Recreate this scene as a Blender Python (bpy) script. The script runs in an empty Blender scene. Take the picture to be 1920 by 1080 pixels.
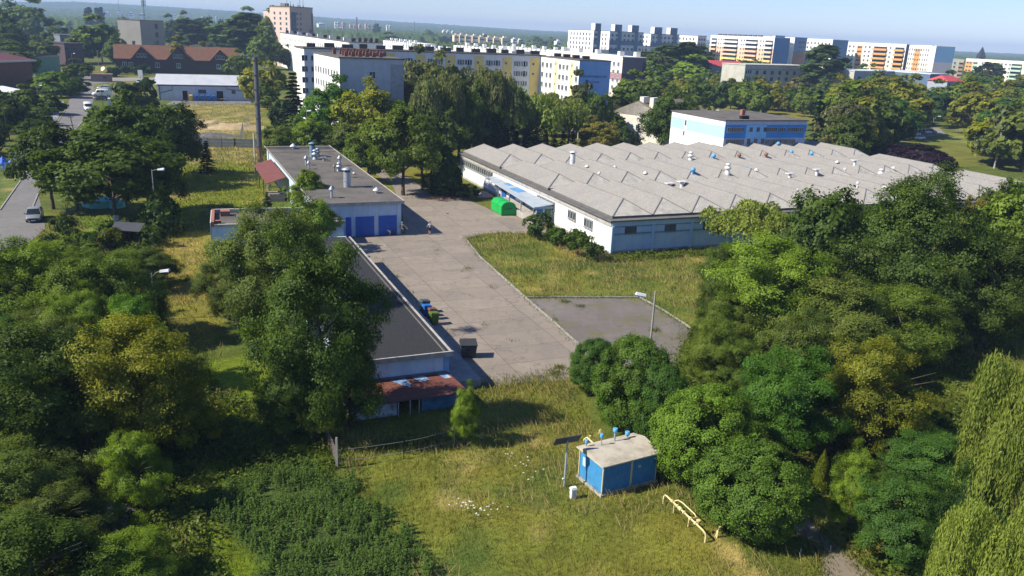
import bpy, math, random
import numpy as np
R_=math.radians
random.seed(7); RNG=np.random.default_rng(7)
sc=bpy.context.scene; COL=sc.collection
# ------------------------------------------------------------ camera
F=1550.; CH=26.; ROLL=math.atan(.045)
PITCH=math.atan((540-(15+.045*960))/math.hypot(1,.045)/F)
Wv=np.array([0,math.cos(PITCH),-math.sin(PITCH)]);_U=np.array([0,math.sin(PITCH),math.cos(PITCH)]);_R=np.array([1.,0,0])
Rv=math.cos(ROLL)*_R+math.sin(ROLL)*_U; Uv=-math.sin(ROLL)*_R+math.cos(ROLL)*_U
CP=np.array([0,0,CH])
from mathutils import Matrix, Vector
cam=bpy.data.cameras.new('camera'); camo=bpy.data.objects.new('camera',cam); COL.objects.link(camo)
cam.sensor_width=36; cam.lens=36*F/1920; cam.clip_start=.5; cam.clip_end=20000
M=Matrix(((Rv[0],Uv[0],-Wv[0],0),(Rv[1],Uv[1],-Wv[1],0),(Rv[2],Uv[2],-Wv[2],CH),(0,0,0,1)))
camo.matrix_world=M; sc.camera=camo
# ------------------------------------------------------------ light
SUN_EL=R_(41); SUN_AZ=R_(18.5)     # azimuth in which shadows fall, from +X
sun=bpy.data.lights.new('sun','SUN'); sun.energy=5.0; sun.angle=R_(.53); sun.color=(1,.92,.78)
suno=bpy.data.objects.new('sun',sun); COL.objects.link(suno)
tv=Vector((math.cos(SUN_EL)*math.cos(SUN_AZ),math.cos(SUN_EL)*math.sin(SUN_AZ),-math.sin(SUN_EL)))
suno.rotation_euler=tv.to_track_quat('-Z','Y').to_euler(); suno.location=(-60,-20,90)
w=bpy.data.worlds.new("World"); sc.world=w; w.use_nodes=True; nt=w.node_tree
bg=nt.nodes['Background']; sky=nt.nodes.new('ShaderNodeTexSky'); sky.sky_type='NISHITA'; sky.sun_disc=False
sky.sun_elevation=SUN_EL; sky.sun_rotation=math.atan2(-math.cos(SUN_AZ),-math.sin(SUN_AZ)); sky.air_density=1.0; sky.dust_density=.0; sky.ozone_density=4.0
sky.altitude=250
sm=nt.nodes.new('ShaderNodeVectorMath'); sm.operation='MULTIPLY'; sm.inputs[1].default_value=(.70,.75,1.0); nt.links.new(sky.outputs[0],sm.inputs[0]); nt.links.new(sm.outputs[0],bg.inputs[0]); bg.inputs[1].default_value=.10
sc.view_settings.view_transform='Standard'; sc.view_settings.look='None'; sc.view_settings.exposure=.68; sc.view_settings.gamma=1
sc.render.engine='CYCLES'
sc.cycles.max_bounces=6; sc.cycles.diffuse_bounces=4; sc.cycles.glossy_bounces=2; sc.cycles.transmission_bounces=2; sc.cycles.volume_bounces=0; sc.cycles.transparent_max_bounces=4
sc.cycles.caustics_reflective=False; sc.cycles.caustics_refractive=False
# ------------------------------------------------------------ geometry helpers
def G(x,y,z=0.):
    d=Wv*F+Rv*(x-960)-Uv*(y-540); return CP+d*((z-CH)/d[2])
def D(x,y,dist):
    d=Wv*F+Rv*(x-960)-Uv*(y-540); return CP+d*(dist/d[1])
def pr(p):
    v=np.array(p,float)-CP; q=v@Wv; return 960+F*(v@Rv)/q,540-F*(v@Uv)/q
def zfor(xy,y):                       # height of a point above xy that shows at picture row y
    a,b=0.,60.
    for _ in range(40):
        m=(a+b)/2
        if pr((xy[0],xy[1],m))[1]>y: a=m
        else: b=m
    return a
def srgb(h):
    h=h.lstrip('#'); c=[int(h[i:i+2],16)/255 for i in (0,2,4)]
    return tuple((x/12.92 if x<=.04045 else ((x+.055)/1.055)**2.4) for x in c)+(1,)
MATS={}
def mat(name,col,rough=.8,amt=.25,scale=1.5,dark=None,metal=0.,streak=0.,bump=0.,spec=.3,scale2=None,wave=None):
    """paint, plaster, metal: a base colour broken up by two noises; streak adds vertical weather marks; wave=(scale,dir) adds sheet ribs"""
    if name in MATS: return MATS[name]
    m=bpy.data.materials.new(name); m.use_nodes=True; n=m.node_tree; L=n.links
    b=n.nodes['Principled BSDF']; b.inputs['Roughness'].default_value=rough; b.inputs['Metallic'].default_value=metal
    b.inputs['Specular IOR Level'].default_value=spec
    c=col if len(col)==4 else tuple(col)+(1,)
    if isinstance(dark,tuple): dk=dark if len(dark)==4 else dark+(1,)
    else: dk=tuple(x*.45 for x in c[:3])+(1,)
    tc=n.nodes.new('ShaderNodeTexCoord'); no=n.nodes.new('ShaderNodeTexNoise'); no.inputs['Scale'].default_value=scale; no.inputs['Detail'].default_value=6; no.inputs['Roughness'].default_value=.65
    L.new(tc.outputs['Object'],no.inputs['Vector'])
    rp=n.nodes.new('ShaderNodeMapRange'); rp.inputs[1].default_value=.42; rp.inputs[2].default_value=.72; rp.inputs[3].default_value=0; rp.inputs[4].default_value=min(1,amt*2)
    L.new(no.outputs[0],rp.inputs[0])
    mx=n.nodes.new('ShaderNodeMix'); mx.data_type='RGBA'; mx.inputs[6].default_value=c; mx.inputs[7].default_value=dk
    L.new(rp.outputs[0],mx.inputs[0]); out=mx.outputs[2]
    if streak>0:
        mp=n.nodes.new('ShaderNodeMapping'); mp.inputs['Scale'].default_value=(2.2,2.2,.12); L.new(tc.outputs['Object'],mp.inputs[0])
        n2=n.nodes.new('ShaderNodeTexNoise'); n2.inputs['Scale'].default_value=1.3; n2.inputs['Detail'].default_value=5; L.new(mp.outputs[0],n2.inputs['Vector'])
        r2=n.nodes.new('ShaderNodeMapRange'); r2.inputs[1].default_value=.5; r2.inputs[2].default_value=.75; r2.inputs[4].default_value=streak; L.new(n2.outputs[0],r2.inputs[0])
        m2=n.nodes.new('ShaderNodeMix'); m2.data_type='RGBA'; L.new(out,m2.inputs[6]); m2.inputs[7].default_value=dk; L.new(r2.outputs[0],m2.inputs[0]); out=m2.outputs[2]
    if scale2:
        n3=n.nodes.new('ShaderNodeTexNoise'); n3.inputs['Scale'].default_value=scale2; n3.inputs['Detail'].default_value=3; L.new(tc.outputs['Object'],n3.inputs['Vector'])
        r3=n.nodes.new('ShaderNodeMapRange'); r3.inputs[1].default_value=.3; r3.inputs[2].default_value=.7; r3.inputs[3].default_value=.8; r3.inputs[4].default_value=1.15; L.new(n3.outputs[0],r3.inputs[0])
        m3=n.nodes.new('ShaderNodeVectorMath'); m3.operation='SCALE'; L.new(out,m3.inputs[0]); L.new(r3.outputs[0],m3.inputs['Scale']); out=m3.outputs[0]
    L.new(out,b.inputs['Base Color'])
    if wave:
        wv=n.nodes.new('ShaderNodeTexWave'); wv.bands_direction=wave[1]; wv.inputs['Scale'].default_value=wave[0]; L.new(tc.outputs['Object'],wv.inputs['Vector'])
        bp=n.nodes.new('ShaderNodeBump'); bp.inputs['Strength'].default_value=wave[2] if len(wave)>2 else .6; bp.inputs['Distance'].default_value=.08; L.new(wv.outputs[0],bp.inputs['Height']); L.new(bp.outputs[0],b.inputs['Normal'])
    elif bump:
        bp=n.nodes.new('ShaderNodeBump'); bp.inputs['Strength'].default_value=bump; bp.inputs['Distance'].default_value=.05; L.new(no.outputs[0],bp.inputs['Height']); L.new(bp.outputs[0],b.inputs['Normal'])
    MATS[name]=m; return m
def link(o,parent=None):
    COL.objects.link(o)
    if parent is not None: o.parent=parent
    return o
def tag(o,label=None,cat=None,group=None,kind=None):
    if label: o['label']=label
    if cat: o['category']=cat
    if group: o['group']=group
    if kind: o['kind']=kind
    return o
def empty(name,loc,rz=0.,label=None,cat=None,group=None):
    o=bpy.data.objects.new(name,None); o.empty_display_size=.3; COL.objects.link(o)
    o.location=(float(loc[0]),float(loc[1]),float(loc[2]) if len(loc)>2 else 0.); o.rotation_euler=(0,0,rz)
    return tag(o,label,cat,group)
class MB:
    def __init__(s): s.v=[]; s.f=[]; s.m=[]; s.sm=[]
    def add(s,vs,fs,m=0,smooth=False):
        k=len(s.v); s.v+= [tuple(float(c) for c in v) for v in vs]; s.f+=[tuple(i+k for i in f) for f in fs]; s.m+=[m]*len(fs); s.sm+=[smooth]*len(fs); return s
    def box(s,x0,x1,y0,y1,z0,z1,m=0):
        v=[(x0,y0,z0),(x1,y0,z0),(x1,y1,z0),(x0,y1,z0),(x0,y0,z1),(x1,y0,z1),(x1,y1,z1),(x0,y1,z1)]
        return s.add(v,[(0,3,2,1),(4,5,6,7),(0,1,5,4),(1,2,6,5),(2,3,7,6),(3,0,4,7)],m)
    def hexa(s,b,t,m=0):              # four base corners, four top corners
        return s.add(list(b)+list(t),[(0,3,2,1),(4,5,6,7),(0,1,5,4),(1,2,6,5),(2,3,7,6),(3,0,4,7)],m)
    def prism(s,poly,z0,z1,m=0):
        n=len(poly); v=[(p[0],p[1],z0) for p in poly]+[(p[0],p[1],z1) for p in poly]
        return s.add(v,[tuple(range(n))[::-1],tuple(range(n,2*n))]+[(i,(i+1)%n,(i+1)%n+n,i+n) for i in range(n)],m)
    def cyl(s,c,r,h,n=12,m=0,r2=None,smooth=True):
        r2=r if r2 is None else r2
        v=[(c[0]+r*math.cos(2*math.pi*i/n),c[1]+r*math.sin(2*math.pi*i/n),c[2]) for i in range(n)]+[(c[0]+r2*math.cos(2*math.pi*i/n),c[1]+r2*math.sin(2*math.pi*i/n),c[2]+h) for i in range(n)]
        s.add(v,[(i,(i+1)%n,(i+1)%n+n,i+n) for i in range(n)],m,smooth)
        return s.add(v,[tuple(range(n))[::-1],tuple(range(n,2*n))],m)
    def lathe(s,c,prof,n=12,m=0):
        v=[(c[0]+r*math.cos(2*math.pi*i/n),c[1]+r*math.sin(2*math.pi*i/n),c[2]+z) for r,z in prof for i in range(n)]
        f=[(k*n+i,k*n+(i+1)%n,(k+1)*n+(i+1)%n,(k+1)*n+i) for k in range(len(prof)-1) for i in range(n)]
        s.add(v,f,m,True)
        return s.add([v[i] for i in range(n)]+v[-n:],[tuple(range(n))[::-1],tuple(range(n,2*n))],m)
    def tube(s,pts,r,n=8,m=0,smooth=True):
        pts=[np.array(p,float) for p in pts]; rr=r if hasattr(r,'__len__') else [r]*len(pts); rings=[]
        for i,p in enumerate(pts):
            t=pts[min(i+1,len(pts)-1)]-pts[max(i-1,0)]; t/=np.linalg.norm(t)+1e-9
            a=np.cross(t,(0,0,1) if abs(t[2])<.9 else (1,0,0)); a/=np.linalg.norm(a); b=np.cross(t,a)
            rings+=[p+rr[i]*(a*math.cos(2*math.pi*k/n)+b*math.sin(2*math.pi*k/n)) for k in range(n)]
        f=[(j*n+k,j*n+(k+1)%n,(j+1)*n+(k+1)%n,(j+1)*n+k) for j in range(len(pts)-1) for k in range(n)]
        s.add(rings,f,m,smooth); return s.add(rings[:n]+rings[-n:],[tuple(range(n)),tuple(range(n,2*n))[::-1]],m)
    def build(s,name,mats,parent=None,loc=None,rz=0.,rot=None):
        me=bpy.data.meshes.new(name); me.from_pydata(s.v,[],s.f)
        mats=mats if isinstance(mats,(list,tuple)) else [mats]
        for q in mats: me.materials.append(q)
        me.polygons.foreach_set('material_index',s.m); me.polygons.foreach_set('use_smooth',s.sm); me.update()
        o=bpy.data.objects.new(name,me); link(o,parent)
        if loc is not None: o.location=tuple(float(c) for c in loc)
        o.rotation_euler=rot if rot else (0,0,rz)
        return o
def fast_mesh(name,V,Q,m,tone=None,col=None,smooth=False):
    me=bpy.data.meshes.new(name); n=len(V); k=Q.shape[1]; me.vertices.add(n); me.vertices.foreach_set('co',np.ascontiguousarray(V,np.float32).ravel())
    nq=len(Q); me.loops.add(nq*k); me.loops.foreach_set('vertex_index',Q.astype(np.int32).ravel()); me.polygons.add(nq)
    me.polygons.foreach_set('loop_start',np.arange(0,nq*k,k,dtype=np.int32)); me.polygons.foreach_set('loop_total',np.full(nq,k,np.int32))
    if smooth: me.polygons.foreach_set('use_smooth',np.ones(nq,bool))
    if tone is not None:
        a=me.attributes.new('tone','FLOAT','POINT'); a.data.foreach_set('value',tone.astype(np.float32))
    if col is not None:
        a=me.attributes.new('Col','FLOAT_COLOR','POINT'); c4=np.ones((n,4),np.float32); c4[:,:3]=col; a.data.foreach_set('color',c4.ravel())
    me.materials.append(m); me.update(calc_edges=True); me.validate(); return me
def copy_tree(o,parent=None):
    c=o.copy(); COL.objects.link(c)
    if parent is not None: c.parent=parent
    for ch in list(o.children): copy_tree(ch,c)
    return c
# value noise for numpy layout work
_tab=np.random.default_rng(3).random((256,256))
def vnoise(x,y,s=1.):
    x=np.asarray(x)/s+1000; y=np.asarray(y)/s+1000; xi=np.floor(x).astype(int); yi=np.floor(y).astype(int); fx=x-xi; fy=y-yi
    fx=fx*fx*(3-2*fx); fy=fy*fy*(3-2*fy); t=_tab
    a=t[xi%256,yi%256];b=t[(xi+1)%256,yi%256];c=t[xi%256,(yi+1)%256];d=t[(xi+1)%256,(yi+1)%256]
    return (a*(1-fx)+b*fx)*(1-fy)+(c*(1-fx)+d*fx)*fy
def fbm(x,y,s,o=4):
    r=0;a=.5
    for i in range(o): r=r+a*vnoise(x+17*i,y-9*i,s/2**i); a*=.5
    return r/(1-.5**o)
def inside(px,py,poly):
    r=np.zeros(np.shape(px),bool); n=len(poly)
    for i in range(n):
        x0,y0=poly[i][:2]; x1,y1=poly[(i+1)%n][:2]
        c=((y0>py)!=(y1>py)); r^= c&(px<(x1-x0)*(py-y0)/((y1-y0) if y1!=y0 else 1e-9)+x0)
    return r
def GP(pts,z=0): return [tuple(G(a,b,z)[:2]) for a,b in pts]
UA=R_(23.2); ux=np.array([math.cos(UA),math.sin(UA)]); vy=np.array([-math.sin(UA),math.cos(UA)])
# ============================================================ setting
YARD=GP([(640,447),(738,440.5),(760,438),(752,385),(735,345),(690,318),(740,318),(790,350),(872,372),(935,400),(1000,412),(1035,436),(1000,440),(955,436),(905,439),(872,447),(900,482),(985,558),(1045,610),(1102,662),(1066,690),(1068,712),(1010,716),(960,720),(905,728),(845,745),(800,700),(700,600),(640,500)])
LOT=GP([(985,560),(1040,559.5),(1200,560),(1296,618),(1262,690),(1130,690)])
ROADL=GP([(-60,474),(0,394),(52,320),(99,243),(122,208),(136,172),(143,146),(150,138),(172,139),(200,147),(240,150),(175,158),(178,172),(172,200),(166,216),(125,262),(72,363),(86,428),(60,450),(-60,560)])
DRIVE=GP([(172,185),(215,185),(218,190),(172,205)])
PATHR=GP([(1455,945),(1500,960),(1548,1005),(1600,1045),(1660,1100),(1545,1100),(1540,1040),(1500,1005),(1440,960)])
LANE=GP([(1148,200),(1135,176),(1175,172),(1190,178),(1172,186),(1165,200),(1160,240),(1140,240)])
def zone(x,y):
    """albedo of the ground cover at world x,y"""
    x=np.asarray(x,float); y=np.asarray(y,float); n1=fbm(x,y,9.); n2=fbm(x+50,y,2.6); n3=fbm(x,y+80,28.)
    green=np.array([.085,.115,.017]); olive=np.array([.18,.17,.026]); straw=np.array([.37,.295,.10]); dark=np.array([.028,.055,.010]); lush=np.array([.15,.205,.013]); dirt=np.array([.22,.17,.11])
    c=np.ones(x.shape+(3,))*green
    def mixin(c,col,f): f=np.clip(f,0,1)[...,None]; return c*(1-f)+col*f
    c=mixin(c,olive,(n3-.35)*3)
    # open meadow in the middle foreground
    mea=inside(x,y,GP([(640,800),(850,745),(1000,718),(1070,712),(1110,800),(1230,900),(1350,1000),(1480,1130),(760,1150),(700,900)]))
    c=np.where(mea[...,None],mixin(mixin(np.ones_like(c)*np.array([.14,.155,.022]),olive,(n1-.35)*3.2),straw,(n2*.7+n1*.5-.66)*7),c)
    m2=inside(x,y,GP([(865,447),(985,558),(1200,558),(1330,640),(1400,560),(1330,470),(1150,480),(1010,400),(960,436)]))
    c=np.where(m2[...,None],mixin(mixin(np.ones_like(c)*np.array([.15,.165,.03]),olive,(n1-.4)*3),straw,(n2*.6+n1*.55-.65)*4),c)
    m3=inside(x,y,GP([(300,400),(310,330),(370,300),(480,290),(505,330),(500,385),(390,385),(340,440)]))
    c=np.where(m3[...,None],mixin(np.ones_like(c)*np.array([.155,.18,.018]),straw*.9,(n2-.5)*3),c)
    m3=inside(x,y,GP([(330,310),(360,272),(490,272),(490,300),(400,305)]))|inside(x,y,GP([(340,195),(420,190),(490,200),(490,262),(360,262)]))
    c=np.where(m3[...,None],mixin(np.ones_like(c)*np.array([.19,.18,.05]),straw,(n2-.42)*3),c)
    m4=inside(x,y,GP([(300,440),(395,430),(400,520),(420,600),(400,650),(330,665),(310,560),(290,480)]))
    c=np.where(m4[...,None],mixin(np.ones_like(c)*olive,straw*np.array([.9,.85,.7]),(n2*.5+n1*.6-.53)*4),c)
    m5=inside(x,y,GP([(340,690),(480,660),(600,830),(640,880),(400,930),(420,1000),(560,1130),(300,1130),(330,900)]))
    c=np.where(m5[...,None],mixin(np.ones_like(c)*lush*.8,lush,(n1-.3)*3),c)
    for P,cc in (([(1700,232),(1770,232),(1850,255),(1840,275),(1700,262)],[.14,.17,.03]),([(1145,218),(1235,218),(1240,275),(1150,275)],[.12,.18,.025]),([(150,405),(240,408),(245,440),(165,440)],[.12,.17,.02]),([(0,330),(50,322),(52,330),(0,390)],[.11,.15,.03]),([(120,250),(168,220),(215,200),(190,270),(130,280)],[.11,.16,.025]),([(172,150),(290,152),(290,180),(172,180)],[.15,.15,.05]),([(1560,650),(1760,620),(1880,640),(1900,700),(1700,860),(1560,840)],[.13,.15,.02]),([(1560,980),(1700,1000),(1780,1100),(1600,1100)],[.13,.145,.02])):
        c=np.where(inside(x,y,GP(P))[...,None],mixin(np.ones_like(c)*np.array(cc),straw,(n2-.55)*3),c)
    m6=innet(x,y)
    c=np.where(m6[...,None],np.ones_like(c)*np.array([.05,.08,.016]),c)
    for P in ([(170,200),(215,205),(190,222),(168,225)],[(800,362),(870,365),(872,376),(790,374)]):
        c=np.where(inside(x,y,GP(P))[...,None],mixin(np.ones_like(c)*np.array([.25,.2,.14]),np.array([.3,.14,.08]),(n2-.5)*4),c)
    c=c*(.6+.8*fbm(x+9,y,1.2,3))[...,None]; gp_=fbm(x-70,y+30,4.,3); c=mixin(c,np.array([.085,.12,.02]),np.where(mea|m2,(gp_-.52)*6,0)*.8)
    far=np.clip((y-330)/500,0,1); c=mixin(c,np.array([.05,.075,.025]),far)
    return c
NETTLE=GP([(395,935),(470,895),(600,880),(668,895),(672,925),(735,960),(755,1010),(775,1075),(800,1130),(560,1150),(480,1060),(400,985)])
def innet(x,y): return inside(np.asarray(x)+(fbm(x,y,1.6,3)-.5)*3.2,np.asarray(y)+(fbm(np.asarray(x)+40,y,1.6,3)-.5)*3.2,NETTLE)
def attr_mat(name,rough=.95,bump=.4,sc1=3.,sc2=14.,transl=0.):
    m=bpy.data.materials.new(name); m.use_nodes=True; n=m.node_tree; L=n.links; b=n.nodes['Principled BSDF']; b.inputs['Roughness'].default_value=rough; b.inputs['Specular IOR Level'].default_value=.15
    a=n.nodes.new('ShaderNodeAttribute'); a.attribute_name='Col'; tc=n.nodes.new('ShaderNodeTexCoord')
    out=a.outputs['Color']
    for s,lo,hi in ((sc1,.7,1.3),(sc2,.65,1.35)):
        no=n.nodes.new('ShaderNodeTexNoise'); no.inputs['Scale'].default_value=s; no.inputs['Detail'].default_value=5; L.new(tc.outputs['Object'],no.inputs['Vector'])
        r=n.nodes.new('ShaderNodeMapRange'); r.inputs[1].default_value=.3; r.inputs[2].default_value=.7; r.inputs[3].default_value=lo; r.inputs[4].default_value=hi; L.new(no.outputs[0],r.inputs[0])
        v=n.nodes.new('ShaderNodeVectorMath'); v.operation='SCALE'; L.new(out,v.inputs[0]); L.new(r.outputs[0],v.inputs['Scale']); out=v.outputs[0]
    L.new(out,b.inputs['Base Color'])
    if bump:
        bp=n.nodes.new('ShaderNodeBump'); bp.inputs['Strength'].default_value=bump; bp.inputs['Distance'].default_value=.3; L.new(no.outputs[0],bp.inputs['Height']); L.new(bp.outputs[0],b.inputs['Normal'])
    return m
def axis(lo,hi,fine0,fine1,st,gr):
    a=list(np.arange(fine0,fine1,st)); s=st; p=fine1
    while p<hi: a.append(p); s*=gr; p+=s
    a.append(hi); s=st; p=fine0-st; b=[]
    while p>lo: b.append(p); s*=gr; p-=s
    b.append(lo); return np.array(b[::-1]+a)
HX=axis(-9000,9000,-75,75,.7,1.045); HY=axis(-300,12000,28,170,.7,1.03)
def hillz(x,y):
    x=np.asarray(x,float); y=np.asarray(y,float); r=np.hypot(x,y); th=np.degrees(np.arctan2(x,y))
    ridge=np.interp(th,[-40,-31,-27,-22,-16,-11,-5,0,5,10,40],[36,38,60,62,50,36,26,18,14,6,2])
    k=np.clip((r-2300)/3800,0,1); k=k*k*(3-2*k)
    return ridge*k+np.where(r>2300,fbm(x,y,700.)*14*k,0)
X,Y=np.meshgrid(HX,HY); Z=hillz(X,Y)
near=(np.abs(X)<120)&(Y<220)
Z=Z+np.where(near,-.05+.0*X,0)*0
V=np.stack([X,Y,Z],-1).reshape(-1,3); nx=len(HX); ny=len(HY)
ii=(np.arange(ny-1)[:,None]*nx+np.arange(nx-1)[None]).ravel(); Q=np.stack([ii,ii+1,ii+1+nx,ii+nx],1)
gcol=zone(V[:,0],V[:,1])
gm=attr_mat('meadow soil',bump=.5)
g=bpy.data.objects.new('ground',fast_mesh('ground',V,Q,gm,col=gcol,smooth=True)); link(g); tag(g,kind='structure')
# ---- paved surfaces
def paving_mat(name,c1,c2,slab=None,grass=.0,crack=.5,rot=UA):
    m=bpy.data.materials.new(name); m.use_nodes=True; n=m.node_tree; L=n.links; b=n.nodes['Principled BSDF']; b.inputs['Roughness'].default_value=.9; b.inputs['Specular IOR Level'].default_value=.2
    tc=n.nodes.new('ShaderNodeTexCoord'); mp=n.nodes.new('ShaderNodeMapping'); mp.inputs['Rotation'].default_value=(0,0,-rot); L.new(tc.outputs['Object'],mp.inputs[0])
    def noise(s,d=6,dist=0,src=mp):
        q=n.nodes.new('ShaderNodeTexNoise'); q.inputs['Scale'].default_value=s; q.inputs['Detail'].default_value=d; q.inputs['Roughness'].default_value=.7; q.inputs['Distortion'].default_value=dist; L.new(src.outputs[0],q.inputs['Vector']); return q.outputs[0]
    def rng(o,a,b_,c=0.,d=1.):
        r=n.nodes.new('ShaderNodeMapRange'); r.inputs[1].default_value=a; r.inputs[2].default_value=b_; r.inputs[3].default_value=c; r.inputs[4].default_value=d; L.new(o,r.inputs[0]); return r.outputs[0]
    def mix(f,a,b_):
        x=n.nodes.new('ShaderNodeMix'); x.data_type='RGBA'
        if isinstance(f,float): x.inputs[0].default_value=f
        else: L.new(f,x.inputs[0])
        for i,q in ((6,a),(7,b_)):
            if isinstance(q,tuple): x.inputs[i].default_value=q+(1,) if len(q)==3 else q
            else: L.new(q,x.inputs[i])
        return x.outputs[2]
    out=mix(rng(noise(.12),.35,.65),c1,c2)
    out=mix(rng(noise(.9,8),.5,.72,0,.6),out,tuple(x*.58 for x in c1)); out=mix(rng(noise(2.6,4,.8),.62,.70,0,.6),out,tuple(x*.45 for x in c1)); out=mix(rng(noise(.3,9,1.5),.60,.66,0,.5),out,tuple(min(1,x*1.35) for x in c1))
    out=mix(rng(noise(22,3),.3,.75,0,.35),out,tuple(x*.6 for x in c1))
    # along-the-yard wear stripes
    ms=n.nodes.new('ShaderNodeMapping'); ms.inputs['Rotation'].default_value=(0,0,-rot); ms.inputs['Scale'].default_value=(.5,.035,1); L.new(tc.outputs['Object'],ms.inputs[0])
    out=mix(rng(noise(1.,4,.4,ms),.52,.62,0,.3),out,tuple(x*.7+.03 for x in c2))
    if slab:
        br=n.nodes.new('ShaderNodeTexBrick'); br.offset=.0; br.inputs['Scale'].default_value=1; br.inputs['Brick Width'].default_value=slab[0]; br.inputs['Row Height'].default_value=slab[1]; br.inputs['Mortar Size'].default_value=.05; br.inputs['Color1'].default_value=(1,1,1,1); br.inputs['Color2'].default_value=(.80,.81,.84,1); br.inputs['Mortar'].default_value=(.45,.43,.38,1); br.inputs['Mortar Smooth'].default_value=.6
        ds=n.nodes.new('ShaderNodeVectorMath'); ds.operation='MULTIPLY_ADD'; q=n.nodes.new('ShaderNodeTexNoise'); q.inputs['Scale'].default_value=.6; L.new(mp.outputs[0],q.inputs['Vector']); L.new(q.outputs['Color'],ds.inputs[0]); ds.inputs[1].default_value=(.25,.25,0); L.new(mp.outputs[0],ds.inputs[2]); L.new(ds.outputs[0],br.inputs['Vector'])
        x=n.nodes.new('ShaderNodeMix'); x.data_type='RGBA'; x.blend_type='MULTIPLY'; x.inputs[0].default_value=.75; L.new(out,x.inputs[6]); L.new(br.outputs[0],x.inputs[7]); out=x.outputs[2]
    if crack:
        vo=n.nodes.new('ShaderNodeTexVoronoi'); vo.feature='DISTANCE_TO_EDGE'; vo.inputs['Scale'].default_value=.16; wq=n.nodes.new('ShaderNodeVectorMath'); wq.operation='MULTIPLY_ADD'; q=n.nodes.new('ShaderNodeTexNoise'); q.inputs['Scale'].default_value=.8; q.inputs['Detail'].default_value=4; L.new(mp.outputs[0],q.inputs['Vector']); L.new(q.outputs['Color'],wq.inputs[0]); wq.inputs[1].default_value=(3,3,0); L.new(mp.outputs[0],wq.inputs[2]); L.new(wq.outputs[0],vo.inputs['Vector'])
        cr=rng(vo.outputs['Distance'],.0,.014,crack,0); out=mix(cr,out,tuple(x*.35 for x in c1))
    if grass: out=mix(rng(noise(.35,8),.62-.1*grass,.78-.1*grass,0,.85),out,(.13,.125,.04))
    L.new(out,b.inputs['Base Color'])
    return m
def sheet(name,poly,z,m,kind='structure',label=None,cat=None):
    mb=MB(); n=len(poly); mb.add([(p[0],p[1],z) for p in poly],[tuple(range(n))])
    o=mb.build(name,m); tag(o,label,cat,kind=kind)
    if o.data.polygons[0].normal.z<0: o.data.flip_normals()
    return o
ym=paving_mat('yard concrete',(.31,.262,.208),(.25,.215,.175),slab=(6.2,3.4),crack=.55)
lm=paving_mat('lot asphalt',(.19,.172,.158),(.135,.118,.10),grass=1.1,crack=.3)
rm=paving_mat('street asphalt',(.21,.20,.19),(.17,.165,.16),crack=.5,rot=R_(32))
pm=paving_mat('old path',(.27,.22,.165),(.19,.16,.12),grass=.9,crack=.3)
sheet('yard_pavement',YARD,.012,ym); sheet('parking_pavement',LOT,.008,lm); sheet('street',ROADL,.02,rm)
sheet('footpath',PATHR,.008,pm); sheet('lane',LANE,.03,rm)
sheet('garden_path',GP([(103,196),(120,189),(117,207),(100,236),(90,238)]),.03,paving_mat('slab path',(.30,.32,.36),(.25,.27,.31),slab=(1.5,1.5),rot=R_(32)))
sheet('track',GP([(205,146),(290,145),(292,150),(205,153)]),.03,paving_mat('track earth',(.3,.28,.25),(.26,.24,.2)))
sheet('loading_apron',GP([(325,189),(470,190),(470,196),(310,196)]),.03,rm)
sheet('plaza',GP([(1690,246),(1760,240),(1775,252),(1690,262)]),.03,paving_mat('lot gravel',(.25,.24,.22),(.2,.2,.18)))
kc=mat('kerb stone',(.33,.32,.29),.9,.3,3)
def kerb(pts,name='kerb',w=.16,h=.12,m=None):
    P=GP(pts); mb=MB()
    for (x0,y0),(x1,y1) in zip(P[:-1],P[1:]):
        d=np.array([x1-x0,y1-y0]); l=np.linalg.norm(d); d/=l; nn=np.array([-d[1],d[0]])*w/2; k=max(1,int(l/1.0))
        for i in range(k):
            a=np.array([x0,y0])+d*l*(i+.02)/k; b_=np.array([x0,y0])+d*l*(i+.98)/k; t=random.uniform(-.015,.015)
            c=[a-nn,b_-nn,b_+nn,a+nn]; mb.hexa([(q[0],q[1],-.1) for q in c],[(q[0],q[1],h+t) for q in c])
    o=mb.build(name,m or kc); tag(o,kind='structure'); return o
kerb([(872,447),(900,482),(940,518),(985,558),(1045,610),(1102,662)])
kerb([(985,558),(1040,557.5),(1200,558)]); kerb([(1200,558),(1245,583),(1296,616)])
kerb([(0,394),(52,320),(99,243),(122,208)]); kerb([(60,392),(72,363)]); kerb([(125,262),(166,216)])
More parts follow.
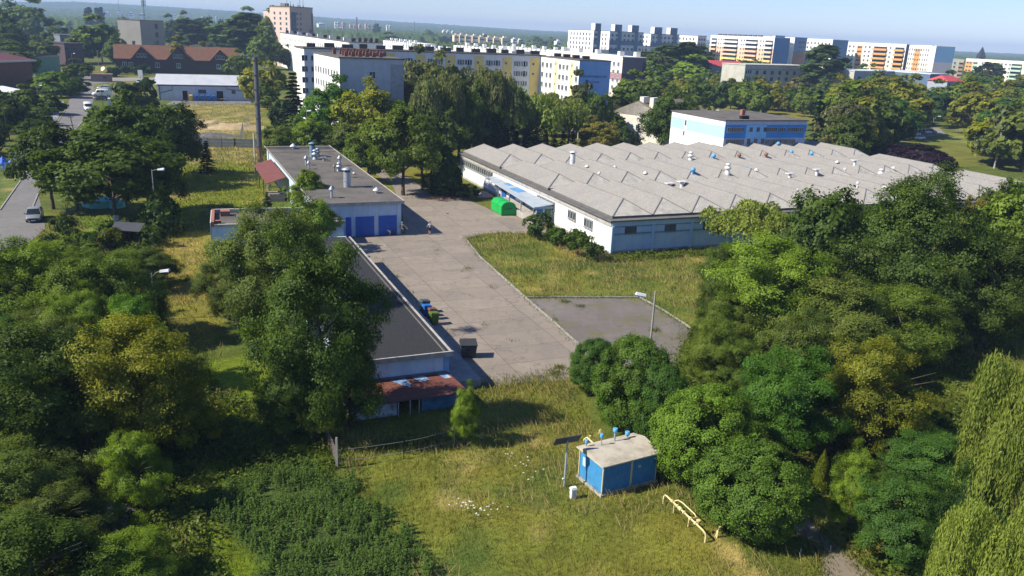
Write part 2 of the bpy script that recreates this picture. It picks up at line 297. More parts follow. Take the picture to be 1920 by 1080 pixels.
# ---- distant wooded land, one mass
def leafmat(name,c1,c2,trans=.42,rough=.6):
    m=bpy.data.materials.new(name); m.use_nodes=True; n=m.node_tree; L=n.links; n.nodes.remove(n.nodes['Principled BSDF'])
    at=n.nodes.new('ShaderNodeAttribute'); at.attribute_name='tone'; oi=n.nodes.new('ShaderNodeObjectInfo')
    mx=n.nodes.new('ShaderNodeMix'); mx.data_type='RGBA'; mx.inputs[6].default_value=tuple(c1)+(1,); mx.inputs[7].default_value=tuple(c2)+(1,); L.new(at.outputs['Fac'],mx.inputs[0])
    mu=n.nodes.new('ShaderNodeMix'); mu.data_type='RGBA'; mu.blend_type='MULTIPLY'; mu.inputs[0].default_value=1; L.new(mx.outputs[2],mu.inputs[6]); L.new(oi.outputs['Color'],mu.inputs[7])
    d=n.nodes.new('ShaderNodeBsdfDiffuse'); t=n.nodes.new('ShaderNodeBsdfTranslucent'); gl=n.nodes.new('ShaderNodeBsdfGlossy'); gl.inputs['Roughness'].default_value=.55
    br=n.nodes.new('ShaderNodeMix'); br.data_type='RGBA'; br.blend_type='MULTIPLY'; br.inputs[0].default_value=1; br.inputs[7].default_value=(1.25,1.3,.6,1); L.new(mu.outputs[2],br.inputs[6])
    L.new(mu.outputs[2],d.inputs[0]); L.new(br.outputs[2],t.inputs[0]); gl.inputs[0].default_value=(.6,.7,.6,1)
    a=n.nodes.new('ShaderNodeMixShader'); a.inputs[0].default_value=trans; L.new(d.outputs[0],a.inputs[1]); L.new(t.outputs[0],a.inputs[2])
    b=n.nodes.new('ShaderNodeMixShader'); b.inputs[0].default_value=.018; L.new(a.outputs[0],b.inputs[1]); L.new(gl.outputs[0],b.inputs[2])
    L.new(b.outputs[0],n.nodes['Material Output'].inputs[0]); return m
def forest_mass():
    th=np.radians(np.arange(-37,36,.10)); rr=[430.]
    while rr[-1]<8200: rr.append(rr[-1]*1.0105)
    rr=np.array(rr); T,Rr=np.meshgrid(th,rr); x=Rr*np.sin(T); y=Rr*np.cos(T)
    s=np.clip(Rr/60,6,60); base=hillz(x,y)
    hgt=7+5*fbm(x,y,160.)+9*(fbm(x,y,26.,2)-.4)+(RNG.random(x.shape)-.5)*6
    open_=fbm(x+300,y-700,420.,3); hgt=np.where(open_>.60,-2.,hgt)*np.clip((Rr-np.where(np.degrees(T)<-17,430,560))/50,0,1)
    # keep the housing estates clear of canopy
    tt=np.degrees(T)
    hgt=np.where((tt>11)&(Rr<900),hgt*.35-1,hgt); hgt=np.where((tt>3)&(tt<12)&(Rr<800),-1,hgt); hgt=np.where((tt>-19)&(tt<2)&(Rr<640),-1,hgt)
    V=np.stack([x,y,base+hgt],-1).reshape(-1,3); ny,nx=x.shape
    ii=(np.arange(ny-1)[:,None]*nx+np.arange(nx-1)[None]).ravel(); Q=np.stack([ii,ii+1,ii+1+nx,ii+nx],1)
    tone=np.clip(RNG.random(len(V))*.6+.5*fbm(V[:,0],V[:,1],90.),0,1)
    me=fast_mesh('forest',V,Q,leafmat('far wood',(.022,.045,.012),(.09,.13,.03),.0),tone=tone)
    o=bpy.data.objects.new('forest',me); link(o); tag(o,'wooded land rolling away to the blue ridge on the horizon','forest',kind='stuff')
forest_mass()
# ---- air
def haze():
    mb=MB(); mb.box(-7000,7000,-60,7600,-1,98); 
    m=bpy.data.materials.new('haze air'); m.use_nodes=True; n=m.node_tree; n.nodes.remove(n.nodes['Principled BSDF']); v=n.nodes.new('ShaderNodeVolumePrincipled')
    v.inputs['Color'].default_value=(.50,.70,1,1); v.inputs['Density'].default_value=HAZE; v.inputs['Anisotropy'].default_value=.0
    n.links.new(v.outputs[0],n.nodes['Material Output'].inputs['Volume'])
    o=mb.build('haze',m); tag(o,kind='stuff')
    return o
HAZE=.00018
# ============================================================ buildings
M_frame=mat('window frame white',(.62,.63,.62),.5,.1); 
def glassmat(name,c,r=.12):
    m=bpy.data.materials.new(name); m.use_nodes=True; b=m.node_tree.nodes['Principled BSDF']; n=m.node_tree; b.inputs['Roughness'].default_value=r; b.inputs['Specular IOR Level'].default_value=.6
    oi=n.nodes.new('ShaderNodeObjectInfo'); rp=n.nodes.new('ShaderNodeValToRGB'); rp.color_ramp.elements[0].color=tuple(x*.6 for x in c)+(1,); rp.color_ramp.elements[1].color=tuple(min(1,x*2.4) for x in c)+(1,)
    n.links.new(oi.outputs['Random'],rp.inputs[0]); n.links.new(rp.outputs[0],b.inputs['Base Color']); MATS[name]=m; return m
M_glass=glassmat('window glass',(.035,.045,.055))
M_dark=mat('dark opening',(.012,.012,.014),.9,.1)
M_roofdark=mat('bitumen roof',(.10,.095,.09),.9,.4,.5,scale2=8)
M_conc=mat('weathered concrete',(.42,.40,.36),.9,.35,1.2,streak=.4)
def window_mesh(panes,fm=None,gm=None,t=.05):
    mb=MB(); mb.box(-.5,.5,-.03,.05,0,1,1)
    bx=t; bz=t
    mb.box(-.5,.5,-.07,-.028,0,bz); mb.box(-.5,.5,-.07,-.028,1-bz,1); mb.box(-.5,-.5+bx,-.068,-.028,bz,1-bz); mb.box(.5-bx,.5,-.068,-.028,bz,1-bz)
    for i in range(1,panes):
        x=-.5+i/panes; mb.box(x-bx*.5,x+bx*.5,-.066,-.028,bz,1-bz)
    mb.box(-.53,.53,-.16,-.0,-.06,-.004)
    me=mb.build('window',[fm or M_frame,gm or M_glass]); d=me.data; bpy.data.objects.remove(me); return d
WM={k:window_mesh(k,t=.06) for k in (1,2,3)}
WM['dark']=window_mesh(2,mat('dark sash',(.10,.11,.12),.6,.1),M_glass,t=.07)
WM['band']=window_mesh(1,mat('grey mullion',(.30,.31,.30),.7,.2),M_glass,t=.12)
def add_windows(root,wins,name='window',limit=100):
    """wins: (x,y,z,w,h,rot,type)"""
    for i,(x,y,z,w_,h_,rot,ty) in enumerate(wins):
        if i>=limit: break
        o=bpy.data.objects.new(name,WM[ty]); link(o,root); o.location=(x,y,z); o.scale=(w_,1,h_); o.rotation_euler=(0,0,rot)
    rest=wins[limit:]
    if rest:
        V=[];Fc=[];Mi=[]
        for x,y,z,w_,h_,rot,ty in rest:
            k=len(V); c,s=math.cos(rot),math.sin(rot)
            for v in WM[ty].vertices:
                a,b_,e=v.co.x*w_,v.co.y,v.co.z*h_; V.append((x+a*c-b_*s,y+a*s+b_*c,z+e))
            for p in WM[ty].polygons: Fc.append(tuple(q+k for q in p.vertices)); Mi.append(p.material_index)
        me=bpy.data.meshes.new(name); me.from_pydata(V,[],Fc)
        for q in WM[rest[0][6]].materials: me.materials.append(q)
        me.polygons.foreach_set('material_index',Mi); o=bpy.data.objects.new(name,me); link(o,root); o['kind']='stuff'
FR,LF,RT=0.,-math.pi/2,math.pi/2
def grid(x0,x1,n,z0,dz,rows,w_,h_,ty=2,face=FR,at=0.,skip=None):
    out=[]
    for r in range(rows):
        for i in range(n):
            if skip and skip(i,r): continue
            s=x0+(x1-x0)*(i+.5)/n; z=z0+r*dz
            if face==FR: out.append((s,at,z,w_,h_,FR,ty))
            elif face==LF: out.append((at,s,z,w_,h_,LF,ty))
            else: out.append((at,s,z,w_,h_,RT,ty))
    return out
RECTS=[]
class Bld:
    def __init__(s,name,label,A,B,depth,zt,cat='building',group=None,zb=0.):
        A=np.array(A[:2],float);B=np.array(B[:2],float); s.L=float(np.linalg.norm(B-A)); s.rz=math.atan2(*(B-A)[::-1]); s.d=depth; s.h=zt-zb
        s.o=empty(name,(A[0],A[1],zb),s.rz,label,cat,group); s.A=A; s.e=(B-A)/s.L; s.n=np.array([-s.e[1],s.e[0]]); s.wins=[]
        RECTS.append((A,s.e,s.n,s.L,depth))
    def walls(s,m,extra=(),name='wall',mats=()):
        mb=MB(); mb.box(0,s.L,0,s.d,-1,s.h,0)
        for e in extra: mb.box(*e[:6],e[6])
        return mb.build(name,[m]+list(mats),s.o)
    def roof(s,m,ov=.3,th=.3,par=0.):
        mb=MB(); mb.box(-ov,s.L+ov,-ov,s.d+ov,s.h+.003,s.h+th)
        if par:
            for a in ((-ov,s.L+ov,-ov,-ov+.25),(-ov,s.L+ov,s.d+ov-.25,s.d+ov)): mb.box(*a,s.h+th+.002,s.h+th+par,1)
            for a in ((-ov,-ov+.25,-ov+.25,s.d+ov-.25),(s.L+ov-.25,s.L+ov,-ov+.25,s.d+ov-.25)): mb.box(*a,s.h+th+.002,s.h+th+par,1)
        return mb.build('roof',[m,M_conc],s.o)
    def done(s):
        add_windows(s.o,s.wins)
        return s.o
    def loc(s,xy): v=np.array(xy[:2])-s.A; return float(v@s.e),float(v@s.n)
# ---------- the sheltered hall with hipped roof units
M_wall=mat('white render',(.78,.79,.80),.85,.12,.9,streak=.22)
M_wallblue=mat('pale blue render',(.48,.62,.74),.85,.18,.7,dark=(.26,.36,.46),streak=.35)  # pale blue colour of the front wall, pilasters and dock screen
M_trimblue=mat('blue grey trim',(.20,.30,.40),.8,.3,2)
M_rooflight=mat('pale roofing felt',(.262,.25,.23),.92,.3,.35,dark=(.21,.20,.185),scale2=5)
M_sheet=mat('corrugated sheet',(.62,.59,.52),.7,.3,.8,wave=(3.2,'X',1.0))
M_gutter=mat('dark gutter felt',(.14,.135,.125),.9,.3,1)
M_ridge=mat('ridge cap',(.25,.245,.24),.8,.2)
W0=G(1143,478)[:2]; NCOL=14; PW=5.77; PD=18.9; LU=NCOL*PW+.6; LD=3*PD+.4; HE=4.35; HR=6.32
hall=Bld('factory_hall','long white factory hall under rows of hipped grey roof units',W0,W0+ux*LU,LD,HE-.1)
H=hall
H.walls(M_wall,name='wall',mats=[M_wallblue,M_trimblue,M_conc],extra=[(-.03,LU+.03,-.06,-.003,.5,HE-.75,1),(-.06,LU+.06,-.09,.0,.0,.45,3),(-.09,-.003,.01,LD,.0,.35,3),(-.06,LU,-.16,-.061,HE-.72,HE-.12,1),(-.05,LU,-.2,-.061,2.55,2.68,2),(-.04,LU,-.19,-.062,HE-.82,HE-.74,2),(-.13,-.003,0,LD,HE-.8,HE-.12,3)])
for i in range(14):
    x=.05+i*PW; MB().box(x-.16 if i else -.1,x+.16,-.34,-.091,.3,HE-.73,0).build('pilaster',M_wallblue,H.o)
mb=MB(); mb.box(-.45,LU+.45,-.45,LD+.45,HE-.098,HE+.06,1)
for j in range(3):
    for i in range(NCOL):
        x0=.3+i*PW+.05; x1=.3+(i+1)*PW-.05; xm=(x0+x1)/2; y0=.2+j*PD+.45; y1=.2+(j+1)*PD-.35; z0=HE+.36
        ya=y0+2.6; yb=y1-2.9; jit=RNG.uniform(-.05,.05); zr=HR+jit
        base=[(x0,y0,z0),(x1,y0,z0),(x1,y1,z0),(x0,y1,z0)]; top=[(xm,ya,zr),(xm,yb,zr)]
        mb.add(base+top,[(0,4,5,3),(1,2,5,4),(2,3,5)],0); mb.add(base+top,[(0,1,4)],2)
        mb.add([(x0,y0,z0-.29),(x1,y0,z0-.29),(x1,y1,z0-.29),(x0,y1,z0-.29)]+base,[(0,1,5,4),(1,2,6,5),(2,3,7,6),(3,0,4,7)],1)
        for p,q in (((x0,y0,z0),(xm,ya,zr)),((x1,y0,z0),(xm,ya,zr))):
            p=np.array(p);q=np.array(q); d=np.array([.07,.0,0]); mb.hexa([p-d,p+d,q+d,q-d],[p-d+(0,-.03,.06),p+d+(0,-.03,.06),q+d+(0,-.03,.06),q-d+(0,-.03,.06)],3)
        mb.box(xm-.1,xm+.1,ya,yb,zr-.06,zr+.035,0)
mb.build('roof',[M_rooflight,M_gutter,M_sheet,M_ridge],H.o)
def hall_roof_z(lx,ly):
    fx=(lx-.3)%PW; fy=(ly-.2)%PD; a=1-abs(fx-PW/2)/(PW/2); b_=min(1,fy/2.85); c=min(1,(PD-fy)/3.15); return HE+.1+(HR-HE-.1)*max(0,min(a,b_,c))
# vents on the hall roof
M_bluev=mat('blue vent paint',(.10,.36,.68),.45,.15); M_rustv=mat('rusty vent',(.30,.15,.10),.8,.4,4); M_whitev=mat('white vent paint',(.66,.66,.64),.5,.2,3); M_zinc=mat('zinc vent',(.42,.46,.50),.45,.3,3,metal=.4)
def vent_mesh(kind):
    mb=MB()
    if kind in('blue','rust'): mb.cyl((0,0,-.4),.2,.8,12); mb.lathe((0,0,.35),[(.3,0),(.46,.1),(.5,.3),(.4,.55),(.2,.72),(.05,.78)],14)
    if kind=='cone': mb.cyl((0,0,-.4),.16,.75,12); mb.lathe((0,0,.36),[(.5,0),(.5,.05),(.06,.42)],14)
    if kind=='pipe': mb.cyl((0,0,-.5),.5,2.6,16); mb.cyl((0,0,2.2),.42,.15,16,1); mb.lathe((0,0,2.45),[(.72,0),(.72,.06),(.1,.3)],16); mb.box(-.04,.04,-.5,.5,2.1,2.5); mb.cyl((0,0,.9),.54,.12,16)
    if kind=='stack': mb.lathe((0,0,-.4),[(.5,0),(.5,.6),(.34,.8),(.34,1.1),(.62,1.2),(.62,1.55),(.3,1.6),(.3,1.9),(.5,1.95),(.48,2.1),(.05,2.3)],14)
    if kind=='cap': mb.cyl((0,0,-.4),.3,1.3,12); mb.box(-.75,.75,-.55,.55,1.0,1.1)
    if kind=='thin': mb.cyl((0,0,-.4),.13,1.3,10); mb.lathe((0,0,.9),[(.32,0),(.32,.05),(.04,.4)],12)
    return mb
def vent(root,kind,x,y,z,m,s=1.):
    o=vent_mesh(kind).build('roof_vent',[m,M_dark] if kind=='pipe' else m,root,(x,y,z)); o.scale=(s,s,s); return o
for px,py,k in [(1279,286,'blue'),(1327,286,'blue'),(1420,285,'blue'),(1337,303,'blue'),(1399,319,'blue'),(1297,342,'blue'),(1369,362,'blue'),(1457,286,'blue'),(1482,299,'blue'),(1520,300,'blue'),(1385,300,'rust'),(1435,299,'rust'),(1449,316,'rust'),(1500,315,'rust'),
    (1152,324,'cone'),(1209,339,'cone'),(1100,324,'cone'),(1124,321,'thin'),(1073,311,'pipe'),(1294,304,'stack'),(1362,340,'stack'),(1255,347,'cap'),(1277,360,'cap'),(1416,338,'cone'),(1435,360,'cone'),(1495,357,'cone'),(1480,337,'cap'),(1530,335,'cap'),(1567,322,'cone'),(1582,332,'thin'),(1599,329,'cap'),(1652,325,'stack'),(1673,330,'cone'),(1660,350,'cone'),(1607,352,'thin')]:
    p=G(px,py,5.0); lx,ly=H.loc(p); z=hall_roof_z(lx,ly); p=G(px,py,z); lx,ly=H.loc(p); z=hall_roof_z(lx,ly)
    if 0<lx<LU and 0<ly<LD: vent(H.o,k,lx,ly,z,{'blue':M_bluev,'rust':M_rustv}.get(k,M_whitev),(.82 if k in('blue','rust') else .85))
# window band and doors on the sunlit side (local y runs to the far end)
ws=[]
for i in range(16): ws.append((-.06,LD-.9-i*1.02,2.35,.86,1.15,LF,'band'))
for i in range(6): ws.append((-.06,8.6+i*1.05+8.0,2.2,.85,1.15,LF,'band'))
for i in range(3): ws.append((-.06,10.0+i*.8,2.1,.7,1.2,LF,'band'))
for i in range(3): ws.append((-.06,5.2+i*.8,2.0,.7,1.25,LF,'band'))
for i in range(13):
    if i%1==0:
        for s in (0,1): ws.append((2.25+i*PW+s*.82,-.075,2.62,.8,1.0,FR,'dark'))
add_windows(H.o,ws)
M_bluedoor=mat('blue door paint',(.025,.12,.42),.5,.2,2)
def door(root,x0,x1,y0,y1,z0,z1,m,name='door',handle=True):
    mb=MB(); mb.box(x0,x1,y0,y1,z0,z1); o=mb.build(name,m,root)
    return o
for ya,yb in ((37.2,39.0),(33.5,35.8),(29.6,30.4),(25.2,26.4)): 
    door(H.o,-.16,-.062,ya-3,yb-3,.35,2.45,M_bluedoor)
add_windows(H.o,[(-.06,24.,1.4,1.,.9,LF,2),(-.06,19.7,1.2,1.3,1.,LF,2)])
# loading canopy
M_canopy=mat('canopy sheet',(.38,.43,.47),.6,.35,.7,dark=(.24,.30,.36),wave=(1.6,'Y',.5)); M_canb=mat('canopy blue patch',(.10,.27,.52),.6,.3,1.)
mb=MB(); y0,y1=16.4,39.5
mb.hexa([(-3.1,y0,2.55),(-.14,y0,2.95),(-.14,y1,2.95),(-1.7,y1,2.75)],[(-3.1,y0,2.67),(-.14,y0,3.07),(-.14,y1,3.07),(-1.7,y1,2.87)],0)
for a,b_ in ((31.0,33.2),(26.0,29.5)):
    f=lambda y:-3.1+1.4*(y-y0)/(y1-y0)
    mb.hexa([(f(a)+.05,a,2.70),(-.2,a,3.09),(-.2,b_,3.09),(f(b_)+.05,b_,2.74)],[(f(a)+.05,a,2.72),(-.2,a,3.11),(-.2,b_,3.11),(f(b_)+.05,b_,2.76)],1)
mb.box(-3.16,-.16,y0-.06,y0-.002,2.45,2.75,2); mb.build('canopy',[M_canopy,M_canb,M_trimblue],H.o)
mb=MB(); mb.box(-2.6,-.15,16.8,16.95,0.9,2.6,1); mb.box(-2.55,-1.6,16.7,16.79,0.9,2.45,0); mb.box(-1.2,-.4,16.62,16.79,.9,2.45,2); mb.build('dock_screen',[M_bluedoor,M_wallblue,mat('olive door',(.10,.16,.05),.7,.2)],H.o)
mb=MB(); mb.box(-2.7,-.15,16.9,33.0,-.2,.85); mb.build('loading_dock',M_conc,H.o)
for y in (18,22.5,27,31.5): MB().box(-2.55,-2.43,y-.06,y+.06,.86,2.64).build('canopy_post',mat('post steel',(.3,.32,.34),.6,.2),H.o)
H.done()
# ---------- garage block with blue doors
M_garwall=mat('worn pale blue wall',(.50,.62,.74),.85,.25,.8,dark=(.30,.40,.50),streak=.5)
M_cobalt=mat('cobalt door paint',(.02,.11,.46),.45,.2,1.5,dark=(.012,.05,.22))
M_felt=mat('dark felt roof',(.135,.122,.104),.95,.5,.35,dark=(.07,.066,.062),scale2=6)
GB=G(751,439)[:2]; GA=GB-ux*10.8; gd=51.
gar=Bld('garage_block','long flat roofed garage block with cobalt blue doors and many roof vents',GA,GB,gd,4.25,cat='garage')
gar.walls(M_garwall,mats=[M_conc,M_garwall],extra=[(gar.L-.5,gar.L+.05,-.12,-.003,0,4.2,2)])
mb=MB(); mb.box(-.35,gar.L+.35,-.35,gd+.35,gar.h+.003,gar.h+.22,0); mb.box(-.4,gar.L+.4,-.4,-.34,gar.h-.12,gar.h+.27,1)
for x in (-.38,gar.L+.30): mb.box(x,x+.1,-.33,gd+.35,gar.h+.221,gar.h+.30,1)
for i,y in enumerate((43.5,46.5,49.0)): mb.box(0,gar.L,y,y+.22,gar.h+.222,gar.h+.27,2)
for i in range(4): mb.box(1.5+i*2.4,1.56+i*2.4,.1,42,gar.h+.221,gar.h+.236,2)
mb.build('roof',[M_felt,M_conc,M_gutter],gar.o)
# doors: G() on the front line
for a,b_ in ((646,655.5),(665,700),(710,744)):
    xa=gar.loc(G(a,441))[0]; xb=gar.loc(G(b_,440))[0]; xa=max(xa,.3)
    mb=MB(); mb.box(xa,xb,-.10,-.003,0.03,2.55); n=max(2,int((xb-xa)/.62))
    for i in range(1,n): x=xa+(xb-xa)*i/n; mb.box(x-.02,x+.02,-.13,-.101,.06,2.5)
    mb.box(xa,xb,-.135,-.101,1.1,1.2); dd=mb.build('garage_door',M_cobalt,gar.o)
    mb=MB(); mb.box((xa+xb)/2-.1,(xa+xb)/2+.1,-.2,-.136,1.05,1.12); mb.build('handle',M_ridge,dd)
for px,py,k,m,s in [(651,351,'pipe',M_zinc,1.),(653,333,'thin',M_zinc,1.),(706,362,'cone',M_whitev,1.),(622,371,'thin',M_zinc,1.2),(636,321,'stack',M_zinc,.75),(637,311,'thin',M_zinc,1.3),(579,317,'thin',M_zinc,1.),(574,310,'thin',M_zinc,1.2),(591,299,'stack',M_zinc,.9),(586,294,'pipe',mat('blue grey duct',(.16,.27,.36),.5,.3),.9),(607,302,'cap',M_zinc,.6),(550,279,'cone',M_whitev,1.2),(596,292,'stack',M_zinc,.7),(627,322,'thin',mat('brown pipe',(.25,.2,.16),.7,.2),.9),(664,327,'cone',M_whitev,.5)]:
    p=G(px,py,gar.h+.2); lx,ly=gar.loc(p); vent(gar.o,k,lx,ly,gar.h+.2,m,s)
gar.wins+=[]; gar.done()
# lean-to with red sheet roof on the garage's field side
M_redsheet=mat('red brown sheet',(.22,.075,.06),.6,.3,1.,wave=(2.2,'X',.8)); M_timber=mat('grey timber',(.25,.21,.17),.9,.3,3)
lty=gar.loc(G(557,325,4.25))[1]; ltl=gar.loc(G(526,292,4.25))[1]-lty
lt=empty('open_shelter',(*(GA+vy*lty),0),gar.rz,'open lean-to shelter with a red brown sheet roof beside the garage block','shelter')
mb=MB(); mb.hexa([(-3.3,0,2.75),(-.45,0,3.65),(-.45,ltl,3.65),(-3.3,ltl,2.75)],[(-3.3,0,2.82),(-.45,0,3.72),(-.45,ltl,3.72),(-3.3,ltl,2.82)]); mb.build('roof',M_redsheet,lt)
for i,y in enumerate((.3,ltl*.33,ltl*.66,ltl-.4)):
    MB().box(-3.2,-3.05,y,y+.15,0,2.76).build('post',M_timber if i else mat('white post',(.6,.6,.57),.8,.2),lt)
MB().box(-3.04,-.6,.25,.4,1.3,1.45).box(-3.04,-.6,.25,.4,2.2,2.32).box(-2.9,-.7,.5,3,.0,1.1).build('rail',M_timber,lt)
# ---------- annex with brick parapet
p0=G(397,433,0)[:2]; p1=G(645,443,0)[:2]
pa=G(644,414,2.9)[:2]; pb=G(396,421,2.9)[:2]
an=Bld('storage_annex','low whitewashed annex with broken brick parapet, half hidden by the tree',pb,pa,G(0,0)[0]*0+7.2,2.6,cat='outbuilding')
M_brickred=mat('crumbling brick',(.33,.15,.10),.95,.4,3)
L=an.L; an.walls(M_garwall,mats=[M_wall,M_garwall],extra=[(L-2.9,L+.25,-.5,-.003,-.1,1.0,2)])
mb=MB(); mb.box(.3,L-.1,.3,6.9,an.h+.003,an.h+.12,0)
mb.box(-.05,.32,-.05,7.25,an.h+.003,an.h+.62,1); mb.box(.32,L+.05,6.9,7.25,an.h+.003,an.h+.62,2); mb.box(.32,L+.15,-.15,.2,an.h+.003,an.h+.3,2); mb.box(L-4,L-.1,6.6,6.899,an.h+.121,an.h+.45,0)
mb.box(1.,2.1,5.0,6.2,an.h+.121,an.h+.75,1); mb.box(.33,1.1,1.0,1.5,an.h+.121,an.h+.5,1); mb.box(-.12,-.052,-.1,7.2,-.5,an.h+.5,3)
mb.build('roof',[M_felt,M_brickred,M_conc,M_wall],an.o); an.done()
# ---------- low row of stores along the yard
M_bitumen=mat('old bitumen',(.026,.027,.029),.9,.45,.25,dark=(.03,.03,.032),scale2=5)
LB=G(841,661,3.05)[:2]; lbl=36.0
lo=Bld('store_row','long low store row with a black felt roof beside the concrete yard',LB-ux*7.6,LB,lbl,3.0,cat='outbuilding')
lo.walls(M_garwall,mats=[mat('faded blue pillar',(.20,.36,.62),.8,.2)],extra=[(lo.L-.38,lo.L+.06,-.08,-.003,0,2.98,1)])
mb=MB(); mb.box(-.3,lo.L+.25,-.15,lbl,3.003,3.12,0); mb.box(-.3,lo.L+.3,-.3,-.151,2.86,3.24,1)
mb.box(lo.L-.35,lo.L-.25,.0,lbl,3.121,3.20,2); mb.box(lo.L+.1,lo.L+.26,0.,lbl,3.121,3.19,1)
for i in range(3): mb.box(1.6+i*2.1,1.63+i*2.1,.1,lbl,3.121,3.13,0)
mb.build('roof',[M_bitumen,M_conc,M_gutter],lo.o)
for i in range(9):
    y=1.4+i*3.9; door(lo.o,lo.L+.003,lo.L+.06,y,y+2.4,.75,2.75,M_cobalt,'door')
lo.done()
mb=MB(); L=lo.L
mb.box(L+.07,L+2.55,-.3,17.6,-.1,.72); mb.hexa([(L+.07,17.6,-.1),(L+2.55,17.6,-.1),(L+2.5,26,-.1),(L+.07,26,-.1)],[(L+.07,17.6,.72),(L+2.55,17.6,.72),(L+2.5,26,.02),(L+.07,26,.02)])
rp=mb.build('loading_ramp',mat('ramp concrete',(.30,.285,.26),.95,.4,.7,scale2=9),None,(lo.A[0],lo.A[1],0),lo.rz); tag(rp,'raised grey concrete ramp running along the black roofed store row','ramp')
# rusty lean-to at its near end
M_rust=mat('rusted sheet',(.16,.06,.04),.75,.4,.9,dark=(.10,.035,.03),scale2=6); M_bluepeel=mat('peeling blue sheet',(.12,.24,.42),.6,.5,2,dark=(.5,.5,.48))
rs=empty('rusty_shed',(*(LB-ux*7.9),0),lo.rz,'tumbledown lean-to shed with a rusty sheet roof and blue patches','shed'); L2=8.1
mb=MB(); z1,z0=1.45,1.18; mb.hexa([(-.4,-3.3,z0),(L2+.35,-3.3,z0),(L2-.25,-.12,z1),(-.4,-.12,z1)],[(-.4,-3.3,z0+.06),(L2+.35,-3.3,z0+.06),(L2-.25,-.12,z1+.06),(-.4,-.12,z1+.06)],0)
def onroof(x,y): return z0+.06+(z1-z0)*(y+3.3)/3.18
def patch(poly,m,dz):
    mb.add([(x,y,onroof(x,y)+dz) for x,y in poly],[tuple(range(len(poly)))],m)
patch([(3.4,-.3),(4.5,-.25),(4.75,-1.2),(4.5,-1.55),(4.0,-1.1)],1,.012); patch([(5.0,-.25),(6.0,-.2),(6.2,-.9),(5.5,-1.05)],1,.012); patch([(7.0,-.2),(7.7,-.2),(7.85,-.95),(7.35,-1.0)],1,.012)
mb.box(-.3,L2-.3,-.12,-.02,z1+.04,z1+.2,2); mb.build('roof',[M_rust,M_bluepeel,mat('upstand',(.14,.17,.2),.9,.3)],rs)
mb=MB(); mb.box(.1,3.2,-2.95,-2.82,0,.95,0); mb.box(5.0,L2-.15,-2.95,-2.82,0,1.1,1); mb.box(L2-.25,L2-.15,-2.82,-.1,0,1.15,1); mb.box(0,.1,-2.95,-.1,0,1.15,0); mb.box(.1,L2-.26,-.35,-.25,0,1.4,2)
mb.build('wall',[mat('stained white board',(.42,.48,.52),.9,.5,1.5,dark=(.12,.12,.08)),mat('teal board',(.06,.16,.26),.9,.5,1.5),M_dark],rs)
for x in (3.25,4.1,4.75,L2+.05): MB().tube([(x,-3.15,0),(x,-3.15,1.2)],.045).build('post',M_conc,rs)
# ---------- plastered block with crowded chimneys
def cornerG(px,py,zt): return G(px,py,zt)[:2]
def facade(name,label,a,b,depth,cat='building',group=None,zt=None):
    """a,b=(px,py_top,dist) of the two upper corners of the side that faces us"""
    A=D(*a); Bp=D(*b); z=zt if zt else (A[2]+Bp[2])/2
    return Bld(name,label,A,Bp,depth,z,cat,group)
M_plas=mat('rough cast',(.50,.51,.52),.95,.25,.6,dark=(.36,.35,.33),streak=.3); M_white=mat('bright plaster',(.80,.80,.76),.9,.08,.6)
M_pot=mat('clay pots',(.24,.10,.07),.85,.3,3)
b=facade('apartment_block','pale rough plastered apartment block with two rows of clay chimneys on the roof',(637,108,180),(757,113,186),26)
b.walls(M_plas,extra=[(-.06,-.003,.0,26,-1,b.h,1),(b.L-3.,b.L,-.03,-.003,2,b.h-1,2)],mats=[M_white,mat('patched cast',(.42,.40,.38),.95,.3,1)]); b.roof(M_felt,.25,.25)
for z in (b.h-4.1,b.h-6.9,b.h-9.7): b.wins.append((b.L*.50,-.0,z,1.35,1.5,FR,2))
b.wins+=grid(1,25,9,b.h-4.2,2.85,1,1.3,1.5,2,LF,-.05)+grid(1,25,9,b.h-7.,2.85,1,1.3,1.5,2,LF,-.05)+grid(1,25,9,b.h-9.9,2.85,1,1.3,1.5,2,LF,-.05)
for r,(y0,x0,n) in enumerate(((3.5,1.8,6),(9,2.6,7),(16,2.2,6))):
    for i in range(n):
        x=x0+i*1.55; mb=MB(); mb.box(x,x+.75,y0-.3,y0+.3,b.h+.25,b.h+1.15,0); 
        for k in (0,1): mb.lathe((x+.2+.36*k,y0,b.h+1.151),[(.13,0),(.10,.5),(.13,.55)],8,0)
        mb.build('chimney',M_pot,b.o)
b.done()
# ---------- long four/five storey block with yellow bays
M_longw=mat('grey white panel',(.62,.64,.68),.9,.1,.4,streak=.1); M_yel=mat('yellow bay paint',(.72,.55,.20),.9,.1,.5); M_yelw=mat('pale yellow paint',(.80,.68,.32),.9,.08,.5)
b=facade('apartment_block','long white apartment block with yellow stair bays behind the willows',(570,89,225),(1022,107,255),11.5)
L=b.L; ex=[]
nb=8
bays=[L*(k+.62)/nb for k in range(nb)]
for x in bays: ex.append((x-1.5,x+1.5,-.05,-.003,-1,b.h-.6,1))
ex.append((-.05,-.003,0,11.5,-1,b.h+.3,2)); b.walls(M_longw,extra=ex,mats=[M_yel,M_white]); b.roof(M_felt,.3,.3)
for fz in (b.h-3.1,b.h-5.9,b.h-8.7,b.h-11.5,b.h-14.3):
    for x in bays:
        for dx in (-5.4,-3.0,2.9,5.2):
            if 0<x+dx<L: b.wins.append((x+dx,0,fz,1.6,1.45,FR,2))
for x in bays:
    for z in (b.h-2.7,b.h-5.5): b.wins.insert(0,(x-.4,-.05,z,.7,.7,FR,1))
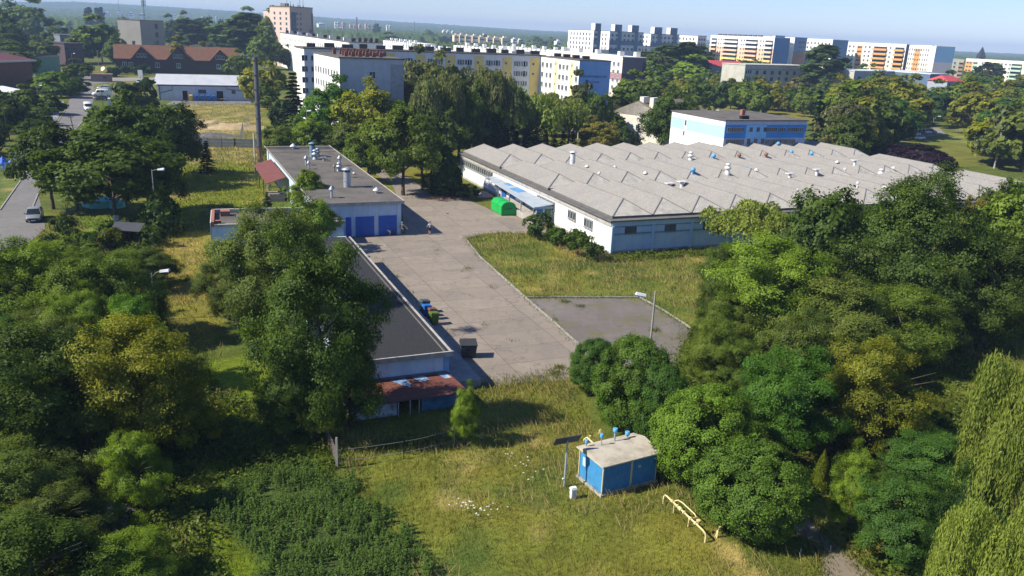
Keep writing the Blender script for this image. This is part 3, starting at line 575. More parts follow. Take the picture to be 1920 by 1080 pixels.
for i,x in enumerate(np.linspace(1.5,L-3,15)):
    mb=MB(); mb.box(x,x+2.2+(i%3)*.4,3.6,4.4,b.h+.3,b.h+1.35+.2*(i%2)); mb.build('chimney',mat('sooty brick',(.09,.075,.07),.95,.3),b.o)
for x in (14,36,58): MB().tube([(x,6,b.h+.3),(x,6,b.h+3.2)],.04).tube([(x-.7,6,b.h+2.8),(x+.7,6,b.h+2.8)],.03).build('aerial',M_ridge,b.o)
b.done(); longend=b
# end section turned to the sun, with the written gable
gA=D(1087,113,231); 
b=Bld('apartment_block','white and yellow end block whose blue gable carries the street name',gA,gA[:2]+ux*9.6,25.5,gA[2]-.1)
M_gable=mat('blue gable paint',(.24,.42,.66),.9,.1,.5)
ex=[(-.0,b.L,-.05,-.003,-1,b.h+.25,2)]
for y in (4.3,14.6): ex.append((-.05,-.003,y-1.,y+1.,-1,b.h-.5,1))
b.walls(M_white,extra=ex,mats=[M_yelw,M_gable]); b.roof(M_felt,.15,.25)
for fz in (b.h-2.9,b.h-5.7,b.h-8.5,b.h-11.3):
    for y in (1.4,7.2,9.6,11.9,18.,20.6,23.6): b.wins.append((-.02,y,fz,1.4,1.45,LF,2))
    for y in (4.3,14.6): b.wins.append((-.05,y,fz+1.0,.6,.8,LF,1))
for y in (3,9,15,21): MB().box(2.5,4.6,y,y+.8,b.h+.25,b.h+1.2).build('chimney',MATS['sooty brick'],b.o)
def text(root,s,x,z,size,m,y=-.09,name='lettering',rz=0.):
    c=bpy.data.curves.new(name,'FONT'); c.body=s; c.size=size; c.extrude=.015; c.align_x='CENTER'; c.materials.append(m); c.resolution_u=2
    t=bpy.data.objects.new(name,c); COL.objects.link(t); bpy.context.view_layer.update()
    me=bpy.data.meshes.new_from_object(t.evaluated_get(bpy.context.evaluated_depsgraph_get())); bpy.data.objects.remove(t)
    o=bpy.data.objects.new(name,me); link(o,root); o.location=(x,y,z); o.rotation_euler=(R_(90),0,rz)
    if not me.materials: me.materials.append(m)
    return o
M_ink=mat('navy lettering',(.01,.05,.16),.7,.1)
text(b.o,'KLIMONTOWSKA 5-8C',b.L*.47,b.h-4.35,.82,M_ink); text(b.o,'SM HUTNIK',b.L*.50,b.h-5.75,.62,mat('teal lettering',(.03,.15,.30),.7,.1))
mb=MB(); mb.prism([(.45*math.cos(a)*.95,.55*math.sin(a)) for a in np.linspace(0,2*math.pi,16,endpoint=False)],0,.05,0)
mb.prism([(-.12,-.2),(.02,-.25),(.16,.2),(.05,.28)],.051,.08,1)
o=mb.build('emblem',[M_ink,MATS['blue gable paint']],b.o,(b.L*.27,-.055,b.h-5.45),rot=(R_(90),0,0))
b.done()
# ---------- long white block running away behind it
nc=D(655,79,330)
b=Bld('apartment_block','long white block seen end on with a row of chimneys along its roof edge',nc,nc[:2]+ux*13,200,nc[2]-.1); b.walls(M_longw,extra=[(-.06,-.003,0,200,-1,b.h,1)],mats=[M_white]); b.roof(M_felt,.3,.3)
b.wins+=grid(4,190,40,b.h-3.6,2.8,1,1.6,1.6,2,LF,-.05); b.wins+=grid(4,190,40,b.h-6.6,2.8,1,1.6,1.6,2,LF,-.05)
for i in range(13):
    MB().box(1.5,3.1,3+i*15,4.2+i*15,b.h+.3,b.h+1.6).build('chimney',M_white if i%2 else MATS['sooty brick'],b.o)
for i in range(4): MB().box(4+i*2.2,5.2+i*2.2,2,3,b.h+.3,b.h+1.8).build('chimney',MATS['sooty brick'],b.o)
b.done()
for i,(px,py,d_,w_,dep) in enumerate(((836,97,300,8,60),(960,96,330,9,70),(1062,98,350,10,75),(775,82,420,12,60))):
    nc=D(px,py,d_); b=Bld('apartment_block','low white apartment roofline with pale chimney stacks, %s'%('just right of the round dark tree','above the middle yellow bays','behind the last yellow bay','just left of the round dark tree')[i],nc,nc[:2]+ux*w_,dep,nc[2]-.1,group='white blocks behind the long block'); b.walls(M_longw,extra=[(-.06,-.003,0,dep,-1,b.h,1)],mats=[M_white]); b.roof(M_white,.15,.2)
    for k in range(6): MB().box(1.2,2.6,2+k*dep/6.5,3.4+k*dep/6.5,b.h+.2,b.h+1.7).build('chimney',M_white,b.o)
    b.wins+=grid(3,dep-3,14,b.h-3.3,2.8,2,1.5,1.5,2,LF,-.05); b.done()
# ---------- high rise on the left
M_tow=mat('ochre tower render',(.50,.39,.30),.9,.1,.3); M_tow2=mat('plum tower render',(.23,.15,.17),.9,.1,.3); M_towb=mat('slate balcony',(.12,.17,.22),.8,.2,1)
b=facade('tower_block','tall ochre and plum tower block with aerials on its roof',(543,12.5,505),(586,16,520),17)
L=b.L; h=b.h
ex=[(-.1,L,-.12,-.003,-1,h*.56,1),(L-1.2,L+.1,-.14,-.121,h*.56,h-3,1),(L-3,L-1.2,-.14,-.003,h*.56,h*.64,1),(.9,4.2,-.5,-.003,-1,h-3,2),(-.12,-.003,0,17,-1,h-1,3)]
b.walls(M_tow,extra=ex,mats=[M_tow2,M_towb,mat('warm lit render',(.66,.52,.44),.9,.1)]); b.roof(M_felt,.2,.4)  # left face: sunlight put into a lighter render colour
for r in range(11):
    z=h-4.2-r*2.9
    for x in (5.4,8.1): b.wins.append((x,-.13 if z<h*.56 else 0,z,1.2,1.3,FR,'dark'))
    b.wins.append((2.5,-.51,z,2.2,1.3,FR,'dark'))
    for y in (3,8,13): b.wins.append((-.12,y,z,1.3,1.3,LF,'dark'))
for x,z in ((-.2+1,4.5),(3.5,3),(5.5,1.6),(9.2,2),(10.6,4),(13.2,5.5)): MB().tube([(x,3,h+.4),(x,3,h+.4+z)],.12).box(x-.3,x+.3,2.8,3.2,h+.5,h+1.4).build('aerial',M_ridge,b.o)
MB().box(2,5,6,10,h+.4,h+2).build('lift_housing',M_tow2,b.o); b.done()
wing=facade('tower_block','lower brown wing joined to the tall ochre tower',(523,21.5,535),(541,21.5,541),15); wing.walls(mat('brown wing',(.33,.21,.17),.9,.1),extra=[(-.1,-.003,0,15,-1,wing.h,1)],mats=[MATS['warm lit render']]); wing.roof(M_felt,.2,.3)  # wing's left face takes the same painted-in sunlight
wing.wins+=grid(1,14,3,4,2.9,9,1.2,1.3,'dark',LF,-.1); wing.done()
# ---------- grey concrete block with mast (upper left)
b=facade('office_block','plain grey office block with a lattice mast on its roof',(262,39,480),(306,39,497),16); b.walls(mat('grey beige panel',(.27,.26,.235),.9,.15,.2)); b.roof(M_felt,.2,.3)
for r in range(4): b.wins.append((b.L*.67,0,b.h-4.2-r*4.6,2.2,2.6,FR,'dark'))
b.wins+=grid(1,b.L*.55,4,2,3,2,1.6,1.5,'dark')
mb=MB(); x=b.L*.37
for dx,dy in ((-.5,0),(.5,0),(0,.7)): mb.tube([(x+dx,3+dy,b.h+.3),(x+dx*.5,3+dy*.5,b.h+11)],.14,5)
for k in range(6): mb.box(x-.5,x+.5,2.9,3.0,b.h+1+k*1.6,b.h+1.2+k*1.6)
mb.tube([(x-1.6,3,b.h+8.5),(x+1.6,3,b.h+8.5)],.12,5).tube([(x-1.5,3,b.h+10),(x+1.5,3,b.h+10)],.12,5)
for dx in (-1.5,-.5,.5,1.5): mb.box(x+dx-.18,x+dx+.18,2.6,2.8,b.h+7.6,b.h+11.2)
mb.build('mast',mat('mast steel',(.25,.33,.32),.6,.1),b.o); b.done()
# ---------- white barn
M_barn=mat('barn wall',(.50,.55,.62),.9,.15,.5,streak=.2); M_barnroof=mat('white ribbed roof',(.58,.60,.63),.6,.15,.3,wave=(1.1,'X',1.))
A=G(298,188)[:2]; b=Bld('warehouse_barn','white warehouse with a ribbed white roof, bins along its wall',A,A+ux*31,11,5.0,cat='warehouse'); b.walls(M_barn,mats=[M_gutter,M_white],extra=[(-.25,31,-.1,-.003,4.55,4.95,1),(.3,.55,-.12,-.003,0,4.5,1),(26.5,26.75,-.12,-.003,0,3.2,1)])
mb=MB(); rz_=5.; hr=7.9; mb.add([(-1.1,-.4,rz_),(31.4,-.4,rz_),(31.4,11.4,rz_),(-1.1,11.4,rz_),(-.2,5.5,hr),(31.4,5.5,hr)],[(0,1,5,4),(2,3,4,5)],0); mb.add([(-1.1,-.4,rz_),(-1.1,11.4,rz_),(-.2,5.5,hr),(31.4,-.4,rz_),(31.4,11.4,rz_),(31.4,5.5,hr)],[(1,0,2),(3,4,5)],1)
mb.add([(-1.1,-.4,rz_-.003),(31.4,-.4,rz_-.003),(31.4,11.4,rz_-.003),(-1.1,11.4,rz_-.003)],[(0,3,2,1)],1); mb.build('roof',[M_barnroof,M_barn],b.o)
for x0,x1,z0,z1 in ((7.2,8.7,0,3.1),(17.6,19.6,0,3.1)): door(b.o,x0,x1,-.08,-.003,z0,z1,M_dark)
add_windows(b.o,[(13.2,0,2.4,2.4,1.1,FR,'dark'),(22.9,0,2.4,1.2,1.1,FR,'dark')])
mb=MB(); mb.tube([(4.2,-.12,4.5),(4.2,-.12,3.3),(.6,-.12,2.4)],.08,6).tube([(20.4,-.12,4.5),(21,-.12,3.7),(26,-.12,3.3),(26.6,-.12,3)],.08,6); mb.build('downpipe',M_gutter,b.o); b.done(); barn=b
M_binb=mat('blue bin plastic',(.02,.13,.42),.45,.1); M_biny=mat('yellow bin plastic',(.70,.42,.02),.45,.1)
def small_bin(name,x,y,rz,m,label,s=1.,group=None,lid=None):
    o=empty(name,(x,y,.02),rz,label,'bin',group); o.scale=(s,s,s)
    mb=MB(); mb.hexa([(-.22,-.26,.08),(.22,-.26,.08),(.22,.26,.08),(-.22,.26,.08)],[(-.29,-.35,.98),(.29,-.35,.98),(.29,.33,.98),(-.29,.33,.98)]); mb.box(-.3,.3,-.37,-.34,.93,1.); mb.build('body',m,o)
    mb=MB(); mb.hexa([(-.31,-.39,.985),(.31,-.39,.985),(.31,.37,1.0),(-.31,.37,1.0)],[(-.26,-.33,1.05),(.26,-.33,1.05),(.28,.33,1.1),(-.28,.33,1.1)]); mb.tube([(-.24,.42,.98),(.24,.42,.98)],.025,6); mb.build('lid',lid or m,o)
    for sx in (-.25,.25):
        mb=MB(); mb.tube([(sx-.03,.28,.1),(sx+.03,.28,.1)],.1,10); mb.build('wheel',M_dark,o)
    return o
names=['yellow bin by the dark barn door','first blue bin right of the yellow one','second blue bin right of the yellow one','third blue bin right of the yellow one','rightmost blue bin under the barn window']
for i in range(5):
    q=barn.A+barn.e*(9.6+i*1.75)-barn.n*1.3; small_bin('waste_bin',q[0],q[1],barn.rz,M_biny if i==0 else M_binb,names[i],1.75,'bins along the white warehouse wall')
# ---------- terrace with brown tiled roof and cross gables
M_tile=mat('clay tile roof',(.19,.095,.055),.9,.3,.6,dark=(.10,.05,.04),wave=(1.5,'X',.5)); M_brk=mat('dark terrace brick',(.075,.05,.045),.95,.3,2)
b=facade('terraced_house','long dark brick terrace under an orange brown tiled roof with three gables',(215,104,392),(447,113,412),12,cat='house',zt=6.2)
L=b.L; h=b.h; hr=h+6.2; b.walls(M_brk)
mb=MB(); mb.add([(-.6,-.6,h),(L+.6,-.6,h),(L+.6,12.6,h),(-.6,12.6,h),(-.6,6,hr),(L+.6,6,hr)],[(0,1,5,4),(2,3,4,5)],0); mb.add([(0,0,h),(0,12,h),(0,6,hr-.5),(L,0,h),(L,12,h),(L,6,hr-.5)],[(1,0,2),(3,4,5)],1)
for xc,wd,z2 in ((L*.21,8.5,h+5.6),(L*.50,9.5,h+6.4),(L*.845,8.5,h+5.4)):
    mb.add([(xc-wd/2-.5,-1.0,h),(xc,-1.0,z2),(xc+wd/2+.5,-1.,h),(xc-wd/2-.5,5.8,h),(xc,6.,z2),(xc+wd/2+.5,5.8,h)],[(0,1,4,3),(1,2,5,4)],0)
    mb.add([(xc-wd/2,-.7,h-.1),(xc+wd/2,-.7,h-.1),(xc,-.7,z2-.35)],[(0,1,2)],1)
    for dx in (-1.5,0,1.5): b.wins.append((xc+dx,-.72,h+.9,1.1,1.6,FR,1))
mb.build('roof',[M_tile,M_brk],b.o)
for x in (L*.14,L*.31,L*.44,L*.74,L*.80): MB().box(x,x+1.2,6.6,8,hr-1.5,hr+1.6).build('chimney',mat('grey stack',(.2,.18,.17),.9,.2),b.o)
for x in (L*.07,L*.12,L*.33,L*.5,L*.83,L*.95,L*.97): b.wins.append((x,0,2.6,1.9,2.1,FR,2))
b.done()
# ---------- left edge buildings
M_brkl=mat('old red brick',(.17,.095,.065),.95,.4,1.4,dark=(.08,.05,.04),scale2=7); M_grn=mat('green render',(.13,.26,.17),.9,.15,.4); M_grn2=mat('grey green render',(.22,.27,.22),.9,.15,.4)
A=D(-40,118,262);B2=D(60,128,262+22)
b=Bld('brick_house','tall windowless red brick house with a maroon roof at the left edge',A,B2,10,A[2],cat='house'); b.walls(M_brkl)
mb=MB(); mb.hexa([(-1,-1,b.h+.003),(b.L+1,-1,b.h+.003),(b.L+1,11,b.h+.003),(-1,11,b.h+.003)],[(-1,-1,b.h+.4),(b.L+1,-1,b.h+.4),(b.L+1,11,b.h+2.2),(-1,11,b.h+2.2)]); mb.build('roof',mat('maroon sheet',(.12,.04,.04),.7,.2),b.o)
mb=MB(); mb.box(-1,b.L+1,-1.3,-1.01,b.h-.1,b.h+.45); mb.build('gutter',mat('pale gutter',(.45,.44,.43),.6,.2),b.o); b.done()
b=facade('side_building','windowless green rendered building with a black roof left of the street',(62,103,335),(111,110,350),16); b.walls(M_grn,mats=[M_grn2],extra=[(b.L,b.L+.1,0,16,-1,b.h,1)])
mb=MB(); mb.hexa([(-.4,-.4,b.h+.003),(b.L+.4,-.4,b.h+.003),(b.L+.4,16.4,b.h+.003),(-.4,16.4,b.h+.003)],[(.5,2,b.h+1.8),(b.L+.4,2,b.h+.5),(b.L+.4,16.4,b.h+.5),(.5,16.4,b.h+1.8)]); mb.build('roof',mat('black felt',(.03,.032,.036),.9,.2),b.o); b.done()
b=facade('side_building','grey green annex behind the maroon roofed brick house',(26,100,338),(62,101,345),12); b.walls(M_grn2); b.roof(M_grn2,.1,.1); b.done()
b=facade('storage_shed','white walled shed with a bright white roof below the brick house',(-40,172,228),(48,178,247),7,cat='shed'); b.walls(mat('shed white',(.52,.55,.60),.9,.2,.8),mats=[M_dark],extra=[(b.L,b.L+.06,1,2.2,0,2.4,1)])
mb=MB(); mb.hexa([(-.4,-.4,b.h+.003),(b.L+.4,-.4,b.h+.003),(b.L+.9,7.4,b.h+1.),(-.4,7.4,b.h+1.)],[(-.4,-.4,b.h+.12),(b.L+.4,-.4,b.h+.12),(b.L+.9,7.4,b.h+1.15),(-.4,7.4,b.h+1.15)]); mb.build('roof',mat('white sheet roof',(.72,.73,.74),.6,.1),b.o); b.done()
b=facade('storage_shed','grey shed with a small red roof at the left edge',(-50,192,205),(8,192,212),8,cat='shed'); b.walls(M_plas); b.roof(mat('dull red sheet',(.24,.06,.05),.7,.2),.4,.25); b.done()
A=G(171,153)[:2]; b=Bld('brick_hut','small brown hut with a reddish flat roof beside the street bend',A,A+ux*7.4,4.5,2.7,cat='hut'); b.walls(mat('brown hut wall',(.24,.18,.15),.95,.2)); b.roof(mat('reddish felt',(.30,.16,.12),.9,.2),.35,.25); b.wins.append((5.0,0,1.3,1.3,.8,FR,'dark')); b.done()
A=G(204,206)[:2]; b=Bld('kiosk_box','pale blue grey kiosk box on the grass behind the parked van',A,A+ux*2.3,2.3,3.0,cat='kiosk'); b.walls(mat('kiosk panel',(.50,.58,.68),.6,.1)); b.roof(mat('kiosk roof',(.7,.72,.74),.6,.1),.08,.1); MB().box(.3,1.2,-.05,-.003,.1,2.2).build('door',mat('kiosk door',(.42,.50,.60),.6,.1),b.o); b.done()
# ---------- brown and cream block
M_cream=mat('cream panel',(.74,.68,.58),.9,.08,.4); M_mauve=mat('mauve panel',(.34,.20,.22),.9,.1,.4); M_bro=mat('brown gable',(.19,.155,.165),.9,.12,.4); M_plum=mat('plum gable band',(.10,.065,.11),.9,.1,.4)
nc=D(1168,107,300); b=Bld('apartment_block','cream apartment block with a dark brown gable and plum band',nc,nc[:2]+ux*9.5,62,nc[2]-.1)
b.walls(M_cream,extra=[(0,b.L,-.06,-.003,-1,b.h+.1,1),(.2,b.L-1.5,-.08,-.061,b.h-8,b.h-5.6,2),(b.L-1.4,b.L+.05,-.09,-.061,b.h-9,b.h-1.6,2),(-.06,-.003,0,62,b.h-7.9,b.h-5.4,3)],mats=[M_bro,M_plum,M_mauve]); b.roof(M_white,.15,.25)
b.wins+=grid(1,60,18,b.h-3.2,2.7,1,1.5,1.5,2,LF,-.05)+grid(1,60,18,b.h-5.9,2.7,1,1.5,1.5,2,LF,-.05)+grid(1,60,18,b.h-8.6,2.7,1,1.5,1.5,2,LF,-.05)+grid(1,60,18,b.h-11.3,2.7,1,1.5,1.5,2,LF,-.05)
for x,y in ((1.,4),(1.5,22),(7.,3),(2,38),(2,52)): MB().box(x,x+1.8,y,y+1.8,b.h+.25,b.h+1.9).build('chimney',M_cream,b.o)
b.done()
# ---------- grey white estate in the middle distance
M_es=mat('pale estate panel',(.60,.62,.63),.9,.08,.3); M_es2=mat('slate estate panel',(.15,.21,.30),.9,.08,.3); M_es3=mat('bright estate panel',(.78,.78,.75),.9,.05,.3)
for i,(x0,x1,y0,y1,d0,lab,tw) in enumerate(((1114,1127,57,58.5,560,'leftmost white and slate block of the distant estate',[(.1,.9)]),(1144,1207,57.5,63,580,'second grey block of the distant estate, two lift towers on top',[(.13,.33),(.63,.83)]),(1221,1274,62.5,67,600,'third grey block of the distant estate, partly behind poplars',[(.1,.36),(.66,.9)]),(1309,1325,67,68.5,610,'rightmost grey block of the distant estate, above the poplars',[]))):
    b=facade('estate_block',lab,(x0,y0,d0),(x1,y1,d0+(x1-x0)*.15),38,group='grey white estate blocks')
    L=b.L; b.walls(M_es,extra=[(0,L,-.06,-.003,b.h-8.5,b.h-5.6,1),(-.08,-.003,0,38,-1,b.h,2),(0,L*.3,-.061-.02,-.061,b.h-14,b.h-11,1)],mats=[M_es2,M_es3]); b.roof(M_felt,.1,.3)
    for a,c in tw:
        mb=MB(); mb.box(L*a,L*c,-.3,5,b.h+.3,b.h+4.6,0); mb.box(L*(a+c)/2,L*c+.1,-.4,-.31,b.h-13,b.h+4.6,1); mb.box(L*a-.1,L*a,-.3,5,b.h+.3,b.h+4.6,2); mb.build('lift_tower',[M_es2,M_es2,M_es3],b.o)
    b.wins+=grid(.5,L-.5,max(3,int(L/3)),b.h-3,2.8,1,1.4,1.4,'dark')+grid(.5,L-.5,max(3,int(L/3)),b.h-5.9,2.8,1,1.4,1.4,'dark')+grid(.5,L-.5,max(3,int(L/3)),b.h-11.7,2.8,1,1.4,1.4,'dark')
    b.wins+=grid(3,36,7,b.h-3,2.8,1,1.6,1.6,'dark',LF,-.08)+grid(3,36,7,b.h-5.9,2.8,1,1.6,1.6,'dark',LF,-.08)+grid(3,36,7,b.h-8.8,2.8,1,1.6,1.6,'dark',LF,-.08)+grid(3,36,7,b.h-11.7,2.8,1,1.6,1.6,'dark',LF,-.08); b.done()
# ---------- balcony blocks on the right
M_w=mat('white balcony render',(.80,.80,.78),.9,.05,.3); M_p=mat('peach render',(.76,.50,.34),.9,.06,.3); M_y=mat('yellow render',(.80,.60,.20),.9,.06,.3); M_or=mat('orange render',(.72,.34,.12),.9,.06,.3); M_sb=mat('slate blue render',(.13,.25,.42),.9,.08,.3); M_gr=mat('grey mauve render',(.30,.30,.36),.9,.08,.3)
M_cr=mat('cream yellow render',(.80,.76,.58),.9,.05,.3); M_mint=mat('mint render',(.42,.58,.44),.9,.06,.3)
def slab(name,label,a,b_,depth,zt,bands,parts,gable,group=None,rows=8,face_w=3.1,stuffs=None):
    """a sunlit long face running from a to b (each px, py_top, dist): bands of colour by storey, balconies or stair strips as parts"""
    A=D(*a); Bp=D(*b_); b=Bld(name,label,A,Bp,depth,zt or (A[2]+Bp[2])/2,cat='apartment block',group=group); L=b.L; h=b.h
    ex=[]; mats=[]
    for z0,z1,m in bands:
        if m not in mats: mats.append(m)
        ex.append((0,L,-.05,-.003,h-z1,h-z0,mats.index(m)+1))
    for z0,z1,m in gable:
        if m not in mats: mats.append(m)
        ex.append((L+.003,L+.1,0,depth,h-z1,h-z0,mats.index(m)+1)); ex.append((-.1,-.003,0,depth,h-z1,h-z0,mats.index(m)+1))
    blocked=[]
    for x0,x1,kind,m in parts:
        blocked.append((x0*L,x1*L))
        if kind=='strip':
            if m not in mats: mats.append(m)
            ex.append((x0*L,x1*L,-.08,-.051,1,h-1.8,mats.index(m)+1))
            for r in range(rows):
                for q in (.3,.7): b.wins.append((L*(x0+(x1-x0)*q),-.07,h-3.2-r*2.8,1.6,1.,FR,'dark'))
    b.walls(M_w,extra=ex,mats=mats); b.roof(M_w,.1,.25)
    x=1.6
    while x<L-1:
        if not any(p-.6<x<q+.6 for p,q in blocked):
            for r in range(rows): b.wins.append((x,-.05,h-3.2-r*2.8,1.45,1.4,FR,2))
        x+=face_w
    for x0,x1,kind,m in parts:
        if kind!='balc': continue
        for r in range(rows):
            z=h-4.2-r*2.8; mm=m[min(r,len(m)-1)] if isinstance(m,(list,tuple)) else m
            mb=MB(); mb.box(x0*L,x1*L,-1.25,-.06,z,z+.14,0); mb.box(x0*L,x1*L,-1.33,-1.22,z-.1,z+1.1,0); mb.box(x0*L,x0*L+.1,-1.22,-.06,z+.14,z+1.1,0); mb.box(x1*L-.1,x1*L,-1.22,-.06,z+.14,z+1.1,0)
            mb.box(x0*L+.3,x1*L-.3,-.1,-.051,z+.2,z+2.35,1)
            mb.build('balcony',[mm,M_glass],b.o)
    return b
bl=[M_w,M_w,M_p,M_p,M_y,M_y,M_p,M_p]
b=slab('balcony_block','white, peach and yellow block with rows of balconies',(1333,66,630),(1453,71,560),12,None,[(0,7,M_w),(7,14,M_p),(14,17.5,M_y),(17.5,30,M_p)],[(.02,.12,'balc',bl),(.24,.47,'balc',bl),(.58,.77,'balc',bl),(.87,.99,'balc',bl)],[(0,30,M_sb)],rows=8)
for i in range(9): MB().box(3+i*6,7+i*6,4,5,b.h+.25,b.h+1.3).build('chimney',MATS['sooty brick'],b.o)
b.done()
# shaded gable masses between: slate blue ends
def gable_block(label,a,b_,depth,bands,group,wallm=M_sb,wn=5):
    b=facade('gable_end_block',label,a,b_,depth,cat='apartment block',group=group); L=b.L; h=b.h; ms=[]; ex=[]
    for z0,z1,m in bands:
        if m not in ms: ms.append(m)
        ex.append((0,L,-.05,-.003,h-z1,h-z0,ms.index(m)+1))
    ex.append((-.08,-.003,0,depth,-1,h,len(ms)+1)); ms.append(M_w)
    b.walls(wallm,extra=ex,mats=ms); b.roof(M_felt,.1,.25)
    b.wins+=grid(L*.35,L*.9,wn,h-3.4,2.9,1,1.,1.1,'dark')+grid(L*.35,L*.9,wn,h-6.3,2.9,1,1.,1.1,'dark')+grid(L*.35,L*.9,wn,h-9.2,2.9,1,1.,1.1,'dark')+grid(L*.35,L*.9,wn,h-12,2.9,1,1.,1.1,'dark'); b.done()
gable_block('slate blue gable end with a yellow band right of the balcony block',(1454,67,562),(1472,68,568),2,[(8.5,11.5,M_gr),(11.5,14.,M_y),(14,30,M_gr)],'slate blue gable ends')
gable_block('slate blue gable end with a brown lower half beside the white stripe',(1491,70,566),(1514,72,574),34,[(9,30,mat('brown gable low',(.26,.17,.15),.9,.1))],'slate blue gable ends')
b=slab('stair_block','white and cream block behind the pale tall tree',(1513,73,585),(1562,74.5,565),14,None,[(0,9,M_w),(9,30,M_cr)],[],[(0,30,M_sb)],rows=7); b.done()
gable_block('dark blue gable end with a rusty red stripe',(1562,73,566),(1590,79,575),2,[(16,30,M_gr)],'slate blue gable ends',wn=3)
b=slab('balcony_block','white and cream block with orange balconies and orange stair strips',(1591,79,585),(1700,84,548),14,None,[(0,9,M_w),(9,30,M_cr)],[(.17,.27,'strip',M_or),(.46,.70,'balc',M_or),(.82,.985,'balc',M_or)],[(0,30,M_gr)],rows=8); b.done()
b=slab('stair_block','white and cream block with an orange stair strip and slate gable',(1706,84,540),(1756,87,505),11,None,[(0,9,M_w),(9,30,M_cr)],[(.24,.46,'strip',M_or)],[(0,9,M_sb),(9,30,M_gr)],rows=9); b.done()
gable_block('shaded slate gable of the orange striped block',(1757,86,506),(1768,87,510),3,[(9,30,M_gr)],'slate blue gable ends',wn=2)
b=slab('pastel_block','long low pastel block in orange, mint and cream left of the two poplars',(1764,110,640),(1808,112,640),13,None,[(0,4,M_cr),(4,30,M_cr)],[(.0,.2,'strip',M_or),(.2,.45,'strip',M_mint),(.8,1.,'strip',M_p)],[(0,30,M_tow)],rows=6,group='pastel blocks'); b.done()
b=slab('pastel_block','long low pastel block in orange, mint and cream behind the two poplars',(1812,110,655),(1960,118,600),13,None,[(0,4,M_cr),(4,30,M_cr)],[(.0,.1,'strip',M_or),(.1,.17,'strip',M_mint),(.3,.40,'strip',M_or),(.40,.45,'strip',M_mint),(.6,.74,'balc',M_mint)],[(0,30,M_tow)],rows=6,group='pastel blocks'); b.done()
# church spire
p=D(1838,112,1000); sp=empty('church_spire',(p[0],p[1],0),0,'thin dark church spire above the pastel block','church'); z=p[2]
MB().box(-3.5,3.5,-3.5,3.5,-1,z+3).build('tower',M_brk,sp); MB().add([(-4,-4,z+3),(4,-4,z+3),(4,4,z+3),(-4,4,z+3),(0,0,z+15)],[(0,1,4),(1,2,4),(2,3,4),(3,0,4),(3,2,1,0)]).build('spire',mat('slate spire',(.03,.04,.05),.7,.1),sp)
# ---------- low white panels in the wood to the right
M_oldp=mat('old panel',(.50,.49,.42),.95,.25,.3,streak=.3)
b=facade('panel_building','pale grey panel building with a tall narrow end among the trees',(1398,121,400),(1526,126,430),14,zt=None); b.walls(M_oldp,mats=[mat('panel joint',(.3,.29,.26),.9,.2)],extra=[(0,b.L,-.1,-.003,b.h-2,b.h-1.7,1)]); b.roof(M_oldp,.2,.4)
b.wins+=grid(.5,5,3,b.h-3.6,2.9,1,.9,1.3,'dark')+grid(.5,5,3,b.h-6.5,2.9,1,.9,1.3,'dark')+grid(.5,5,3,b.h-9.4,2.9,1,.9,1.3,'dark')+grid(6,b.L-1,8,b.h-4,2.9,1,2.,1.6,'dark')+grid(6,b.L-1,8,b.h-7,2.9,1,2.,1.6,'dark'); b.done()
b=facade('panel_building','long low panel building with a pale flat roof above the round wood',(1603,131,400),(1745,139,440),16); b.walls(M_oldp); b.roof(mat('pale flat roof',(.55,.58,.60),.9,.1),.2,.4); b.wins+=grid(1,b.L-1,9,b.h-4,2.9,1,2.5,1.6,'dark'); b.done()
b=facade('panel_building','dark blue walled flat building right of the round wood',(1745,138,400),(1778,142,408),18); b.walls(mat('navy panel',(.10,.16,.25),.9,.1)); b.roof(MATS['pale flat roof'],.2,.4); b.done()
M_redr=mat('red sheet roof',(.50,.07,.08),.7,.1)
def gabled(name,label,a,b_,depth,zt,rise,wm,rm,wins=0,cat='house',group=None,hip=0.):
    b=facade(name,label,a,b_,depth,cat=cat,zt=zt,group=group); L=b.L; h=b.h; b.walls(wm); o=.5
    mb=MB(); mb.add([(-o,-o,h),(L+o,-o,h),(L+o,depth+o,h),(-o,depth+o,h),(-o+hip,depth/2,h+rise),(L+o-hip,depth/2,h+rise)],[(0,1,5,4),(2,3,4,5),(0,3,2,1)],0); mb.add([(-o,-o,h),(-o,depth+o,h),(-o+hip,depth/2,h+rise),(L+o,-o,h),(L+o,depth+o,h),(L+o-hip,depth/2,h+rise)],[(1,0,2),(3,4,5)],0 if hip else 1)
    mb.build('roof',[rm,wm],b.o)
    if wins: b.wins+=grid(1,L-1,wins,max(1,h-2.4),2.8,1,1.4,1.4,'dark')
    return b
gabled('red_roof_house','grey house with a hipped red roof, right of the round wood',(1777,151,380),(1805,154,388),9,None,2.4,mat('grey house wall',(.34,.37,.42),.9,.1),M_redr,5,hip=3).done()
gabled('red_roof_house','long red roof below the white, peach and yellow balcony block',(1335,126,470),(1400,124,480),10,None,3,mat('grey long wall',(.25,.27,.30),.9,.1),M_redr,0,hip=2).done()
# ---------- old white house with brown roof
M_old=mat('flaking white wall',(.66,.64,.58),.95,.25,.8,dark=(.42,.38,.33),streak=.35); M_olive=mat('olive brown roof',(.175,.145,.10),.9,.2,.5)
b=facade('old_hall','old white gabled hall with an olive brown roof and two stub chimneys',(1250,199,208),(1345,198,226),11,cat='house',zt=7.0)
L=b.L
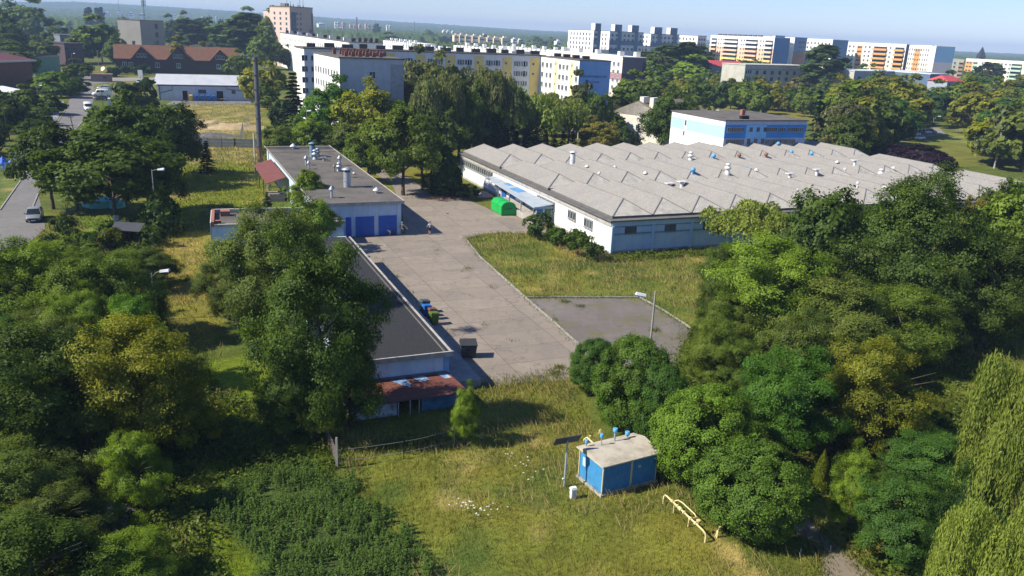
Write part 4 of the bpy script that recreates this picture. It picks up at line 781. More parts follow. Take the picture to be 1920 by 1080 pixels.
# long axis parallel to u; the sunlit gable end faces left
D2=17.; RECTS[-1]=(b.A,b.e,b.n,L,D2)
mb=MB(); mb.box(0,L,0,D2,-1,b.h); mb.add([(0,0,b.h),(0,D2,b.h),(0,D2/2,b.h+3.4),(.3,0,b.h),(.3,D2,b.h),(.3,D2/2,b.h+3.4)],[(1,0,2),(3,4,5),(0,3,5,2),(4,1,2,5)]); mb.box(L*.66,L+3,-1.6,-.003,-1,b.h-1.2,1); mb.build('wall',[M_old,mat('navy side wall',(.09,.14,.22),.9,.1)],b.o)
mb=MB(); mb.add([(.0,-.6,b.h-.1),(L+.5,-.6,b.h-.1),(L+.5,D2+.5,b.h-.1),(.0,D2+.5,b.h-.1),(.0,D2/2,b.h+3.6),(L-5,D2/2,b.h+3.6)],[(0,1,5,4),(1,2,5),(2,3,4,5),(0,3,2,1)]); mb.add([(.0,-.6,b.h-.1),(.0,D2+.5,b.h-.1),(.0,D2/2,b.h+3.6)],[(1,0,2)]); mb.build('roof',M_olive,b.o)
for y in (D2/2-1.2,D2/2-4.2): MB().box(.6,3.0,y,y+1.2,b.h+1.8,b.h+4.6).build('chimney',M_old,b.o)
MB().box(L*.55,L*.55+1.4,3.2,3.9,b.h+2.0,b.h+2.4).build('skylight',M_bluev,b.o)
MB().box(L+.2,L+1.1,-.5,.3,b.h+.1,b.h+1.2).build('flue',M_white,b.o); b.wins+=grid(2,14,3,3.2,3,1,1.2,1.5,2,LF,-.02); b.done()
# ---------- blue office building behind the hall
M_sky=mat('sky blue render',(.20,.46,.72),.85,.3,.5,dark=(.12,.30,.50)); M_skyl=mat('light blue stripe',(.38,.62,.78),.85,.1,.5); M_strong=mat('strong blue panel',(.035,.22,.55),.8,.15,.8); M_off=mat('blue grey eaves',(.36,.44,.56),.85,.15,.6)
nc=D(1361,227,168); b=Bld('office_building','two storey blue office building with ribbon windows behind the factory hall',nc,D(1514,226,168+8.)[:2],19.5,nc[2],cat='office')
L=b.L; h=b.h; b.walls(M_off,mats=[M_wall,M_skyl,M_strong,M_sky,M_dark],extra=[(-.06,-.003,-.04,19.5,-1,h,1),(-.1,-.061,0,13.2,h-3.4,h-1.1,2),(-.1,-.061,14.2,19.4,h-3.4,h-1.1,2),(-.12,-.061,13.25,14.15,-1,h-.8,1),(0,L,-.05,-.003,h-2.25,h-.75,3),(0,L*.98,-.07,-.051,h-3.4,h-2.25,3),(L*.25,L*.5,-.08,-.071,h-3.5,h-.8,4)])
b.roof(M_felt,.25,.22)
n1=10
for i in range(8): b.wins.append((.7+i*.52,-.07,h-2.2,.44,1.0,FR,'band'))
for i in range(3): b.wins.append((L*.31+i*1.75,-.09,h-2.05,.7,.8,FR,'dark'))
for i in range(5): b.wins.append((L*.515+i*.52,-.07,h-2.2,.44,1.0,FR,'band'))
for i in range(3): b.wins.append((L*.665+i*.56,-.07,h-2.2,.5,1.0,FR,'band'))
for i in range(8): b.wins.append((L*.775+i*.5,-.07,h-2.2,.42,1.0,FR,'band'))
for i in range(34):
    if not L*.24<.6+i*.52<L*.5 and .6+i*.52<L-.4: b.wins.append((.6+i*.52,-.05,h-4.7,.44,1.05,FR,'band'))
for i in range(3): b.wins.append((L*.3+i*1.75,-.05,h-4.5,.7,.95,FR,'dark'))
b.wins+=[(-.11,13.7,h-2.3,.5,1.,LF,'dark'),(-.11,14.0,h-4.6,.5,1.,LF,1)]
MB().box(L*.24,L*.33,1.5,2.3,h+.23,h+.85).build('chimney',M_dark,b.o); MB().box(L*.52,L*.56,9,9.8,h+.23,h+1.4).build('chimney',M_brickred,b.o); b.done()
# ---------- distant towers and city specks
M_d=[mat('far white',(.80,.78,.74),.9,.03),mat('far peach',(.66,.42,.30),.9,.03),mat('far cream',(.74,.62,.42),.9,.03)]
farm=[]
def far_tower(px,py,w_px,h_px,dist,mi,label,group,gx=0):
    p=D(px,py,dist); s=dist/F; W_=w_px*s*1.6; Hh=h_px*s*1.2
    o=empty('distant_tower',(p[0],p[1],p[2]-Hh),UA,label,'tower block',group)
    mb=MB(); mb.box(0,W_*.75,0,W_*.9,-60,Hh); mb.box(W_*.2,W_*.5,W_*.2,W_*.5,Hh,Hh+2.5); mb.build('wall',M_d[mi],o)
    mb=MB(); k=max(2,int(Hh/6))
    for i in range(k): mb.box(W_*.1,W_*.65,-.3,-.01,i*Hh/k+1.5,i*Hh/k+3.6)
    mb.build('window',M_glass,o); o.children[1]['kind']='stuff'
g1='towers on the wooded slope beyond the tall ochre tower'
for px,py,w_,h_,mi in ((597,44,12,6,0),(628,41,3,11,0),(632.5,41.5,3.5,11,0),(642,42,5,14,1),(656,46,4,8,1),(663,47,5,9,1),(673,46,4,9,1),(685,45,4,8,1),(690,46,4,8,1),(725,48,3,6,0),(730,48,3,6,0),(636,52,12,5,0)):
    far_tower(px,py,w_,h_,2300,mi,'%s tower on the wooded slope right of the tall ochre tower'%('tiny white' if mi==0 else 'tiny peach'),g1+(' (peach)' if mi else ''))
g2='white towers on the ridge behind the grey office block'
for px,py,w_,h_ in ((196,23,8,5),(218,24,5,5),(226,24,5,5),(240,23,8,6),(258,26,12,3),(325,27,4,12),(331,30,5,11),(339,31,6,8),(377,32,4,6),(404,31,3,9),(414,37,6,7),(482,33,8,6),(450,38,6,5),(466,39,5,5)):
    far_tower(px,py,w_,h_,2600,0,'tiny white tower on the ridge left of the tall ochre tower',g2)
g3='cream blocks in the far valley'
for k,(px,py,w_,h_) in enumerate(((852,65.5,8,12),(862,65,9,12),(873,67,10,11),(886,67,10,12),(899,69,10,13),(914,70,9,14),(926,71,11,14),(942,71,12,16))):
    far_tower(px,py,w_,h_,1300,2,'small cream block in the far valley above the white roofs',g3)
g4='small white buildings scattered before the ridge'
for px,py,w_,h_ in ((831,57,5,4),(838,58,5,8),(848,59,4,5),(962,73,7,8),(972,75,8,6),(1012,80,7,6),(1044,77,8,12),(1068,78,6,8),(1005,75,3,3),(590,52,5,4),(606,55,9,4),(575,50,5,5),(905,66,8,4)):
    far_tower(px,py,w_,h_,1400 if py>60 else 2300,0,'tiny white building scattered before the blue ridge',g4)
for px,y0,y1,dist,r,lab in ((669,32,62,1500,1.1,'tall dark chimney stack rising from the far valley'),(777,40,66,2500,1.0,'thin pale mast standing against the wooded ridge'),(224,0,30,3000,.8,'hair-thin mast at the top of the photo left of the office block')):
    p=D(px,y1,dist); q=D(px,y0,dist); mb=MB(); mb.cyl((0,0,0),r*1.4,q[2]-p[2],10,0,r); o=mb.build('chimney_stack',mat('stack grey',(.16,.15,.15),.9,.1),None,(p[0],p[1],p[2])); tag(o,lab,'mast' if 'mast' in lab else 'chimney')
# low estate roofs upper left
for i,(x0,x1,y0,y1,d_,c,lab) in enumerate(((88,128,52,53,600,'#55606e','long grey slate roofed block between the trees at upper left'),(112,155,66,67,520,'#6f757c','flat grey roof just left of the bright green street tree'),(120,155,82,83,430,'#57484a','dull brown roofed shed by the street end'))):
    b=facade('far_building',lab,(x0,y0,d_),(x1,y1,d_+8),18); b.walls(mat('far wall%d'%i,srgb(c)[:3],.9,.2,.2)); b.roof(mat('far roof%d'%i,tuple(v*.7 for v in srgb(c)[:3]),.9,.2),.3,.4); b.wins+=grid(1,b.L-1,6,max(1,b.h-3),3,1,2,1.4,'dark'); b.done()
# ============================================================ plants
LM={'high':None,'broad':leafmat('leaf broad',(.058,.098,.011),(.185,.25,.028)),'round':leafmat('leaf round',(.042,.085,.010),(.12,.20,.022),.22),'willow':leafmat('leaf willow',(.085,.115,.022),(.20,.235,.055),.35),
    'poplar':leafmat('leaf poplar',(.04,.07,.014),(.10,.145,.035)),'spruce':leafmat('needle',(.016,.034,.015),(.05,.08,.03),.1),'thuja':leafmat('thuja scale leaf',(.03,.06,.008),(.09,.14,.014),.15),
    'acacia':leafmat('leaf acacia',(.03,.078,.012),(.10,.19,.024),.4),'birch':leafmat('leaf birch',(.07,.095,.02),(.16,.185,.045),.3),'shrub':leafmat('leaf shrub',(.03,.06,.008),(.09,.14,.018)),'plum':leafmat('leaf plum',(.012,.006,.012),(.035,.014,.03),.2)}
M_bark=mat('bark',(.10,.08,.06),.95,.4,3); M_birch=mat('pale bark',(.42,.40,.36),.9,.4,5); M_wash=mat('whitewashed bark',(.6,.6,.58),.9,.3,3)
def nrm(a): return a/(np.linalg.norm(a,axis=-1,keepdims=True)+1e-9)
def leafquads(name,P,N,s,asp,m,tone,rng,T=None):
    n=len(P); N=nrm(N); T=nrm(np.cross(N,rng.normal(size=(n,3)))) if T is None else nrm(T); B=nrm(np.cross(N,T)); s=s*rng.uniform(.6,1.3,(n,1)); a=T*s*asp*.5; b=B*s*.5
    fold=N*s*.18
    V=np.stack([P-a-b*.6,P+a*.2-b+fold,P+a+b*.5,P-a*.2+b+fold],1).reshape(-1,3); Q=np.arange(n*4).reshape(n,4)
    return fast_mesh(name,V,Q,m,tone=np.repeat(np.clip(tone,0,1),4))
def crown(kind,lod,seed):
    r=np.random.default_rng(seed*31+lod+sum(map(ord,kind))); k=kind; 
    cnt={0:(64,9,125),1:(46,8,40),2:(24,8,22)}[lod]; sz={0:.098,1:.25,2:.62}[lod]
    if k in('high','broad','round','acacia','birch','poplar','shrub','plum'):
        R0,H0,z0={'high':(4.5,10,2.6),'broad':(4.5,10,.2),'round':(3.6,6.6,.25),'acacia':(4,9,.5),'birch':(3,12,.8),'poplar':(2.,16,1.5),'shrub':(1.6,2.4,.05),'plum':(3,4.6,.5)}[k]
        nl,nt,ne=cnt; lr={0:.235,1:.26,2:.34}[lod]; irr=.26; sig={0:.062,1:.07,2:.085}[lod]; fac=1.
        if k=='round': nl=int(nl*2.6); lr=.155; irr=.0; sz*=.85; nt=max(7,nt-2); ne=int(ne*.75); sig*=.85
        if k=='acacia': sz*=.75; ne=int(ne*1.3); lr=.27
        if k=='birch': sz*=.8; lr=.26
        if k=='poplar': lr=.42; nl=int(nl*1.1); irr=.15
        if k=='shrub': nl=max(10,nl//2); ne=max(6,ne//3); sz*={0:.62,1:.6,2:.55}[lod]
        d=nrm(r.normal(size=(nl,3))); d[:,2]=np.where(d[:,2]<-.85,-d[:,2],d[:,2])
        rad=r.uniform(.5,.82,(nl,1))*(1+irr*r.normal(size=(nl,1))*.6); 
        if k=='round': rad=r.uniform(.86,.93,(nl,1))
        elif k in('broad','high','acacia','birch'): rad=rad*np.where(r.random((nl,1))<.16,1.22,1.)
        ax=np.array([R0,R0,(H0-z0)/2]); c=np.array([0,0,(H0+z0)/2]); lc=c+d*rad*ax
        lrr=np.array([R0,R0,min(R0*.85,(H0-z0)*.5)])*lr*r.uniform(.7,1.25,(nl,1))
        if k=='acacia': lrr[:,2]*=.6
        if k=='poplar': lrr[:,2]*=1.6
        td=nrm(r.normal(size=(nl,nt,3))+d[:,None]*.7+np.array([0,0,.35])); tc=lc[:,None]+td*lrr[:,None]*r.uniform(.75,1.1,(nl,nt,1))
        P=(tc[:,:,None]+r.normal(size=(nl,nt,ne,3))*R0*sig*np.array([1,1,.75])).reshape(-1,3)
        N=(td[:,:,None]*1.25+d[:,None,None]*.45+r.normal(size=(nl,nt,ne,3))*.5+np.array([0,0,.4])).reshape(-1,3)
        tone=(r.random((nl,1,1))*.4+r.random((nl,nt,1))*.5+r.random((nl,nt,ne))*.35-.1).reshape(-1)
        P[:,2]=np.maximum(P[:,2],.05)
        asp=1.5 if k!='acacia' else 2.2
        T=None
        if k=='birch': T=np.tile([0,0,-1.],(len(P),1))+r.normal(size=P.shape)*.4
        me=leafquads('crown',P,N,sz,asp,LM[k],tone,r,T)
    elif k=='willow':
        R0,H0=5.,10.; nl={0:24,1:26,2:16}[lod]; ns={0:96,1:40,2:12}[lod]; nn={0:17,1:9,2:6}[lod]
        d=nrm(r.normal(size=(nl,3))); d[:,2]=np.abs(d[:,2])*1.0; rad=r.uniform(.45,1.0,(nl,1)); lc=np.array([0,0,5.6])+d*rad*np.array([R0,R0,4.2])
        sd=nrm(r.normal(size=(nl,ns,3))+d[:,None]*.8+np.array([0,0,.4])); st=lc[:,None]+sd*np.array([1.15,1.15,.8]); L=r.uniform(.8,1.9 if lod else 3.4,(nl,ns,1,1))*r.uniform(.7,1.3,(nl,1,1,1)); t=np.linspace(0,1,nn)[None,None,:,None]
        out=(sd*np.array([1,1,0]))[:,:,None]*t*.5
        P=st[:,:,None]+out+np.array([0,0,-1.])*t*L+r.normal(size=(nl,ns,nn,3))*.10; P=P.reshape(-1,3); P[:,2]=np.maximum(P[:,2],.15+r.random(len(P))*.5)
        N=((sd*np.array([1,1,.3])+np.array([0,0,.45]))[:,:,None]+r.normal(size=(nl,ns,nn,3))*.45).reshape(-1,3)
        tone=(r.random((nl,1,1))*.3+r.random((nl,ns,1))*.4+r.random((nl,ns,nn))*.3).reshape(-1)
        T=np.tile([0,0,-1.],(len(P),1))+r.normal(size=P.shape)*.5
        me=leafquads('crown',P,N,{0:.07,1:.2,2:.5}[lod],{0:3.6,1:2.4,2:1.8}[lod],LM[k],tone,r,T)
    elif k=='spruce':
        R0,H0=2.2,12.; nw={0:26,1:18,2:11}[lod]; nb={0:13,1:10,2:7}[lod]; nn={0:26,1:12,2:6}[lod]; Ps=[];Ns=[];Ts=[];to=[]
        for i in range(nw):
            f=i/(nw-1); z=.6+f*(H0-.9); rr=R0*(1-f)**.85+.12
            for j in range(nb):
                a=r.random()*6.28; ln=rr*r.uniform(.75,1.1); t=r.random(nn)**.7; dirv=np.array([math.cos(a),math.sin(a),0]); side=np.array([-dirv[1],dirv[0],0])
                p=np.array([0,0,z])+np.outer(t*ln,dirv)+np.outer(t*t*ln*-.28+r.normal(size=nn)*.05,[0,0,1])+np.outer(r.normal(size=nn)*.14*(1.2-t)*ln*.8,side)
                Ps.append(p); Ns.append(np.tile(dirv*.5+[0,0,.9],(nn,1))+r.normal(size=(nn,3))*.35); Ts.append(np.tile(dirv,(nn,1))+r.normal(size=(nn,3))*.4); to.append(.2+.5*r.random()+.3*t*r.random(nn))
        me=leafquads('crown',np.concatenate(Ps),np.concatenate(Ns),{0:.2,1:.34,2:.6}[lod],2.,LM[k],np.concatenate(to),r,np.concatenate(Ts))
    else: # thuja
        R0,H0=1.3,5.; n={0:9000,1:2600,2:600}[lod]; f=r.random(n)**.8; a=r.random(n)*6.283; lump=1+.10*np.sin(a*3+f*9)+.07*np.sin(a*5-f*17); rr=R0*np.sin(np.clip((1-f)*2.1,0,1.57))*lump*r.uniform(.8,1.03,n)
        P=np.stack([rr*np.cos(a),rr*np.sin(a),.05+f*(H0-.05)],-1); N=np.stack([np.cos(a),np.sin(a),.35*np.ones(n)],-1)+r.normal(size=(n,3))*.4; T=np.tile([0,0,1.],(n,1))+r.normal(size=(n,3))*.35
        me=leafquads('crown',P,N,{0:.10,1:.2,2:.42}[lod],2.2,LM[k],.5*r.random(n)+.5*vnoise(a*2,f*9,1.),r,T)
    return me,R0,H0
def trunkmesh(kind,seed,R0,H0,wash=False):
    r=random.Random(seed); mb=MB(); ht=H0*{'high':.6,'broad':.62,'round':.5,'acacia':.7,'birch':.85,'poplar':.9,'willow':.6,'spruce':.95,'thuja':.6,'shrub':.5,'plum':.6}[kind]; rb={'shrub':.05,'thuja':.12,'birch':.16,'spruce':.2}.get(kind,.026*H0)
    n=6; pts=[(r.uniform(-.05,.05)*i*.5,r.uniform(-.05,.05)*i*.5,-.2+(ht+.2)*i/n) for i in range(n+1)]; rad=[rb*(1.15 if i==0 else 1)*(1-.75*i/n) for i in range(n+1)]
    if wash: mb.tube(pts[:2],[rad[0]*1.01,rad[1]*1.01],8,1); mb.tube(pts[1:],rad[1:],8,0)
    else: mb.tube(pts,rad,8,0)
    if kind in('high','broad','acacia','birch','willow','plum','poplar'):
        for j in range(9):
            t=r.uniform(.3,.95); z=ht*t; a=r.random()*6.28; l=R0*r.choice((.5,.65,.8,.98))*(1.1-.3*t); up=r.uniform(.35,.8)*l*(3 if kind=='poplar' else 1)
            l*=.5 if kind=='poplar' else 1
            p0=np.array([0,0,z]); p1=p0+np.array([math.cos(a)*l*.5,math.sin(a)*l*.5,up*.6]); p2=p0+np.array([math.cos(a)*l,math.sin(a)*l,up]); q=rb*(1-.75*t)*.6
            mb.tube([p0,p1,p2],[q,q*.65,q*.25],6)
    if kind=='shrub':
        for j in range(5):
            a=j*1.26; mb.tube([(0,0,-.1),(math.cos(a)*.5,math.sin(a)*.5,1.2)],[.04,.015],5)
    o=mb.build('trunk',[M_birch if kind=='birch' else M_bark,M_wash]); me=o.data; bpy.data.objects.remove(o); return me
CR={};TR={}
TINT={'n':(1,1,1),'d':(.60,.66,.72),'y':(1.75,1.28,.85),'b':(1.35,1.4,1.0),'g':(1.0,.93,1.35),'o':(1.45,1.05,.8),'e':(.66,.80,.85),'k':(.42,.46,.55)}
LM['high']=LM['broad']
NAMES={'high':'leafy_tree','broad':'leafy_tree','round':'globe_tree','willow':'willow','poplar':'poplar','spruce':'spruce','thuja':'thuja','acacia':'acacia','birch':'birch','shrub':'shrub','plum':'plum_tree'}
def plant(kind,base,H_,R_w,tint,label,group=None,wash=False):
    d=math.hypot(base[0],base[1]); lod=0 if d<88 else (1 if d<210 else 2)
    if kind=='shrub' and d>70: lod=max(lod,1)
    nv={0:2,1:3,2:2}[lod]; v=random.randrange(nv); key=(kind,lod,v)
    if key not in CR:
        CR[key]=crown(kind,lod,v)
    me,R0,H0=CR[key]; tk=(kind,v,wash)
    if tk not in TR: TR[tk]=trunkmesh(kind,v*7+3,R0,H0,wash)
    o=empty(NAMES[kind],(base[0],base[1],0),random.random()*6.28,label,{'shrub':'shrub','thuja':'thuja','spruce':'spruce','willow':'willow','birch':'birch','poplar':'poplar'}.get(kind,'tree'),group)
    s=(R_w/R0,R_w/R0,H_/H0)
    t=bpy.data.objects.new('trunk',TR[tk]); link(t,o); t.scale=(s[2]**.5*min(s[0],1.3)**.5,)*2+(s[2],)
    c=bpy.data.objects.new('crown',me); link(c,o); c.scale=s; j=random.uniform(.88,1.12); tc=TINT[tint]; c.color=(tc[0]*j*random.uniform(.95,1.05),tc[1]*j,tc[2]*j,1)
    return o
TREES=[]
def T(kind,cx,yb,yt,w_,tint,label,group=None,wash=False,zt=None):
    bx=cx; 
    for _ in range(5):
        b=G(bx,yb)[:2]; z=zfor(b,yt); m=pr((b[0],b[1],z*.6))[0]; bx+=cx-m
    b=G(bx,yb)[:2]; z=zfor(b,yt); s=math.hypot(b[0],b[1]-0)/F*math.hypot(1,0); Rw=w_/2*np.linalg.norm(np.array([b[0],b[1],z*.5])-CP)/F
    TREES.append((b[0],b[1],Rw)); return plant(kind,b,z,Rw,tint,label,group,wash)
# -- near, left side of the picture
for a in [
 ('broad',15,990,845,200,'g','grey green bushy tree filling the bottom left corner'),
 ('broad',120,1030,915,150,'g','grey green tree above the pale rubble patch at bottom left'),
 ('broad',60,1160,985,260,'d','dark tree cut off by the bottom edge in the left corner'),
 ('broad',258,965,818,115,'b','slender bright green tree just left of the shaded lawn'),
 ('broad',240,1110,1010,160,'b','bright low tree at the bottom edge below the slender bright tree'),
 ('broad',50,870,600,250,'d','big dark green tree at the left edge, halfway down'),
 ('broad',262,842,588,235,'y','large yellow green tree in the left wood'),
 ('broad',165,905,770,150,'g','greyish tree between the yellow green tree and the left edge'),
 ('broad',330,835,690,120,'y','small yellowish crown leaning out to the right of the yellow green tree'),
 ('broad',45,640,452,190,'b','bright green tree at the left edge just below the street'),
 ('broad',150,650,480,150,'n','leafy green tree below the parked silver car'),
 ('broad',135,700,550,120,'b','upright bright crown left of the yellow green tree'),
 ('broad',178,700,545,90,'b','second upright bright crown left of the yellow green tree'),
 ('broad',230,640,480,150,'n','green tree beside the lower street lamp'),
 ('acacia',250,730,560,120,'b','light green feathery tree under the lower street lamp'),
 ('broad',290,540,465,100,'d','dark green tree right behind the lower street lamp head'),
 ('broad',118,520,455,100,'n','rounded tree right under the silver car by the street'),
 ('broad',515,640,388,215,'g','big grey green tree in front of the whitewashed annex'),
 ('broad',590,470,365,80,'b','bright top of the tree hiding the middle of the annex'),
 ('broad',425,600,470,110,'g','left hand limb crown of the grey green tree, over dry grass'),
 ('broad',600,815,452,232,'e','largest dark green tree beside the black roofed store row'),
 ('broad',545,815,650,140,'e','lower crown under the largest tree left of the rusty shed'),
 ('broad',655,800,600,110,'d','dark crown overhanging the rusty shed'),
 ('broad',590,818,735,110,'n','leafy low growth at the foot of the largest tree'),
 ('broad',872,834,728,58,'b','young upright bright tree right of the rusty shed'),
 ('broad',575,412,322,68,'b','green tree standing over the garage roof edge'),
 ('high',756,366,205,125,'n','big leafy tree with visible trunk right of the garage roof'),
 ('thuja',836,364,274,56,'d','tall cone shaped dark conifer left of the factory hall'),
 ('shrub',803,360,325,32,'b','small bright bush at the foot of the cone shaped conifer'),
 ('shrub',870,372,345,60,'d','dark low shrubbery along the factory hall corner'),
 ('high',88,392,235,110,'k','dark purplish maple beside the street, above the silver car'),
 ('broad',230,352,190,130,'d','dark round tree between the street and the dry meadow'),
 ('broad',320,330,182,115,'k','darkest round tree at the meadow edge, left of the chimney'),
 ('broad',272,400,235,120,'d','dark tree behind the whitewashed garden tree'),
 ('high',140,395,300,100,'n','green garden tree right of the dark maple'),
 ('shrub',255,215,155,75,'g','pale olive shrub beside the kiosk box'),
 ('shrub',205,262,205,55,'n','low shrub by the street above the dark wooden pole'),
 ('shrub',238,262,205,60,'b','lime green shrub before the darkest round tree'),
 ('thuja',300,438,355,72,'d','dark conical bush behind the upper street lamp'),
 ('spruce',387,326,264,34,'n','small conical tree alone on the dry meadow'),
 ('spruce',501,400,360,26,'g','small blue green spruce in front of the open lean-to'),
 ('spruce',550,262,135,70,'k','dark spruce between the steel chimney and the green tree'),
 ('acacia',617,285,148,98,'b','bright feathery tree hiding the corner of the plastered block'),
 ('broad',520,300,228,62,'n','green tree just right of the steel chimney'),
 ('broad',478,200,130,58,'y','olive tree at the right end of the white warehouse'),
 ('broad',515,190,128,42,'y','yellowish tree right of the steel chimney top'),
 ('broad',500,205,165,40,'n','low tree behind the steel chimney'),
 ('broad',662,310,222,86,'g','greyish green tree behind the garage roof'),
 ('broad',700,300,163,112,'y','olive green tree under the plastered block gable'),
 ('broad',748,300,196,96,'b','bright leafy tree behind the garage roof vents'),
 ('birch',780,250,108,72,'g','slim birch at the right edge of the plastered block'),
 ('birch',815,262,104,84,'n','tall pale birch in front of the first yellow bay'),
 ('willow',822,300,125,104,'g','tall drooping olive birch in the middle of the tree belt'),
 ('birch',878,262,108,80,'g','pale topped birch before the second yellow bay'),
 ('broad',862,298,160,84,'d','dark round tree in the middle of the tree belt'),
 ('broad',900,292,158,78,'d','second dark round tree in the middle of the tree belt'),
 ('willow',926,290,120,96,'g','tall drooping tree before the third yellow bay'),
 ('broad',990,182,135,42,'b','round green tree in front of the block behind the willow'),
 ('spruce',965,182,124,24,'b','slender green tree left of the round one in front of the block'),
 ('willow',985,286,160,140,'b','large golden green weeping willow behind the factory roof'),
 ('willow',1068,288,182,112,'b','second weeping willow, nearer the blue gable'),
 ('birch',1088,260,150,60,'g','thin olive tree before the blue gable'),
 ('broad',1120,275,162,54,'d','dark tree at the foot of the blue gable'),
 ('broad',1178,225,150,62,'n','tree left of the old white hall'),
 ('broad',1192,205,148,60,'y','olive tree behind the old white hall gable'),
 ('broad',1245,286,180,84,'d','dark leafy tree in front of the old white hall'),
 ('broad',1292,280,190,60,'d','dark tree between the old white hall and the blue office'),
 ('spruce',1196,286,232,22,'d','thin dark spruce on the green lawn'),
 ('shrub',1166,280,240,56,'n','dense shrub left of the green lawn'),
 ('shrub',1215,225,205,40,'n','bush at the foot of the old white hall gable'),
 ('spruce',1533,278,170,42,'d','tall spruce right of the blue office'),
 ('poplar',1548,190,84,62,'n','tall pale tree before the white stair block'),
 ('birch',1505,205,150,40,'g','greyish birch above the blue office'),
 ('birch',1487,200,150,36,'y','bleached half dead birch above the blue office'),
 ('poplar',1845,172,112,24,'d','left poplar of the pair before the pastel blocks'),
 ('poplar',1866,172,118,24,'n','right poplar of the pair before the pastel blocks'),
 ('plum',1645,312,276,76,'n','purple leaved plum tree left behind the factory roof'),('plum',1705,318,276,80,'n','middle purple leaved plum tree behind the factory roof'),('plum',1752,328,284,70,'n','purple leaved plum tree right behind the factory roof'),
 ('poplar',352,104,36,54,'n','tall pale tree behind the middle gable'),('broad',386,104,44,44,'d','full dark tree behind the middle gable'),('poplar',432,110,32,62,'b','tall bright tree behind the right gable of the terrace'),('poplar',470,118,24,66,'n','tallest tree right of the terrace'),('broad',508,122,34,50,'g','greyish tree between terrace and ochre tower'),
 ('broad',152,118,62,46,'n','full tree above the brown hut'),('broad',108,100,52,46,'d','dark tree behind the green building'),('broad',80,122,78,50,'g','grey green tree at the black roof of the green building'),('broad',150,150,118,46,'d','dark tree on the bend opposite the brown hut'),('broad',35,150,98,60,'n','tree between the brick house and the green building'),('broad',140,178,150,44,'d','dark garden tree just left of the street'),('broad',90,175,146,60,'n','garden tree between the shed and the street'),('broad',95,215,182,46,'d','dark garden tree by the shed gable'),('broad',20,240,196,60,'k','very dark garden tree below the white roofed shed'),('broad',60,262,225,56,'d','round dark garden bush tree left of the street'),('broad',20,125,75,60,'d','dark tree above the maroon roofed brick house'),('broad',232,60,36,36,'d','hazy tree left of the mast office block'),('broad',448,150,104,44,'n','tree just above the right end of the white warehouse roof'),('broad',540,130,92,40,'d','dark tree left of the long white block'),
 ('broad',640,300,238,80,'d','dark tree touching the far right corner of the garage roof'),('broad',722,262,172,92,'n','tree before the corner of the plastered block'),('broad',690,340,240,84,'n','leafy tree leaning over the garage roof edge'),('willow',848,262,136,96,'g','broad drooping tree before the long white block'),('willow',888,280,152,92,'g','drooping tree left of the golden willow'),('broad',792,330,222,86,'d','dark tree left of the cone shaped conifer'),('broad',842,306,196,84,'d','dark tree behind the cone shaped conifer'),('willow',950,290,170,92,'n','willow just left of the golden one'),('willow',1028,280,176,96,'n','willow between the golden one and the blue gable'),
 ('broad',1205,215,150,60,'n','full tree behind the old white hall chimneys'),('broad',1160,235,180,60,'n','full tree at the lane below the brown gable'),('broad',1228,178,120,70,'n','full tree below the pale poplars'),('broad',1290,180,118,80,'b','full bright tree below the pale poplars'),
 # near, right side
 ('shrub',1008,447,398,64,'n','bushy shrub by the end of the loading canopy'),
 ('shrub',1046,462,425,50,'b','middle shrub against the sunlit factory wall'),
 ('shrub',1084,478,432,58,'b','bright leafy shrub against the sunlit factory wall'),
 ('shrub',1112,488,455,46,'n','last shrub before the factory corner'),
 ('willow',1400,492,374,150,'b','rounded bright willow in front of the factory end wall'),
 ('broad',1552,560,334,148,'d','dark tree rising against the factory roof'),
 ('broad',1722,620,332,235,'d','largest dark maple against the factory roof'),
 ('birch',1826,480,352,40,'y','pale thin top beside the largest maple'),
 ('broad',1880,600,356,150,'n','green tree at the right edge, against the factory roof'),
 ('broad',1450,650,438,220,'b','large bright green tree left of the dark maple'),
 ('broad',1560,690,520,230,'g','greyish green tree below the dark maple'),
 ('broad',1690,690,540,180,'n','green tree in the middle of the right wood'),
 ('broad',1865,650,445,170,'d','dark green tree at the right edge beside the nettle slope'),
 ('broad',1340,735,602,120,'n','round leafy tree right of the grey parking patch'),
 ('broad',1660,850,640,170,'o','yellow brown ash tree in the right wood'),
 ('acacia',1480,850,655,178,'b','vivid green acacia behind the globe trees'),
 ('acacia',1425,790,700,100,'n','small acacia between globe trees and vivid acacia'),
 ('broad',1590,760,640,90,'k','shaded tree between the vivid acacia and the ash'),
 ('round',1118,738,640,92,'e','smallest globe crowned tree, leftmost by the yard corner'),
 ('round',1190,812,640,140,'n','tall globe crowned tree, second from the yard corner'),
 ('round',1240,840,690,104,'e','globe crowned tree right behind the blue hut'),
 ('round',1326,905,735,180,'b','broad globe crowned tree right of the blue hut'),
 ('round',1412,992,842,188,'n','lowest globe crowned tree, beside the yellow pipes'),
 ('thuja',1542,922,843,28,'y','narrow columnar bright thuja'),
 ('broad',1605,990,848,84,'b','pyramid shaped young maple right of the columnar thuja'),
 ('acacia',1755,930,815,150,'n','airy green acacia left of the great willow'),
 ('acacia',1700,1060,905,150,'n','lower airy acacia, left of the great willow'),
 ('acacia',1830,1120,880,120,'d','shaded acacia under the great willow'),
 ('willow',1905,1090,655,210,'b','great weeping willow at the right edge'),
 ('willow',1850,1290,925,190,'b','lower weeping willow in the bottom right corner'),
 
 ('shrub',258,445,410,46,'y','yellow flowering bush in the garden'),('shrub',197,450,420,26,'d','dark globe bush on the garden lawn'),('shrub',120,446,402,40,'n','hedge bush between silver car and garden'),('shrub',100,480,440,60,'d','dark bush at the garden corner'),
 ('shrub',112,182,137,62,'b','lime green roadside tree in front of the green building'),
